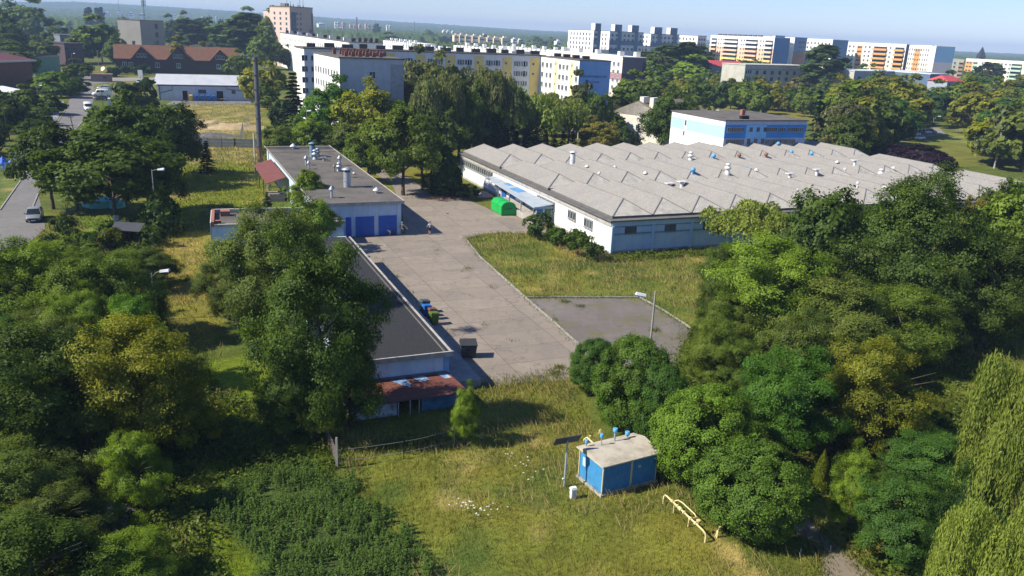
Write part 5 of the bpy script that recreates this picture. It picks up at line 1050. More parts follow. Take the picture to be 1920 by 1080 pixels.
 ('broad',188,118,46,66,'b','big bright tree left of the brown tiled terrace'),('broad',215,125,75,40,'d','dark tree at the left end of the tiled terrace'),
 ('poplar',167,62,13,13,'d','leftmost slim poplar against the ridge'),('poplar',184,60,11,9,'k','middle slim poplar against the ridge'),('poplar',191,60,13,9,'k','rightmost slim poplar against the ridge'),
 ('broad',28,85,14,50,'n','large tree on the skyline at the left edge'),('broad',58,88,13,62,'n','second large tree on the skyline at the left'),('broad',8,110,30,50,'d','dark tree cut by the left edge at the top'),
 ('broad',332,136,80,42,'o','reddish olive tree before the middle gable of the terrace'),('broad',388,136,90,38,'o','small olive tree before the right gable of the terrace'),('broad',300,128,92,30,'n','small green tree before the terrace'),('broad',245,128,100,30,'y','yellow green bush tree below the left gable of the terrace'),
 ('broad',458,82,26,50,'b','tall bright tree right of the tiled terrace'),('broad',495,130,68,60,'n','round green tree left of the tall block'),('broad',485,95,42,40,'n','green tree behind the right end of the terrace'),
 ('poplar',378,88,34,30,'n','upright pale tree behind the tiled terrace'),('broad',345,80,32,34,'n','tree just right of the mast office block'),('broad',320,85,38,32,'g','olive tree beside the mast office block'),('broad',412,90,45,24,'d','dark tree between the pale trees behind the terrace'),
 ('broad',515,78,42,34,'n','tree at the left foot of the ochre tower'),('broad',545,105,80,30,'y','olive tree under the ochre tower'),
 ('poplar',707,74,44,12,'n','slender dark poplar beyond the white roofs'),('broad',734,92,67,44,'d','round dark tree on the white roofline'),('broad',806,80,60,24,'n','hazy tree above the white roofline'),
 ('broad',1008,92,72,32,'n','tree left of the blue gable behind the white roofs'),('broad',1036,92,74,28,'n','second tree behind the white roofs, near the blue gable'),
 ('poplar',1133,112,82,24,'n','leftmost tree before the grey white estate'),('poplar',1158,112,80,22,'n','second tree before the grey white estate'),('poplar',1180,112,78,24,'b','third tree before the grey white estate'),
 ('poplar',1222,170,92,50,'n','leftmost of the big pale poplars'),('poplar',1252,172,84,54,'b','second of the big pale poplars'),('poplar',1283,172,78,54,'n','third of the big pale poplars'),('poplar',1311,168,80,40,'n','rightmost of the big pale poplars'),('birch',1240,178,112,60,'g','greyish birch below the pale poplars'),
 ('broad',1617,140,104,38,'n','round tree before the orange balconies, left part'),('broad',1648,140,105,44,'n','round tree before the orange balconies, right part'),('poplar',1611,132,92,14,'o','rusty tree before the first orange strip'),
 ]:
    T(*a)
T('high',208,416,258,215,'d','large garden tree with a whitewashed trunk',wash=True)
# rows of small spruces behind the hall
for i,x in enumerate((950,968,986,1004,1022,1040,1056,1074,1092,1110,1128)):
    T('spruce',x,290,238+random.randint(-6,8),random.randint(20,28),'k','small dark spruce in the row directly behind the factory roof','row of spruces behind the factory hall')
def blocked(x,y,r):
    for A,e,n,L,d in RECTS:
        v=np.array([x,y])-A; a=v@e; b=v@n
        if -r<a<L+r and -r<b<d+r: return True
    for P in (YARD,LOT,ROADL,LANE,PATHR):
        if inside(np.array(x),np.array(y),P): return True
    return False
def fill(n,poly,hmin,hmax,kinds,tints,label,group,rs=.5,sep=.62):
    xs=[p[0] for p in poly]; ys=[p[1] for p in poly]; k=0; tries=0
    while k<n and tries<n*60:
        tries+=1; px=random.uniform(min(xs),max(xs)); py=random.uniform(min(ys)**.5,max(ys)**.5)**2
        if not inside(np.array(px),np.array(py),poly): continue
        p=G(px,py); h=random.uniform(hmin,hmax); kind=random.choice(kinds); r=h*rs*{'poplar':.35,'spruce':.45,'birch':.7}.get(kind,1)*random.uniform(.85,1.15)
        if blocked(p[0],p[1],r*.75): continue
        if any((p[0]-t[0])**2+(p[1]-t[1])**2<((r+t[2])*sep*.62)**2 for t in TREES): continue
        TREES.append((p[0],p[1],r)); ti=random.choice(tints); FILLS.append((plant(kind,p,h,r,ti,label,group),kind,ti,*pr((p[0],p[1],h*.5)))); k+=1
    return k
c=[]; FILLS=[]
c.append(fill(96,[(1560,330),(1560,165),(1640,150),(1780,170),(1930,175),(1930,340),(1860,320),(1850,262),(1700,228),(1690,275)],11,14.5,['broad','broad','acacia','birch'],'nnydgyb','leafy tree in the wood between the factory roof and the panel buildings at right','wood right of the blue office'))
c.append(fill(64,[(1180,200),(1330,165),(1560,170),(1560,228),(1530,222),(1350,218),(1240,222)],7,10,['broad','broad','shrub'],'nynyb','leafy tree in the belt behind the old white hall and blue office','belt behind the old white hall'))
c.append(fill(30,[(1330,168),(1400,150),(1590,150),(1600,175),(1400,185)],8,13,['broad','broad','birch'],'ndyg','leafy tree below the pale grey panel building','trees below the panel building'))
c.append(fill(34,[(640,290),(760,240),(1150,240),(1150,296),(860,300),(800,330),(700,310)],7,10,['broad','birch','spruce'],'ngyd','tree in the belt between garage roof and willows','tree belt behind the garage'))
c.append(fill(36,[(-20,110),(-20,60),(130,55),(160,100),(120,125),(60,98)],7,11,['broad','birch','acacia'],'ndg','tree at upper left around the green building','trees around the green building'))
c.append(fill(16,[(-20,300),(-20,225),(0,200),(60,195),(84,200),(80,235),(40,265)],4,6,['broad','shrub','broad'],'ndk','garden tree left of the street at the left edge','garden trees left of the street'))
c.append(fill(44,[(200,118),(200,62),(330,50),(540,58),(545,100),(460,110),(450,90),(215,90)],8,13,['broad','poplar','acacia','broad'],'nbgd','tree behind the tiled terrace','trees behind the tiled terrace'))
c.append(fill(14,[(205,146),(220,130),(290,128),(290,142)],2.5,4,['shrub'],'dn','dark hedge shrub below the tiled terrace','hedge below the tiled terrace',.6,.5))
c.append(fill(8,[(300,132),(460,138),(470,126),(300,122)],3,5,['shrub','broad'],'nyd','garden shrub between terrace and white warehouse roof','garden shrubs behind the white warehouse'))
c.append(fill(20,[(1380,560),(1330,640),(1380,760),(1560,800),(1750,760),(1760,600),(1930,560),(1930,430),(1500,470)],5,9,['broad','broad','acacia'],'ndgd','tree inside the dense wood on the right','dense wood on the right',.42,.62))
c.append(fill(16,[(-30,860),(-30,580),(150,560),(270,580),(270,700),(160,800)],4,6.5,['broad','acacia'],'ndgb','tree inside the dense wood on the left','dense wood on the left',.45,.62))
c.append(fill(14,[(1880,780),(1560,810),(1560,900),(1640,960),(1700,900)],1.2,2.6,['shrub'],'ndy','low shrub on the rough ground right of the globe trees','low shrubs right of the globe trees',.6))
c.append(fill(10,[(120,465),(125,440),(160,440),(290,445),(290,470),(180,480)],1.5,3,['shrub'],'nbdy','garden shrub around the small lawn','garden shrubs',.6,.5))
c.append(fill(10,[(560,300),(640,300),(660,260),(600,230),(530,240)],5,8,['broad','shrub'],'ndb','tree at the far end of the garage roof','trees at the far end of the garage'))
c.append(fill(20,[(1790,175),(1930,170),(1930,150),(1790,148)],8,12,['broad','birch'],'ngd','tree in front of the pastel blocks','trees before the pastel blocks'))
c.append(fill(8,[(178,225),(215,215),(215,290),(180,290)],3,4.5,['shrub','broad'],'nbd','bush on the verge right of the street','verge bushes'))
import os
if os.environ.get('DBG'):
    bpy.context.view_layer.update(); sh=np.array([math.cos(SUN_AZ),math.sin(SUN_AZ)])/math.tan(SUN_EL)
    for P_ in ((500,860),(400,940),(450,1040),(600,860),(560,780),(350,600)):
        g_=G(*P_)
        for o in COL.objects:
            cc_=[q for q in o.children if q.name.startswith('crown')]
            if o.parent is None and cc_:
                hh_=cc_[0].dimensions[2]; rr_=cc_[0].dimensions[0]/2
                for t_ in (.3,.5,.7,.9):
                    c_=np.array(o.location[:2])+sh*hh_*t_
                    if np.hypot(*(c_-g_[:2]))<rr_*.8: print('SHADE',P_,o['label'],round(hh_,1),round(rr_,1)); break
    from collections import Counter
    print(Counter(o.name.split('.')[0] for o in COL.objects if o.parent is None))
# every filler tree gets its own wording: look, then the nearest landmark, then its order there
LAND=[(60,15,'under the left skyline trees'),(30,60,'behind the grey green annex'),(90,90,'behind the green building'),(140,75,'by the flat grey roofs'),(190,90,'beside the big bright street tree'),(230,90,'at the left end of the tiled terrace'),(330,70,'behind the middle gable'),(430,80,'behind the right end of the terrace'),(500,60,'left of the ochre tower'),(520,110,'above the steel chimney'),(280,135,'in the hedge below the terrace'),(400,125,'behind the white warehouse'),(30,250,'at the left street edge'),(195,250,'on the verge by the kiosk box'),(560,240,'behind the steel chimney'),(620,260,'at the far end of the garage'),(700,250,'under the plastered block'),(780,250,'by the big tree with visible trunk'),(870,240,'before the second yellow bay'),(960,230,'around the golden willow'),(1060,240,'around the second willow'),(1130,240,'at the foot of the blue gable'),
(1190,170,'left of the old white hall'),(1260,170,'below the pale poplars'),(1330,165,'below the red long roof'),(1400,160,'before the grey panel building'),(1470,165,'right of the grey panel building'),(1540,160,'at the foot of the tall pale tree'),(1370,205,'behind the blue office roof'),(1460,205,'behind the right end of the blue office'),(1590,230,'right of the tall spruce'),(1600,170,'before the slate gables'),(1660,170,'before the orange balconies'),(1720,170,'before the orange striped block'),(1790,170,'by the grey house with red roof'),(1860,170,'by the pair of poplars'),(1650,250,'above the purple trees'),(1700,215,'left of the clearing'),(1790,215,'behind the clearing'),(1880,230,'right of the clearing'),(1880,290,'at the right end of the factory roof'),(1790,300,'right of the purple trees'),
(1400,520,'behind the round bright tree'),(1500,560,'in the middle of the right wood'),(1600,620,'below the dark maple'),(1700,560,'under the largest maple'),(1850,520,'at the right edge of the wood'),(1600,760,'around the ash tree'),(1750,780,'beside the feathery acacia'),(1650,880,'right of the thuja'),(60,520,'near the silver car'),(150,520,'above the yellow green tree'),(250,520,'by the lower lamp'),(50,700,'at the left edge'),(180,700,'beside the yellow green tree'),(80,950,'in the bottom left wood'),(220,950,'by the pale rubble patch'),(120,430,'around the garden lawn'),(230,440,'by the small dark shelter')]
TW={'e':'deep green','n':'green','d':'dark','y':'yellow green','b':'bright','g':'greyish','o':'reddish','k':'very dark'}; KW={'broad':'tree','high':'tree','acacia':'feathery tree','birch':'drooping tree','shrub':'shrub','poplar':'upright tree','spruce':'conifer'}
ORD=['','second','third','fourth','fifth','sixth','seventh','eighth','ninth','tenth','eleventh','twelfth','thirteenth','fourteenth','fifteenth']
bk={}
for o_,kd,ti,px_,py_ in FILLS:
    lm_=min(LAND,key=lambda q:(q[0]-px_)**2+(2*(q[1]-py_))**2)[2]; bk.setdefault((TW[ti],KW[kd],lm_),[]).append((px_,o_))
for (tw,kw,lm_),L_ in bk.items():
    L_.sort(key=lambda q:q[0])
    for i,(px_,o_) in enumerate(L_):
        o_['label']=('%s %s %s'%(tw,kw,lm_)) if len(L_)==1 else ('%s of %d %s %ss %s'%(('leftmost' if i==0 else 'rightmost' if i==len(L_)-1 else ORD[i]+' from left'),len(L_),tw,kw,lm_))
# ---- grass blades, nettles, undergrowth (stuff)
def scatter(poly_px,dens,z=None,excl=True,cap=400000):
    P=GP(poly_px) if z is None else poly_px; P=np.array(P); x0,y0=P.min(0); x1,y1=P.max(0); n=int(min(cap,(x1-x0)*(y1-y0)*dens)); x=RNG.uniform(x0,x1,n); y=RNG.uniform(y0,y1,n)
    k=inside(x,y,[tuple(p) for p in P])
    if excl:
        for Q in (YARD,LOT,ROADL,PATHR): k&=~inside(x,y,Q)
        for A,e,nn,L,d in RECTS:
            if A[1]>240: continue
            a=(x-A[0])*e[0]+(y-A[1])*e[1]; b=(x-A[0])*nn[0]+(y-A[1])*nn[1]; k&=~((a>-.1)&(a<L+.1)&(b>-.1)&(b<d+.1))
    return x[k],y[k]
def blades(name,x,y,h,w_,m,tonecol,lean=.35,leaf=False,kind='stuff'):
    n=len(x); a=RNG.uniform(0,6.283,n); wind=np.stack([np.cos(1.2+2.5*fbm(x,y,7.)),np.sin(1.2+2.5*fbm(x,y,7.))],-1)
    d=np.stack([np.cos(a),np.sin(a)],-1)*.5*w_[:,None]; l=(wind*.8+RNG.normal(size=(n,2))*.6)*lean*h[:,None]
    z0=np.zeros(n)-.02; P=np.zeros((n,4,3)); P[:,0,:2]=np.stack([x,y],-1)-d; P[:,1,:2]=np.stack([x,y],-1)+d; mid=np.stack([x,y],-1)+l
    P[:,2,:2]=mid+d*.35; P[:,3,:2]=mid-d*.35; P[:,0,2]=z0;P[:,1,2]=z0;P[:,2,2]=h;P[:,3,2]=h*.97
    me=fast_mesh(name,P.reshape(-1,3),np.arange(n*4).reshape(n,4),m,col=np.repeat(tonecol,4,0)); o=bpy.data.objects.new(name,me); link(o); tag(o,kind=kind); return o
def blade_mat():
    m=bpy.data.materials.new('grass blade'); m.use_nodes=True; n=m.node_tree; L=n.links; n.nodes.remove(n.nodes['Principled BSDF']); at=n.nodes.new('ShaderNodeAttribute'); at.attribute_name='Col'
    d=n.nodes.new('ShaderNodeBsdfDiffuse'); t=n.nodes.new('ShaderNodeBsdfTranslucent'); L.new(at.outputs[0],d.inputs[0]); L.new(at.outputs[0],t.inputs[0]); a=n.nodes.new('ShaderNodeMixShader'); a.inputs[0].default_value=.3; L.new(d.outputs[0],a.inputs[1]); L.new(t.outputs[0],a.inputs[2]); L.new(a.outputs[0],n.nodes['Material Output'].inputs[0]); return m
BM=blade_mat()
def cols(x,y,s=.25):
    c=zone(x,y); return np.clip(c*RNG.uniform(1-s,1+s,(len(x),1))*RNG.uniform(.93,1.07,(len(x),3))*1.25,0,.7)
xa,ya=scatter([(300,1120),(330,700),(640,800),(850,742),(1000,716),(1075,712),(1120,820),(1300,920),(1600,1120)],34)
xb,yb=scatter([(865,447),(1000,400),(1150,478),(1330,465),(1420,560),(1330,640),(1296,616),(1200,556),(985,556)],16)
xc,yc=scatter([(290,480),(300,330),(380,270),(510,272),(510,390),(390,390),(400,520),(420,640),(400,800),(300,700)],9)
xd,yd=scatter([(1500,1120),(1560,640),(1760,600),(1930,640),(1800,1120)],20)
xe,ye=scatter([(-40,1120),(-40,420),(300,400),(400,700),(480,1120)],9)
xf,yf=scatter([(330,262),(340,190),(490,195),(500,262)],3)
x=np.concatenate([xa,xb,xc,xd,xe,xf]); y=np.concatenate([ya,yb,yc,yd,ye,yf]); k=~innet(x,y); x=x[k];y=y[k]
dd=np.hypot(x,y); f=fbm(x,y,3.5); h=RNG.uniform(.10,.34,len(x))*(.55+.95*f)*np.where(dd>100,1.1,1.); w_=RNG.uniform(.03,.06,len(x))*np.clip(dd/48,.8,3)
blades('grass',x,y,h,w_,BM,cols(x,y),.6)
# weeds in the kerb joints and yard cracks
wx=[];wy=[]
for pts,n_,s_ in (([(872,447),(900,482),(985,558),(1102,662)],900,.28),([(985,558),(1040,558),(1200,558),(1296,616)],1500,.35),([(1066,700),(1010,716),(960,720),(905,728),(860,740)],2600,.8),([(700,478),(760,540),(800,580)],160,.3),([(1290,620),(1262,690)],500,.6),([(1540,1100),(1540,1040),(1500,1005)],700,.35),([(1650,1100),(1600,1045),(1548,1005)],700,.4)):
    P_=GP(pts)
    for _ in range(n_):
        i_=random.randrange(len(P_)-1); t_=random.random(); a_,b_=P_[i_],P_[i_+1]; wx.append(a_[0]+(b_[0]-a_[0])*t_+random.gauss(0,s_)); wy.append(a_[1]+(b_[1]-a_[1])*t_+random.gauss(0,s_))
for px_,py_,n_ in ((747,520,50),(880,504,60),(868,508,30),(925,540,30),(905,610,20),(820,470,14),(1040,600,30),(960,640,16),(1230,620,160),(1090,575,120),(1060,566,150),(840,402,12),(1050,690,160),(1042,700,160)):
    q_=G(px_,py_)
    for _ in range(n_): wx.append(q_[0]+random.gauss(0,.28)); wy.append(q_[1]+random.gauss(0,.28))
wx=np.array(wx);wy=np.array(wy); n_=len(wx); blades('weeds',wx,wy,RNG.uniform(.05,.3,n_),RNG.uniform(.03,.07,n_),BM,np.clip(np.array([.15,.165,.04])*RNG.uniform(.6,1.4,(n_,1)),0,1),.7)
# tall dry stalks in drifts
k=(fbm(x,y,3.,3)>.565)&(RNG.random(len(x))<.5)&(dd<115); xs,ys=x[k],y[k]; n=len(xs)
blades('dry_grass',xs+RNG.normal(size=n)*.1,ys+RNG.normal(size=n)*.1,RNG.uniform(.3,.6,n),RNG.uniform(.02,.035,n)*np.clip(np.hypot(xs,ys)/50,1,2),BM,np.clip(np.array([.40,.31,.13])*RNG.uniform(.6,1.2,(n,1)),0,1),.75)
# nettles: upright leafy stems
P=np.array(NETTLE); x0,y0=P.min(0)-2; x1,y1=P.max(0)+2; n=int((x1-x0)*(y1-y0)*26); x=RNG.uniform(x0,x1,n); y=RNG.uniform(y0,y1,n); k=innet(x,y)&(fbm(x+11,y,1.3,3)>.36); x=x[k]; y=y[k]; n=len(x); nl=15
hh=RNG.uniform(.4,.85,n)*(.35+1.1*fbm(x,y,2.2,4)); t=np.linspace(.2,1,nl); a=RNG.uniform(0,6.28,(n,nl)); wdt=.11*(1.15-t)[None]
P=np.stack([x[:,None]+np.cos(a)*wdt,y[:,None]+np.sin(a)*wdt,hh[:,None]*t[None]*np.ones((n,1))],-1).reshape(-1,3)
N=np.stack([np.cos(a)*.4,np.sin(a)*.4,np.ones((n,nl))],-1).reshape(-1,3)+RNG.normal(size=(n*nl,3))*.3
o=bpy.data.objects.new('nettles',leafquads('nettles',P,N,.065,1.9,leafmat('nettle leaf',(.045,.085,.014),(.105,.175,.028),.3),(RNG.random((n,nl))*.5+.5*fbm(x,y,2.)[:,None]).ravel(),RNG,np.stack([np.cos(a),np.sin(a),-.3+0*a],-1).reshape(-1,3))); link(o); tag(o,kind='stuff')
# undergrowth in the woods and rough corners
xs=[];ys=[]
for poly,dn in (([(-60,1150),(-40,470),(150,450),(290,470),(310,640),(400,720),(330,900),(400,1000),(430,1150)],16),([(340,700),(620,800),(640,880),(400,935),(330,900)],18),([(1060,700),(1350,600),(1500,560),(1930,560),(1930,640),(1760,620),(1570,680),(1700,860),(1500,960),(1380,960),(1260,880)],9),([(1560,650),(1760,615),(1900,650),(1880,860),(1600,980)],12),([(1130,480),(1330,462),(1330,480),(1160,492)],10),([(1560,985),(1720,1010),(1800,1150),(1680,1150)],14),([(640,850),(850,830),(850,812),(680,835)],20)):
    a_,b_=scatter(poly,dn); xs.append(a_); ys.append(b_)
x=np.concatenate(xs);y=np.concatenate(ys); q=fbm(x,y,2.2,3); k=(RNG.random(len(x))<q*1.5)&~innet(x,y); x=x[k];y=y[k];q=q[k]; n=len(x); nl=7
z=RNG.random((n,nl))*(.15+1.2*np.clip(q-.3,0,1))[:,None]; P=np.stack([x[:,None]+RNG.normal(size=(n,nl))*.16,y[:,None]+RNG.normal(size=(n,nl))*.16,z+.03],-1).reshape(-1,3)
N=RNG.normal(size=(n*nl,3))*.5+[0,0,1.]; o=bpy.data.objects.new('undergrowth',leafquads('undergrowth',P,N,.15,1.5,leafmat('undergrowth leaf',(.045,.075,.010),(.13,.17,.02),.3),(RNG.random((n,nl))*.5+.5*vnoise(x,y,1.5)[:,None]).ravel(),RNG)); link(o); tag(o,kind='stuff')
# white umbels
pts=[]
for (px,py),n,s in (((903,975),18,.9),((873,960),8,.55),((868,964),8,.5),((985,885),7,.9),((1000,905),5,.8),((955,864),3,.4),((1180,885),0,1)):
    b=G(px,py)
    for i in range(n): pts.append((b[0]+random.gauss(0,s*.5),b[1]+random.gauss(0,s*.45)))
mb=MB()
for x_,y_ in pts:
    h_=random.uniform(.45,.75); mb.tube([(x_,y_,0),(x_+.03,y_,h_)],.008,3,1)
    for j in range(4): a=j*1.57; mb.add([(x_+math.cos(a)*.035+math.cos(a+q*2.09)*.032,y_+math.sin(a)*.035+math.sin(a+q*2.09)*.032,h_+random.uniform(0,.03)) for q in range(3)],[(0,1,2)],0)
o=mb.build('wildflowers',[mat('umbel white',(.75,.77,.70),.9,.05),mat('flower stem',(.06,.10,.02),.9,.1)]); tag(o,'white umbel flowers scattered through the meadow left of the blue hut','flowers',kind='stuff')
# ============================================================ objects
M_black=mat('tyre rubber',(.02,.02,.022),.8,.1); M_rim=mat('wheel rim',(.45,.46,.47),.35,.1,metal=.6); M_chrome=mat('lamp glass',(.75,.77,.78),.15,.0); M_carglass=mat('car glass',(.015,.02,.025),.08,0.,spec=.7)
def paint(name,c): return mat(name,c,.3,.04,2,spec=.6)
def loft(st,m=0,close=True,mb=None):
    """stations: (x,[(y,z)...]) half outlines mirrored to a closed ring"""
    mb=mb or MB(); rings=[]
    for x,pts in st: rings.append([(x,y,z) for y,z in pts]+[(x,-y,z) for y,z in reversed(pts)])
    n=len(rings[0]); v=[p for r in rings for p in r]; f=[(k*n+i,(k+1)*n+i,(k+1)*n+(i+1)%n,k*n+(i+1)%n) for k in range(len(rings)-1) for i in range(n)]
    mb.add(v,f,m,True); mb.add(rings[0]+rings[-1],[tuple(range(n)),tuple(range(n,2*n))[::-1]],m); return mb
def car(kind,label,loc,rz,m,group=None,name='parked_car'):
    o=empty(name,loc,rz,label,'van' if kind=='van' else 'car',group)
    if kind=='van':
        L,W_,Hb,Hr=5.3,1.0,1.25,2.3; body=[(-2.65,.9,.45,2.2),(-2.6,.98,.35,2.3),(.9,1.0,.32,2.32),(1.35,.98,.32,2.15),(1.95,.97,.32,1.35),(2.55,.92,.35,1.05),(2.68,.85,.45,.9)]
    else:
        L,W_,Hb,Hr=4.4,.9,.95,1.5; body=[(-2.2,.80,.45,.95),(-2.12,.88,.3,1.02),(-1.2,.91,.25,.98),(.6,.91,.24,.96),(1.1,.9,.25,.93),(1.9,.86,.28,.80),(2.2,.72,.42,.66)]
    st=[]
    for x,w_,z0,z1 in body: st.append((x,[(w_*.9,z0),(w_,z0+.18),(w_,z0+(z1-z0)*.6),(w_*.95,z1-.05),(w_*.86,z1)] if kind!='van' else [(w_*.95,z0),(w_,z0+.2),(w_*.99,z0+(z1-z0)*.5),(w_*.93,z1-.15),(w_*.8,z1)]))
    bd=loft(st).build('body',m,o)
    if kind!='van':
        cb=loft([(-2.0,[(.80,.98),(.78,1.0),(.7,1.02)]),(-1.55,[(.84,.97),(.72,1.38),(.60,1.40)]),(-.4,[(.86,.96),(.71,1.47),(.6,1.5)]),(.25,[(.86,.96),(.70,1.45),(.58,1.47)]),(1.15,[(.82,.93),(.78,.95),(.6,.97)])]); cb.build('window',M_carglass,o)
        rf=loft([(-1.6,[(.7,1.37),(.72,1.40),(.6,1.425)]),(-.4,[(.71,1.46),(.72,1.485),(.6,1.53)]),(.28,[(.69,1.43),(.70,1.46),(.58,1.495)])]); rf.build('roof',m,o)
        for sy in (-1,1):
            MB().tube([(-1.6,sy*.73,1.38),(-1.95,sy*.8,1.0)],.045,5).tube([(-.35,sy*.72,1.45),(-.4,sy*.86,.97)],.035,5).tube([(.27,sy*.70,1.45),(1.1,sy*.82,.95)],.035,5).build('pillar',m,o)
        wx=(-1.35,1.35); r=.33
    else:
        MB().hexa([(1.42,-.86,2.0),(1.42,.86,2.0),(1.98,.9,1.38),(1.98,-.9,1.38)],[(1.46,-.86,2.06),(1.46,.86,2.06),(2.03,.9,1.42),(2.03,-.9,1.42)]).build('windscreen',M_carglass,o)
        for sy in (-1,1): 
            MB().hexa([(.5,sy*.985,1.35),(1.5,sy*.985,1.35),(1.5,sy*1.0,1.35),(.5,sy*1.0,1.35)],[(.5,sy*.945,1.95),(1.2,sy*.945,1.95),(1.2,sy*.97,1.95),(.5,sy*.97,1.95)]).build('side_window',M_carglass,o)
            MB().box(-.6,.3,min(sy*.965,sy*1.0),max(sy*.965,sy*1.0),1.4,1.95).build('side_window',M_carglass,o)
        wx=(-1.6,1.75); r=.35
    for x in wx:
        for sy in (-1,1):
            mb=MB(); mb.tube([(x,sy*(W_-.22),r),(x,sy*(W_+.01),r)],r,16); w_=mb.build('wheel',M_black,o); MB().tube([(x,sy*(W_-.1),r),(x,sy*(W_+.02),r)],r*.6,12).build('rim',M_rim,w_)
    for sy in (-1,1):
        xf=2.18 if kind!='van' else 2.66; z=.62 if kind!='van' else .85
        MB().hexa([(xf-.28,sy*.5,z-.06),(xf-.02,sy*.45,z-.06),(xf-.02,sy*.72,z-.04),(xf-.3,sy*.84,z-.04)],[(xf-.32,sy*.5,z+.08),(xf-.04,sy*.45,z+.06),(xf-.05,sy*.71,z+.07),(xf-.34,sy*.84,z+.12)]).build('headlight',M_chrome,o)
    xf=2.19 if kind!='van' else 2.67
    MB().box(xf-.04,xf+.015,-.5,.5,.38,.56).build('grille',M_black,o); MB().box(xf+.016,xf+.03,-.26,.26,.30,.40).build('number_plate',M_white,o)
    for sy in (-1,1): MB().box(.95,1.1,min(sy*.9,sy*1.08)+(.05*sy if kind=='van' else 0),max(sy*.9,sy*1.08)+(.05*sy if kind=='van' else 0),1.0,1.15).build('mirror',m,o)
    return o
P_sil=paint('silver paint',(.20,.22,.24)); P_wh=paint('white paint',(.72,.73,.74)); P_bk=paint('dark blue paint',(.02,.035,.07)); P_sb=paint('light blue paint',(.42,.55,.62)); P_br=paint('brown paint',(.25,.12,.07))
sd=G(0,394)[:2]-G(52,320)[:2]; ang=math.atan2(sd[1],sd[0])
p=G(66,412); car('car','silver grey car parked on the left street, facing the viewer',(p[0],p[1],.02),ang+.02,P_sil)
p=G(166,208); car('van','silver white van parked at the kerb beside the grass verge',(p[0],p[1],.03),ang+.12,P_wh)
p=G(193,181); car('van','long white delivery van parked side on at the street',(p[0],p[1],.03),math.pi+.25,P_wh).scale=(1.15,1.1,1.05)
p=G(195,168); car('car','pale blue car parked behind the long white van',(p[0],p[1],.03),math.pi+.2,P_sb)
p=G(190,188); car('car','dark blue car in front of the long white van',(p[0],p[1],.03),math.pi+.2,P_bk)
p=G(261,157); car('car','pale car by the hedge left of the white warehouse',(p[0],p[1],.03),ang,P_sb); p=G(278,157); car('car','brown car by the hedge, next to the pale one',(p[0],p[1],.03),ang,P_br)
for px,py,m,lab,a in ((1712,254,P_wh,'leftmost white car in the clearing at right',.2),(1724,252,P_bk,'dark car in the clearing at right',.3),(1733,251,P_wh,'middle white car in the clearing at right',.2),(1743,250,P_sil,'silver car in the clearing at right',.25),(1722,262,P_wh,'white car at the front of the clearing',.4),(1725,229,P_wh,'white car behind the clearing under the trees',.1)):
    p=G(px,py); car('car',lab,(p[0],p[1],.03),a,m,'cars in the clearing')
for i,(px,py,m) in enumerate(((44,66,P_wh),(52,66,P_wh),(60,67,P_wh))):
    p=G(px,py); car('car','tiny white car parked under the skyline trees at upper left',(p[0],p[1],.03),.3,m,'cars under the skyline trees').scale=(1.5,1.5,1.8)
for px,py,lab in ((1366,194,'white van glimpsed in the green belt behind the old white hall'),(1263,160,'small white van glimpsed below the pale poplars')):
    p=G(px,py); car('van',lab,(p[0],p[1],.03),.1,P_wh)
# ---- steel chimney
M_steel=mat('weathered steel',(.11,.12,.135),.6,.35,1.2,dark=(.09,.08,.08),streak=.4); M_rstk=mat('rusty stack base',(.24,.13,.08),.8,.5,1.5,streak=.5); M_cream2=mat('cream pipe paint',(.58,.52,.34),.6,.15,2)
b=G(489,325)[:2]; zt=zfor(b,112); ch=empty('steel_chimney',(b[0],b[1],0),0,'tall slender steel chimney with a rusty base beside the garage','chimney')
n=8
for i in range(n):
    z0=zt*.0+i*zt/n; MB().cyl((0,0,z0),.47-.012*i,zt/n-.06,16,0).cyl((0,0,z0+zt/n-.06),.62,.06,16,1).build('stack_section',[M_rstk if i<2 else M_steel,M_steel],ch)
MB().cyl((0,0,-.1),.95,.6,8).build('footing',M_conc,ch)
mb=MB(); mb.tube([(-.85,-.2,0),(-.85,-.2,zt*.36)],.16,8); mb.build('flue_pipe',M_cream2,ch)
MB().cyl((0,0,zt-.02),.48,.5,14).cyl((0,0,zt*.62),.63,.25,16).build('rim_ring',M_steel,ch)
mb=MB()
for s in(-.2,.2): mb.tube([(s,-.68,1),(s,-.68,zt)],.02,4)
for k in range(int(zt/.6)): mb.tube([(-.2,-.68,1.2+k*.6),(.2,-.68,1.2+k*.6)],.014,4)
mb.build('ladder',M_steel,ch)
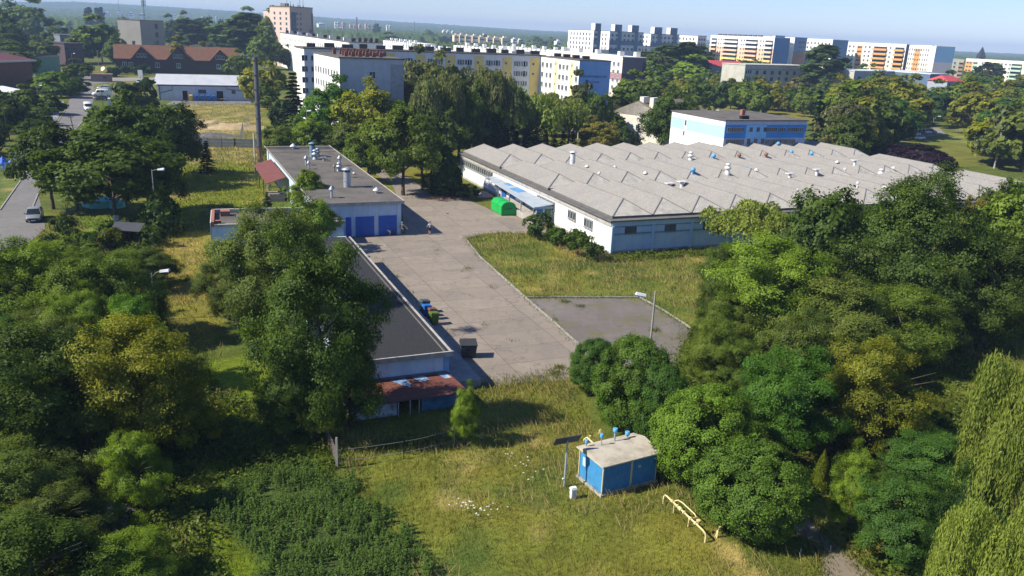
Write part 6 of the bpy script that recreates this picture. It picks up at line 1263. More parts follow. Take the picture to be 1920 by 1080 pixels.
# ---- lamps and poles
M_pole=mat('concrete pole',(.30,.29,.27),.9,.25,2); M_wood=mat('dark pole wood',(.07,.055,.045),.95,.3,2); M_lamp=mat('lamp head shell',(.68,.70,.72),.4,.1)
def lamp(px,yb,yt,side,label,arm=1.4,r=.09,wood=False,rise=.35,headz=-.35,double=False,group=None):
    b=G(px,yb)[:2]; h=zfor(b,yt); o=empty('street_lamp',(b[0],b[1],0),0,label,'street lamp',group); m=M_wood if wood else M_pole
    MB().tube([(0,0,-.3),(0,0,h)],[r,r*.62],10).build('pole',m,o)
    for s in ((side,-side) if double else (side,)):
        z=h+headz; p1=np.array([s*arm,0,z+rise]); a=MB().tube([(0,0,z-.1),(s*arm*.5,0,z+rise*.65),tuple(p1)],.035,6).build('arm',m,o)
        hd=MB(); 
        hd.add([(s*arm,-.13,z+rise-.08),(s*(arm+.85),-.2,z+rise+.06),(s*(arm+.95),0,z+rise+.08),(s*(arm+.85),.2,z+rise+.06),(s*arm,.13,z+rise-.08),(s*arm,-.1,z+rise+.09),(s*(arm+.8),-.12,z+rise+.24),(s*(arm+.8),.12,z+rise+.24),(s*arm,.1,z+rise+.09)],[(0,1,2,3,4),(5,8,7,6),(0,5,6,1),(4,3,7,8),(1,6,2),(2,6,7),(2,7,3),(0,4,8,5)]); q=hd.build('lamp_head',M_lamp,o); MB().box(min(s*(arm+.2),s*(arm+.75)),max(s*(arm+.2),s*(arm+.75)),-.1,.1,z+rise-.11,z+rise-.02).build('lens',M_chrome,q)
    return o
lamp(1217,668,546,-1,'grey pole street lamp between the parking patch and the globe trees',.75,.11,headz=-.75,rise=.35)
lamp(292,600,512,1,'lower street lamp among the trees on the left, head to the right',.75,.08,headz=-.25,rise=.45)
lamp(295,438,318,1,'upper street lamp at the edge of the dry meadow',.7,.085,headz=-.1,rise=.15)
lamp(739,372,352,0.01,'small white headed lamp on the garage roof corner',.02,.04)
lamp(868,300,268,-1,'lamp behind the far corner of the factory hall',.6,.07)
lamp(577,300,208,1,'small white headed lamp by the bright feathery tree',.1,.06)
lamp(1371,196,172,1,'lamp in the green belt behind the blue office',.8,.08,double=True); lamp(1431,212,196,1,'right double lamp behind the blue office',1.2,.08,double=True); lamp(1746,250,218,1,'double headed lamp among the cars in the clearing',1.2,.1,double=True)
lamp(1355,192,150,1,'thin lamp in the belt left of the panel building',.7,.08); lamp(1292,172,148,-1,'thin lamp below the pale poplars',.7,.08); lamp(137,130,100,1,'lamp by the green building',.9,.08); lamp(28,92,82,1,'small lamp behind the green annex',.9,.1); lamp(72,190,160,1,'lamp at the corner of the brick house',.9,.08)
def pole(px,yb,yt,label,m=M_wood,r=.12,lean=0.,name='utility_pole'):
    b=G(px,yb)[:2]; h=zfor(b,yt); o=empty(name,(b[0],b[1],0),0,label,'pole'); MB().tube([(0,0,-.3),(lean,0,h)],[r,r*.6],8).build('post',m,o)
    mb=MB(); mb.box(lean-.45,lean+.45,-.05,.05,h-.35,h-.25); 
    for k in (-.35,0,.35): mb.cyl((lean+k,0,h-.25),.035,.14,6)
    mb.build('cross_arm',m,o); return o
pole(144,270,218,'leaning dark wooden pole on the verge right of the street',lean=-.7)
pole(194,206,168,'short dark wooden pole beside the kiosk box',r=.1)
pole(106,172,132,'pale pole left of the street before the green building',M_pole,lean=-.4)
pole(186,133,94,'tall pale pole behind the brown hut',M_pole,.14)
pole(18,262,205,'dark pole between garden trees at the left edge',lean=-.4)
pole(43,100,70,'thin pole at upper left beside the green annex',M_pole,.1)
pole(1601,268,244,'pale leaning stump pole in the right wood',M_pole,.12,lean=.4)
# ---- blue gas hut
M_hut=mat('hut blue sheet',(.06,.28,.56),.5,.2,2.5,dark=(.03,.13,.28),wave=(3.4,'X',.5)); M_huty=mat('hut blue side',(.06,.28,.56),.5,.2,2.5,dark=(.03,.13,.28),wave=(3.4,'Y',.5)); M_trim=mat('cream trim',(.50,.46,.30),.7,.2,3); M_hroof=mat('stained hut roof',(.46,.42,.34),.9,.4,1.2,dark=(.22,.19,.14))
A=G(1127,932)[:2]; B_=G(1228,904)[:2]; d=B_-A; HL=float(np.linalg.norm(d)); hz=math.atan2(d[1],d[0]); hw=2.5; hh=2.0
hut=empty('gas_hut',(A[0],A[1],0),hz,'blue sheet metal gas hut with cream trim and four blue roof vents','hut')
MB().box(-.08,HL+.08,-.08,hw+.08,-.1,.14).build('plinth',M_conc,hut)
mb=MB(); mb.box(.06,HL-.06,.02,hw-.02,.141,hh); w1=mb.build('wall',M_hut,hut); 
MB().box(.035,.059,.08,hw-.08,.16,hh-.002).build('side_wall',M_huty,hut); MB().box(HL-.059,HL-.035,.08,hw-.08,.16,hh-.002).build('side_wall',M_huty,hut)
for x in (0,HL-.08):
    for y in (-.02,hw-.06): MB().box(x,x+.08,y,y+.08,.142,hh-.001).build('corner_post',M_trim,hut)
mb=MB(); mb.box(HL*.52-.07,HL*.52+.07,-.025,.019,.14,hh); mb.box(.081,HL-.081,-.015,.018,.141,.2); mb.box(.081,HL-.081,-.015,.018,hh-.08,hh-.003); mb.build('trim',M_trim,hut)
for x0,x1 in ((.12,HL*.52-.1),(HL*.52+.1,HL-.12)):
    mb=MB(); mb.box(x0,x1,-.004,.018,.21,hh-.09); n=int((x1-x0)/.17)
    for i in range(n+1): x=x0+(x1-x0)*i/n; mb.box(x-.012,x+.012,-.022,-.005,.22,hh-.1)
    dr=mb.build('door',mat('hut door blue',(.04,.21,.45),.5,.2,2),hut); MB().box((x0+x1)/2-.03,(x0+x1)/2+.03,-.05,-.023,.95,1.15).build('handle',M_ridge,dr)
MB().box(HL*.64,HL*.69,-.028,-.024,1.35,1.5).build('notice_plate',mat('faded plate',(.5,.5,.4),.7,.1),hut)
MB().box(.015,.034,hw*.72,hw*.85,1.05,1.6).build('notice_plate',mat('pale cyan plate',(.45,.62,.70),.6,.1),hut)
mb=MB(); o_=.16
mb.hexa([(-o_,-o_,hh),(HL+o_,-o_,hh),(HL+o_,hw+o_,hh),(-o_,hw+o_,hh)],[(-o_,-o_,hh+.07),(HL+o_,-o_,hh+.07),(HL+o_,hw+o_,hh+.07),(-o_,hw+o_,hh+.07)],1)
mb.add([(-o_,-o_,hh+.071),(HL+o_,-o_,hh+.071),(HL+o_,hw+o_,hh+.071),(-o_,hw+o_,hh+.071),(-o_,hw*.62,hh+.36),(HL+o_,hw*.62,hh+.36)],[(0,1,5,4),(2,3,4,5),(0,4,3),(1,2,5)],0); mb.build('roof',[M_hroof,M_trim],hut)
for x,y,h_,r in ((.28,hw-.25,.34,.13),(1.05,hw*.72,.78,.13),(2.15,hw*.78,.85,.18),(3.15,hw*.80,.40,.18)):
    z=hh+.15; r*=.82; MB().cyl((x,y,z),.035 if x!=2.15 else .06,h_-.1,8,1).lathe((x,y,z+h_-.15),[(r*.6,0),(r,.08),(r,.26),(r*.7,.27),(r*.65,.1)],12,0).lathe((x,y,z+h_+.08),[(r*1.05,0),(r*1.05,.05),(r*.85,.06)],12,0).build('roof_vent',[M_bluev,M_zinc],hut)
# ---- solar mast and white box
b=G(1058,912)[:2]; zt=zfor(b,826); so=empty('solar_mast',(b[0],b[1],0),R_(24),'grey steel mast carrying a dark solar panel left of the blue hut','solar lamp')
MB().tube([(0,0,-.1),(0,0,1.2),(0,0,zt)],[.075,.07,.05],10).build('mast',mat('galvanised',(.42,.44,.46),.5,.2,3,metal=.3),so)
mb=MB(); a=R_(-60); c_,s_=math.cos(a),math.sin(a)
def rot(p): x,y,z=p; return (x,y*c_-z*s_,y*s_+z*c_+zt+.02)
bx=[(-.85,-.33,0),(.85,-.33,0),(.85,.33,0),(-.85,.33,0)]; mb.hexa([rot(p) for p in bx],[rot((x,y,z+.05)) for x,y,z in bx],0); mb.hexa([rot((x*.97,y*.94,.051)) for x,y,z in bx],[rot((x*.97,y*.94,.056)) for x,y,z in bx],1)
mb.build('solar_panel',[mat('panel back',(.06,.06,.065),.5,.1),mat('solar cells',(.01,.012,.03),.15,.1,6)],so); MB().tube([(0,0,zt-.35),(0,.2,zt-.05)],.03,6).build('bracket',MATS['galvanised'],so)
MB().tube([(-.08,0,.55),(-.16,0,.55)],.05,8).build('junction_box',M_white,so)
b=G(1074,934)[:2]; wb=empty('meter_cabinet',(b[0],b[1],0),R_(24),'small white meter cabinet in the grass below the solar mast','cabinet'); MB().box(-.17,.17,-.12,.12,0,.62).build('body',M_white,wb); MB().hexa([(-.2,-.15,.62),(.2,-.15,.62),(.2,.15,.62),(-.2,.15,.62)],[(-.16,-.1,.74),(.16,-.1,.74),(.16,.1,.74),(-.16,.1,.74)]).build('lid',M_white,wb); MB().box(-.13,.13,-.132,-.121,.08,.56).build('door',mat('cabinet door',(.6,.61,.62),.5,.1),wb)
# ---- yellow gas pipes
M_gas=mat('gas pipe yellow',(.66,.56,.27),.5,.2,4)
def g2(px,py,z): q=G(px,py,z); return (q[0],q[1],z)
gp=empty('gas_pipes',(0,0,0),0,'long yellow gas pipe run with a bypass loop and hand wheel in the grass','pipe'); o0=np.array(g2(1290,975,0)); gp.location=tuple(o0)
def rel(p): return tuple(np.array(p)-o0)
z=.62; a0=g2(1247,927,z); a1=g2(1322,998,z); ax_=np.array(a1)-np.array(a0); 
MB().tube([rel((a0[0]-.05,a0[1]+.02,0)),rel((a0[0]-.04,a0[1]+.02,z-.15)),rel((a0[0]+.02,a0[1],z-.02)),rel(np.array(a0)+ax_*.05),rel(np.array(a0)+ax_*.95),rel((a1[0]+.03,a1[1],z-.08)),rel((a1[0]+.06,a1[1]-.02,z-.25)),rel((a1[0]+.06,a1[1]-.02,0))],.055,10).build('main_pipe',M_gas,gp)
nn=np.array([-ax_[1],ax_[0],0]); nn/=np.linalg.norm(nn)
if nn[0]<0: nn=-nn
pA=np.array(a0)+ax_*.2; pB=np.array(a0)+ax_*.66
MB().tube([rel(pA),rel(pA+nn*.28+ax_*.03+(0,0,.1)),rel(pA+nn*.38+ax_*.1+(0,0,.1)),rel(pB+nn*.38-ax_*.05+(0,0,.1)),rel(pB+nn*.38+(0,0,.0)),rel(pB+nn*.2),rel(pB)],.04,8).build('bypass_pipe',M_gas,gp)
u_=ax_/np.linalg.norm(ax_)
for t in (.2,.33,.42,.5,.66,.78):
    c_=np.array(a0)+ax_*t; MB().tube([rel(c_-u_*.05),rel(c_+u_*.05)],.11,12).build('flange',M_gas,gp)
c_=np.array(a0)+ax_*.38; MB().tube([rel(c_-u_*.13),rel(c_),rel(c_+u_*.13)],[.06,.13,.06],10).build('valve',M_gas,gp)
c_=np.array(a0)+ax_*.83; MB().tube([rel(c_),rel(c_+(0,0,.3))],.03,8).tube([rel(c_+(0,0,.28)),rel(c_+(0,0,.34))],.12,12).build('hand_wheel',M_gas,gp)
for t in (.25,.62): 
    c_=np.array(a0)+ax_*t; MB().tube([rel((c_[0],c_[1],0)),rel(c_)],.035,6).build('support',M_gas,gp)
b=G(1344,1008); vp=empty('vent_pipe',(b[0],b[1],0),.3,'short yellow bent vent pipe standing right of the long pipe run','pipe')
MB().tube([(0,0,0),(0,0,.55),(.06,0,.68),(.18,0,.70),(.24,0,.62)],.05,8).build('riser',M_gas,vp); MB().tube([(-.08,.05,0),(-.02,0,.5)],.03,6).build('brace',M_gas,vp)
b=G(1100,826); g3=empty('gas_riser',(b[0],b[1],0),0,'yellow pipe with two hand wheels entering the back of the blue hut','pipe')
e=G(1150,868,.35)-np.array(b); pa_=G(1101,820,.4)-np.array(b); pz=G(1095,824,.15)-np.array(b)
MB().tube([tuple(pz-(0,0,.2)),tuple(pz),tuple(pa_),tuple(pa_*.6+e*.4),tuple(e)],.06,10).build('pipe',M_gas,g3)
for t in (.10,.36): c_=pa_*(1-t)+e*t; MB().tube([tuple(c_),tuple(c_+(0,0,.28))],.025,6).tube([tuple(c_+(0,0,.26)),tuple(c_+(0,0,.30))],.08,10).build('hand_wheel',M_gas,g3)
b=G(1125,814); o=MB().tube([(-.06,0,0),(-.06,0,.32),(.0,0,.38),(.06,0,.32),(.06,0,0)],.03,8).build('marker_post',M_gas,None,(b[0],b[1],0)); tag(o,'small yellow hoop marker in the grass behind the blue hut','marker')
# ---- waste containers in the yard
M_gn=mat('skip green',(.012,.36,.07),.45,.12,1.5,dark=(.01,.2,.05))
b=G(940,405)[:2]; sk=empty('green_container',(b[0],b[1],.02),UA,'bright green ribbed closed waste container in front of the loading canopy','container')
L3,W3=4.3,2.25; prof=[(0,.12),(W3,.12),(W3,1.35),(W3-.3,1.75),(W3-.75,1.95),(.75,1.95),(.3,1.75),(0,1.35)]
def oct_(y,s=0.): return [(x+(s if x>W3/2 else -s),y,z+(s if z>1 else 0)) for x,z in prof]
mb=MB(); v=oct_(0)+oct_(L3); n=8; mb.add(v,[(i,(i+1)%n,(i+1)%n+n,i+n) for i in range(n)]+[tuple(range(n))[::-1],tuple(range(n,2*n))]); mb.build('body',M_gn,sk)
for y in (.02,1.75,4.2):
    mb=MB(); v=oct_(y,.03)+oct_(y+.06,.03); mb.add(v,[(i,(i+1)%n,(i+1)%n+n,i+n) for i in range(n)]+[tuple(range(n))[::-1],tuple(range(n,2*n))]); mb.build('rib',M_gn,sk)
for y in (.2,L3-.5): MB().box(.2,W3-.2,y,y+.3,0,.119).build('skid',M_black,sk)
MB().box(-.04,W3+.04,-.02,L3+.02,1.3,1.36).build('seam',M_gn,sk); MB().box(.5,W3-.5,-.06,-.035,.95,1.05).build('handle',mat('dark green steel',(.01,.12,.04),.6,.1),sk)
b=G(880,668)[:2]; M_db=mat('dark grey bin plastic',(.05,.055,.06),.6,.3,2,dark=(.10,.10,.10)); db=empty('dumpster',(b[0]-.1,b[1]-.1,.02),R_(10),'large dark grey wheeled dumpster standing alone on the yard','dumpster')
mb=MB(); mb.hexa([(-.56,-.42,.18),(.56,-.42,.18),(.56,.42,.18),(-.56,.42,.18)],[(-.68,-.54,1.15),(.68,-.54,1.15),(.68,.54,1.15),(-.68,.54,1.15)])
for x in (-.35,0,.35): mb.hexa([(x-.03,-.46,.2),(x+.03,-.46,.2),(x+.03,-.42,.2),(x-.03,-.42,.2)],[(x-.03,-.58,1.1),(x+.03,-.58,1.1),(x+.03,-.53,1.1),(x-.03,-.53,1.1)])
mb.build('body',M_db,db)
mb=MB(); mb.hexa([(-.72,-.6,1.151),(.72,-.6,1.151),(.72,.56,1.151),(-.72,.56,1.151)],[(-.7,-.5,1.22),(.7,-.5,1.22),(.68,.5,1.42),(-.68,.5,1.42)]); mb.tube([(-.72,-.58,1.19),(.72,-.58,1.19)],.035,8); mb.build('lid',mat('bin lid',(.035,.038,.042),.75,.2),db)
for sx in (-.45,.45):
    for sy in (-.35,.35): MB().tube([(sx-.03,sy,.09),(sx+.03,sy,.09)],.09,10).build('wheel',M_black,db)
MB().box(-.08,.08,-.6,-.56,.75,.92).build('sticker',M_dark,db)
for px,py,m,lid,lab,s in ((797,563,mat('slate bin',(.05,.08,.10),.6,.1),None,'slate blue lidded bin, farthest of the bins behind the ramp',1.15),(800.5,572,M_binb,None,'bright blue bin behind the ramp',1.05),(811,578.5,mat('brown bin',(.16,.07,.045),.6,.1),None,'brown lidded bin behind the ramp',1.0),(814,586,mat('olive green bin',(.09,.16,.02),.6,.1),None,'green bin, nearest of the bins behind the ramp',1.1)):
    q=G(px,py,1.05*s); small_bin('wheeled_bin',q[0],q[1],lo.rz+math.pi/2+.1,m,lab,s,'bins beside the ramp')
# ---- small items
b=G(677,466,1.)[:2]; o=empty('upturned_boat',(b[0]+.2,b[1]+.0,0),UA+math.pi/2,'pale pink rounded tub leaning at the near corner of the annex','tub'); MB().lathe((0,0,0),[(.5,0),(.48,.5),(.3,.75),(.05,.8)],14).build('shell',mat('pink white shell',(.55,.45,.43),.6,.2),o); MB().cyl((0,0,-.0),.56,.06,14).build('rim',mat('brown rim',(.25,.12,.08),.7,.2),o); o.scale=(1.3,.6,.8); o.name='plastic_tub'
for px,py,w_,h_,c,lab in ((190,385,2.4,.9,(.12,.45,.42),'turquoise garden pool glimpsed under the whitewashed tree'),(218,388,1.2,.8,(.14,.48,.44),'smaller turquoise cover glimpsed right of the tree trunk')):
    b=G(px,py); o=empty('garden_pool',(b[0],b[1],0),.1,lab,'pool'); MB().lathe((0,0,0),[(w_,0),(w_*1.02,h_*.8),(w_*.96,h_)],18).build('pool_wall',mat('turquoise plastic %s'%w_,c,.5,.15),o); MB().cyl((0,0,h_+.002),w_*.95,.03,18).build('cover',MATS['turquoise plastic %s'%w_],o)
b=G(242,458); o=empty('garden_shelter',(b[0],b[1],0),.2,'small garden shelter with a dark grey sheet roof among the shrubs','shelter'); MB().hexa([(-1.6,-1.2,2.0),(1.6,-1.4,1.8),(1.7,1.3,2.2),(-1.6,1.3,2.4)],[(-1.6,-1.2,2.06),(1.6,-1.4,1.86),(1.7,1.3,2.26),(-1.6,1.3,2.46)]).build('roof',mat('charcoal sheet',(.07,.075,.085),.7,.2),o)
for x,y in ((-1.5,-1.1),(1.5,-1.2),(1.5,1.1),(-1.5,1.1)): MB().tube([(x,y,0),(x,y,1.85)],.05,6).build('post',M_wood,o)
for px,py,s,lab in ((30,313,1.5,'bright blue tarpaulin heap left of the street'),(6,308,1.2,'second blue tarpaulin at the left edge')):
    b=G(px,py); o=empty('tarpaulin',(b[0],b[1],0),.4,lab,'tarpaulin'); mb=MB(); n=9; v=[];f=[]
    for i in range(n):
        for j in range(n): x=(i/(n-1)-.5)*2.8*s; y=(j/(n-1)-.5)*2.*s; v.append((x,y,max(0,1.1*s*(1-abs(x)/1.5/s)*(1-abs(y)/1.1/s)+random.uniform(-.08,.15)*(0<i<n-1 and 0<j<n-1))))
    for i in range(n-1):
        for j in range(n-1): f.append((i*n+j,(i+1)*n+j,(i+1)*n+j+1,i*n+j+1))
    mb.add(v,f,0); mb.build('sheet',mat('blue tarp',(.02,.10,.50),.4,.15),o)
# sand and spoil heaps
def heap(name,label,px,py,rx,ry,h,m,seed,cat='sand heap'):
    b=G(px,py)[:2]; n=34; v=[];f=[]; xs=np.linspace(-1,1,n); X_,Y_=np.meshgrid(xs,xs); r=np.hypot(X_,Y_); Z_=h*np.clip(1-r**1.6,0,1)*(.35+1.1*fbm(X_*3+seed,Y_*3,1.,4))
    Z_=np.where(r>=1,-.1,Z_)
    mb=MB(); mb.add([(X_[i,j]*rx,Y_[i,j]*ry,Z_[i,j]) for i in range(n) for j in range(n)],[(i*n+j,i*n+j+1,(i+1)*n+j+1,(i+1)*n+j) for i in range(n-1) for j in range(n-1)],0,True)
    o=mb.build(name,m,None,(b[0],b[1],0),UA); tag(o,label,cat)
M_sand=mat('ochre spoil',(.44,.33,.19),.98,.45,.5,dark=(.22,.19,.08),scale2=4,bump=.6); M_grey=mat('grey rubble',(.16,.15,.14),.98,.4,1.5,bump=.8); M_rub=mat('light rubble',(.40,.41,.42),.95,.4,2,bump=.8,scale2=6)
heap('sand_heap','ochre sand heap, left part, on the waste ground by the warehouse',385,238,7,4.5,1.7,M_sand,1)
heap('sand_heap','ochre sand heap, right part, beside the steel chimney',437,240,9,5,1.3,M_sand,5)
heap('rubble_heap','dark grey rubble bank behind the concrete fence',395,256,8,2.2,.9,M_grey,9,'rubble')
heap('rubble_heap','pale concrete rubble patch among the bottom left trees',188,985,1.9,2.3,.45,M_rub,12,'rubble')
heap('brick_pile','pinkish rubble pile at the factory wall behind the green container',908,368,1.6,1.1,.8,mat('pink rubble',(.5,.40,.34),.95,.4,4,bump=.7),3,'rubble')
heap('brick_pile','orange brick crumbs by the foot of the cone shaped conifer',828,372,3.2,1.2,.22,mat('orange crumbs',(.34,.15,.08),.95,.4,4,bump=.7),6,'rubble')
# fences
def fence(pts_px,h,label,m,post=.07,panel=None,wires=0,step=2.5,name='fence'):
    P=GP(pts_px); o=empty(name,(P[0][0],P[0][1],0),0,label,'fence'); o0=np.array(P[0])
    for a,b_ in zip(P[:-1],P[1:]):
        a=np.array(a)-o0;b_=np.array(b_)-o0; l=np.linalg.norm(b_-a); k=max(1,int(l/step)); d=(b_-a)/l; nn=np.array([-d[1],d[0]])
        for i in range(k+1):
            c=a+(b_-a)*i/k; MB().box(c[0]-post,c[0]+post,c[1]-post,c[1]+post,-.2,h).build('post',m,o)
            if i<k and panel:
                c2=a+(b_-a)*(i+1)/k; q=[c+d*post*1.5-nn*.03,c2-d*post*1.5-nn*.03,c2-d*post*1.5+nn*.03,c+d*post*1.5+nn*.03]; mb=MB()
                for z in range(3): mb.hexa([(*p_,.02+z*h*.32) for p_ in q],[(*p_,.30*h+z*h*.32) for p_ in q])
                mb.build('panel',panel,o)
        if wires:
            mb=MB()
            for z in range(wires): mb.tube([(*a,h*(z+.6)/wires),(*((a+b_)/2),h*(z+.6)/wires-.04),(*b_,h*(z+.6)/wires)],.012,4)
            mb.build('wire',M_ridge,o)
    return o
M_fcon=mat('grey fence concrete',(.17,.19,.20),.9,.25,1)
fence([(362,275),(440,277),(484,278)],2.0,'dark grey concrete panel fence between meadow and waste ground',M_fcon,panel=M_fcon)
fence([(632,877),(757,860),(818,846),(852,836)],1.5,'sagging wire fence with one tall concrete post below the rusty shed',M_pole,post=.018,wires=2,step=4)
b=G(632,878)[:2]; z=zfor(b,822); o=MB().box(-.07,.07,-.07,.07,-.2,z).box(-.05,.05,-.05,.05,z,z+.06).build('fence_post',M_pole,None,(b[0],b[1],0)); tag(o,'tall pale concrete post at the end of the sagging wire fence','post')
fence([(610,820),(632,877)],1.2,'short rusty mesh fence running up from the tall concrete post',M_rustv,post=.03,wires=7,step=1.2)
fence([(1500,1042),(1528,1040),(1556,1036)],.45,'thin remains of a gate across the footpath at the bottom',M_pole,post=.02,wires=0,step=1.2)
fence([(450,275),(456,245),(476,225)],2.2,'thin mesh fence beside the steel chimney',M_ridge,post=.03,wires=4)
fence([(112,430),(118,412),(128,396)],1.3,'green garden fence behind the silver car',mat('green fence',(.05,.14,.08),.7,.1),post=.03,wires=3,step=1.5)
# bench table by the warehouse
q=barn.A+barn.e*18.6-barn.n*1.3; o=empty('low_bench',(q[0],q[1],.02),barn.rz,'low timber bench before the dark warehouse door','bench'); MB().box(-2.0,2.0,-.5,.5,.62,.75).build('seat',M_timber,o)
for x in (-1.7,1.7): MB().box(x-.1,x+.1,-.4,.4,0,.619).build('leg',M_timber,o)
q=G(265,148); o=empty('satellite_dish',(*G(196,150,0)[:2],2.9),0,'small pale satellite dish behind the brown hut','dish'); MB().tube([(0,0,-2.9),(0,0,1.2)],.06,6).build('mast',M_pole,o); MB().lathe((0,0,0),[(.05,0),(.6,.12),(.9,.35)],14).build('dish',M_lamp,o,(0,-.1,1.4),rot=(R_(60),0,R_(-20)))
b=G(264,152); o=empty('sign_board',(b[0],b[1],0),.2,'small white board on a post behind the pale car','sign'); MB().box(-.9,.9,-.06,.0,1.6,4.4).build('board',M_white,o); MB().tube([(0,.05,0),(0,.05,3.)],.08,6).build('post',M_pole,o)
# ---- people and dog
def skin_obj(name,verts,edges,radii,m,parent,root=0,sub=1):
    me=bpy.data.meshes.new(name); me.from_pydata(verts,edges,[]); o=bpy.data.objects.new(name,me); COL.objects.link(o)
    s=o.modifiers.new('s','SKIN'); 
    for i,r in enumerate(radii):
        q=me.skin_vertices[0].data[i]; q.radius=(r,r) if not hasattr(r,'__len__') else r; q.use_root=(i==root)
    ss=o.modifiers.new('d','SUBSURF'); ss.levels=sub; ss.render_levels=sub; bpy.context.view_layer.update()
    me2=bpy.data.meshes.new_from_object(o.evaluated_get(bpy.context.evaluated_depsgraph_get())); bpy.data.objects.remove(o)
    me2.materials.clear(); me2.materials.append(m)
    for p in me2.polygons: p.use_smooth=True
    o=bpy.data.objects.new(name,me2); link(o,parent); return o
M_skin=mat('skin',(.46,.27,.19),.6,.1)
def person(label,loc,rz,top,legs,legc,arms,hairc,step=.12,hatc=None):
    """arms: two lists of elbow, wrist points; legs pose from step"""
    o=empty('person',loc,rz,label,'person')
    hipz=.92; sh=1.42; V=[(0,0,hipz),(0,0,1.12),(0,0,sh-.04),(0,0,1.50),(0,.015,1.56),(0,.02,1.66),(0,.01,1.74)]; E=[(i,i+1) for i in range(6)]; Rr=[(.15,.11),(.135,.10),(.17,.11),.055,.06,.085,.06]
    for s,(el,wr) in zip((-1,1),arms):
        k=len(V); V+=[(s*.19,0,sh),el,wr,(wr[0]+(wr[0]-el[0])*.22,wr[1]+(wr[1]-el[1])*.22,wr[2]+(wr[2]-el[2])*.22)]; E+=[(2,k),(k,k+1),(k+1,k+2),(k+2,k+3)]; Rr+=[.06,.045,.032,.03]
        d=np.array(wr)-np.array(el); d/=np.linalg.norm(d)
        # fingers and thumb
        hb=k+3
        for j in range(5):
            off=np.array([(j-2)*.018,0.01*(1 if j else 3),0]); f0=np.array(V[hb])+off; k2=len(V); V.append(tuple(f0+d*.05)); V.append(tuple(f0+d*(.075 if j else .06)+np.array([0,.01,0]))); E+=[(hb,k2),(k2,k2+1)]; Rr+=[.009,.008]
    for s in (-1,1):
        k=len(V); y=s*step; V+=[(s*.10,0,hipz-.04),(s*.11,y*.3+.03,.50),(s*.11,y-.03,.09),(s*.12,y+.13,.035)]; E+=[(0,k),(k,k+1),(k+1,k+2),(k+2,k+3)]; Rr+=[.095,.065,.045,.04]
    body=skin_obj('body',V,E,Rr,M_skin,o)
    # clothing shells
    sv=[(0,0,hipz+.02),(0,0,1.12),(0,0,sh-.03),(0,0,1.47)]; se=[(0,1),(1,2),(2,3)]; sr=[(.17,.13),(.155,.12),(.185,.125),(.07,.07)]
    for s,(el,wr) in zip((-1,1),arms):
        k=len(sv); f=1. if legs=='long' else .75; e=np.array([s*.19,0,sh]); sv+=[tuple(e),tuple(e+(np.array(el)-e)*f)]; se+=[(2,k),(k,k+1)]; sr+=[.075,.06]
        if legs=='long': sv.append(tuple(np.array(el)+(np.array(wr)-np.array(el))*.85)); se.append((k+1,k+2)); sr.append(.045)
    skin_obj('jacket' if legs=='long' else 'shirt',sv,se,sr,mat('cloth '+label[:14],top,.9,.15,6),o)
    tv_=[(0,0,hipz+.04)]; te=[]; tr=[(.165,.125)]; zk=.12 if legs=='long' else .52
    for s in (-1,1):
        y=s*step; k=len(tv_); tv_+=[(s*.10,0,hipz-.06),(s*.11,y*.3+.03,.52)]; te+=[(0,k),(k,k+1)]; tr+=[.11,.085]
        if legs=='long': tv_.append((s*.11,y-.03,.12)); te.append((k+1,k+2)); tr.append(.062)
    skin_obj('trousers' if legs=='long' else 'shorts',tv_,te,tr,mat('leg cloth '+label[:14],legc,.9,.15,6),o)
    for s in (-1,1): 
        y=s*step; MB().hexa([(s*.12-.05,y-.09,.0),(s*.12+.05,y-.09,.0),(s*.12+.055,y+.19,.0),(s*.12-.055,y+.19,.0)],[(s*.12-.045,y-.08,.10),(s*.12+.045,y-.08,.10),(s*.12+.04,y+.17,.06),(s*.12-.04,y+.17,.06)]).build('shoe',mat('shoe %.2f'%legc[0],tuple(min(1,c_*.6+.02) for c_ in legc),.8,.1),o)
    MB().lathe((0,-.012,1.66),[(.095,0),(.102,.05),(.09,.10),(.05,.135),(.01,.145)],12).build('hair',mat('hair '+label[:10],hairc,.9,.2),o)
    for s in (-1,1): MB().lathe((s*.033,.1,1.672),[(.004,-.008),(.011,0),(.004,.008)],8).build('eye',M_dark,o)
    MB().hexa([(-.015,.1,1.63),(.015,.1,1.63),(.012,.09,1.63),(-.012,.09,1.63)],[(-.008,.1,1.665),(.008,.1,1.665),(.008,.09,1.665),(-.008,.09,1.665)]).build('nose',M_skin,o)
    return o
b=G(806,440)[:2]; person('man in a pale grey shirt and black shorts walking across the yard',(b[0],b[1],.015),R_(15),(.50,.53,.55),'short',(.02,.02,.022),[((-.30,-.05,1.15),(-.42,.1,1.02)),((.30,-.05,1.14),(.36,.12,.93))],(.05,.04,.03),.16)
b=G(753,440.5)[:2]; person('person in dark grey clothes standing at the garage corner, one arm stretched out',(b[0]+.1,b[1]-.2,.015),R_(185),(.12,.13,.12),'long',(.10,.11,.10),[((-.42,.05,1.20),(-.62,.2,1.00)),((.27,.0,1.16),(.30,.12,.90))],(.35,.33,.30),.06)
M_dogw=mat('white fur',(.62,.58,.50),.95,.1); 
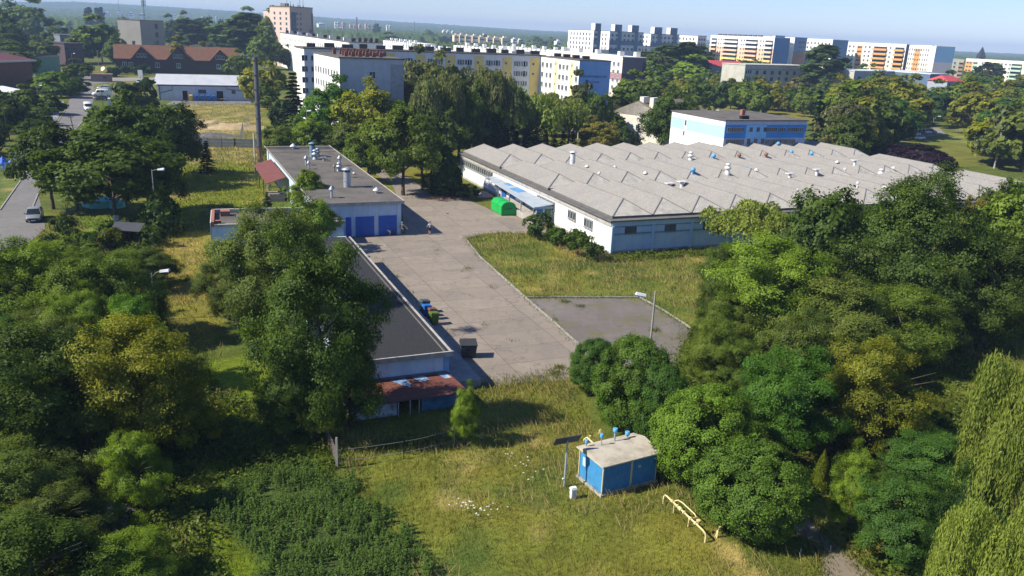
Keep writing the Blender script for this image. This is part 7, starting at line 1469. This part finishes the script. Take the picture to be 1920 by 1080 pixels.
def furmat():
    m=bpy.data.materials.new('brown and white fur'); m.use_nodes=True; n=m.node_tree; L=n.links; b_=n.nodes['Principled BSDF']; b_.inputs['Roughness'].default_value=.95; tc=n.nodes.new('ShaderNodeTexCoord'); sx=n.nodes.new('ShaderNodeSeparateXYZ'); L.new(tc.outputs['Object'],sx.inputs[0]); r=n.nodes.new('ShaderNodeValToRGB'); mr=n.nodes.new('ShaderNodeMapRange'); mr.inputs[1].default_value=-.6; mr.inputs[2].default_value=.6; L.new(sx.outputs[0],mr.inputs[0]); L.new(mr.outputs[0],r.inputs[0]); r.color_ramp.interpolation='CONSTANT'; r.color_ramp.elements[0].color=(.62,.58,.5,1); r.color_ramp.elements[1].position=.38; r.color_ramp.elements[1].color=(.10,.035,.02,1); L.new(r.outputs[0],b_.inputs['Base Color']); return m
b=G(735,440.5)[:2]; dg=empty('dog',(b[0],b[1]-.25,.015),R_(20),'white and brown dog standing before the right blue garage door','dog')
V=[(.32,0,.50),(0,0,.50),(-.24,0,.50),(-.40,0,.60),(-.50,0,.70),(-.66,0,.66),(.46,0,.56),(.60,0,.46)]; E=[(0,1),(1,2),(2,3),(3,4),(4,5),(0,6),(6,7)]; Rr=[.11,.10,.15,.09,.075,.035,.03,.018]
for s in (-.08,.08):
    k=len(V); V+=[(-.26,s,.38),(-.25,s,.2),(-.27,s,.03),(-.31,s,.02)]; E+=[(2,k),(k,k+1),(k+1,k+2),(k+2,k+3)]; Rr+=[.05,.032,.028,.03]
    k=len(V); V+=[(.30,s,.40),(.22,s,.28),(.36,s,.17),(.33,s,.03),(.29,s,.02)]; E+=[(0,k),(k,k+1),(k+1,k+2),(k+2,k+3),(k+3,k+4)]; Rr+=[.07,.045,.03,.026,.028]
for s in (-.05,.05): k=len(V); V.append((-.47,s,.80)); E.append((4,k)); Rr.append(.022)
skin_obj('body',V,E,Rr,furmat(),dg,root=1)
# things that still share a wording are told apart by their order from the left
NUM=['one','two','three','four','five','six','seven','eight','nine','ten','eleven','twelve','thirteen','fourteen','fifteen']; OR2=['first','second','third','fourth','fifth','sixth','seventh','eighth','ninth','tenth','eleventh','twelfth','thirteenth','fourteenth','fifteenth','sixteenth']
bk={}
for o in COL.objects:
    if o.parent is None and o.get('label') and o.get('kind')!='stuff': bk.setdefault(o['label'],[]).append(o)
for k,L_ in bk.items():
    if len(L_)<2: continue
    L_.sort(key=lambda o:pr(o.location)[0])
    for i,o in enumerate(L_): o['label']=('%s from left: %s'%(OR2[i] if i<16 else '%dth'%(i+1),k))
haze()
print('objects',len(bpy.data.objects))
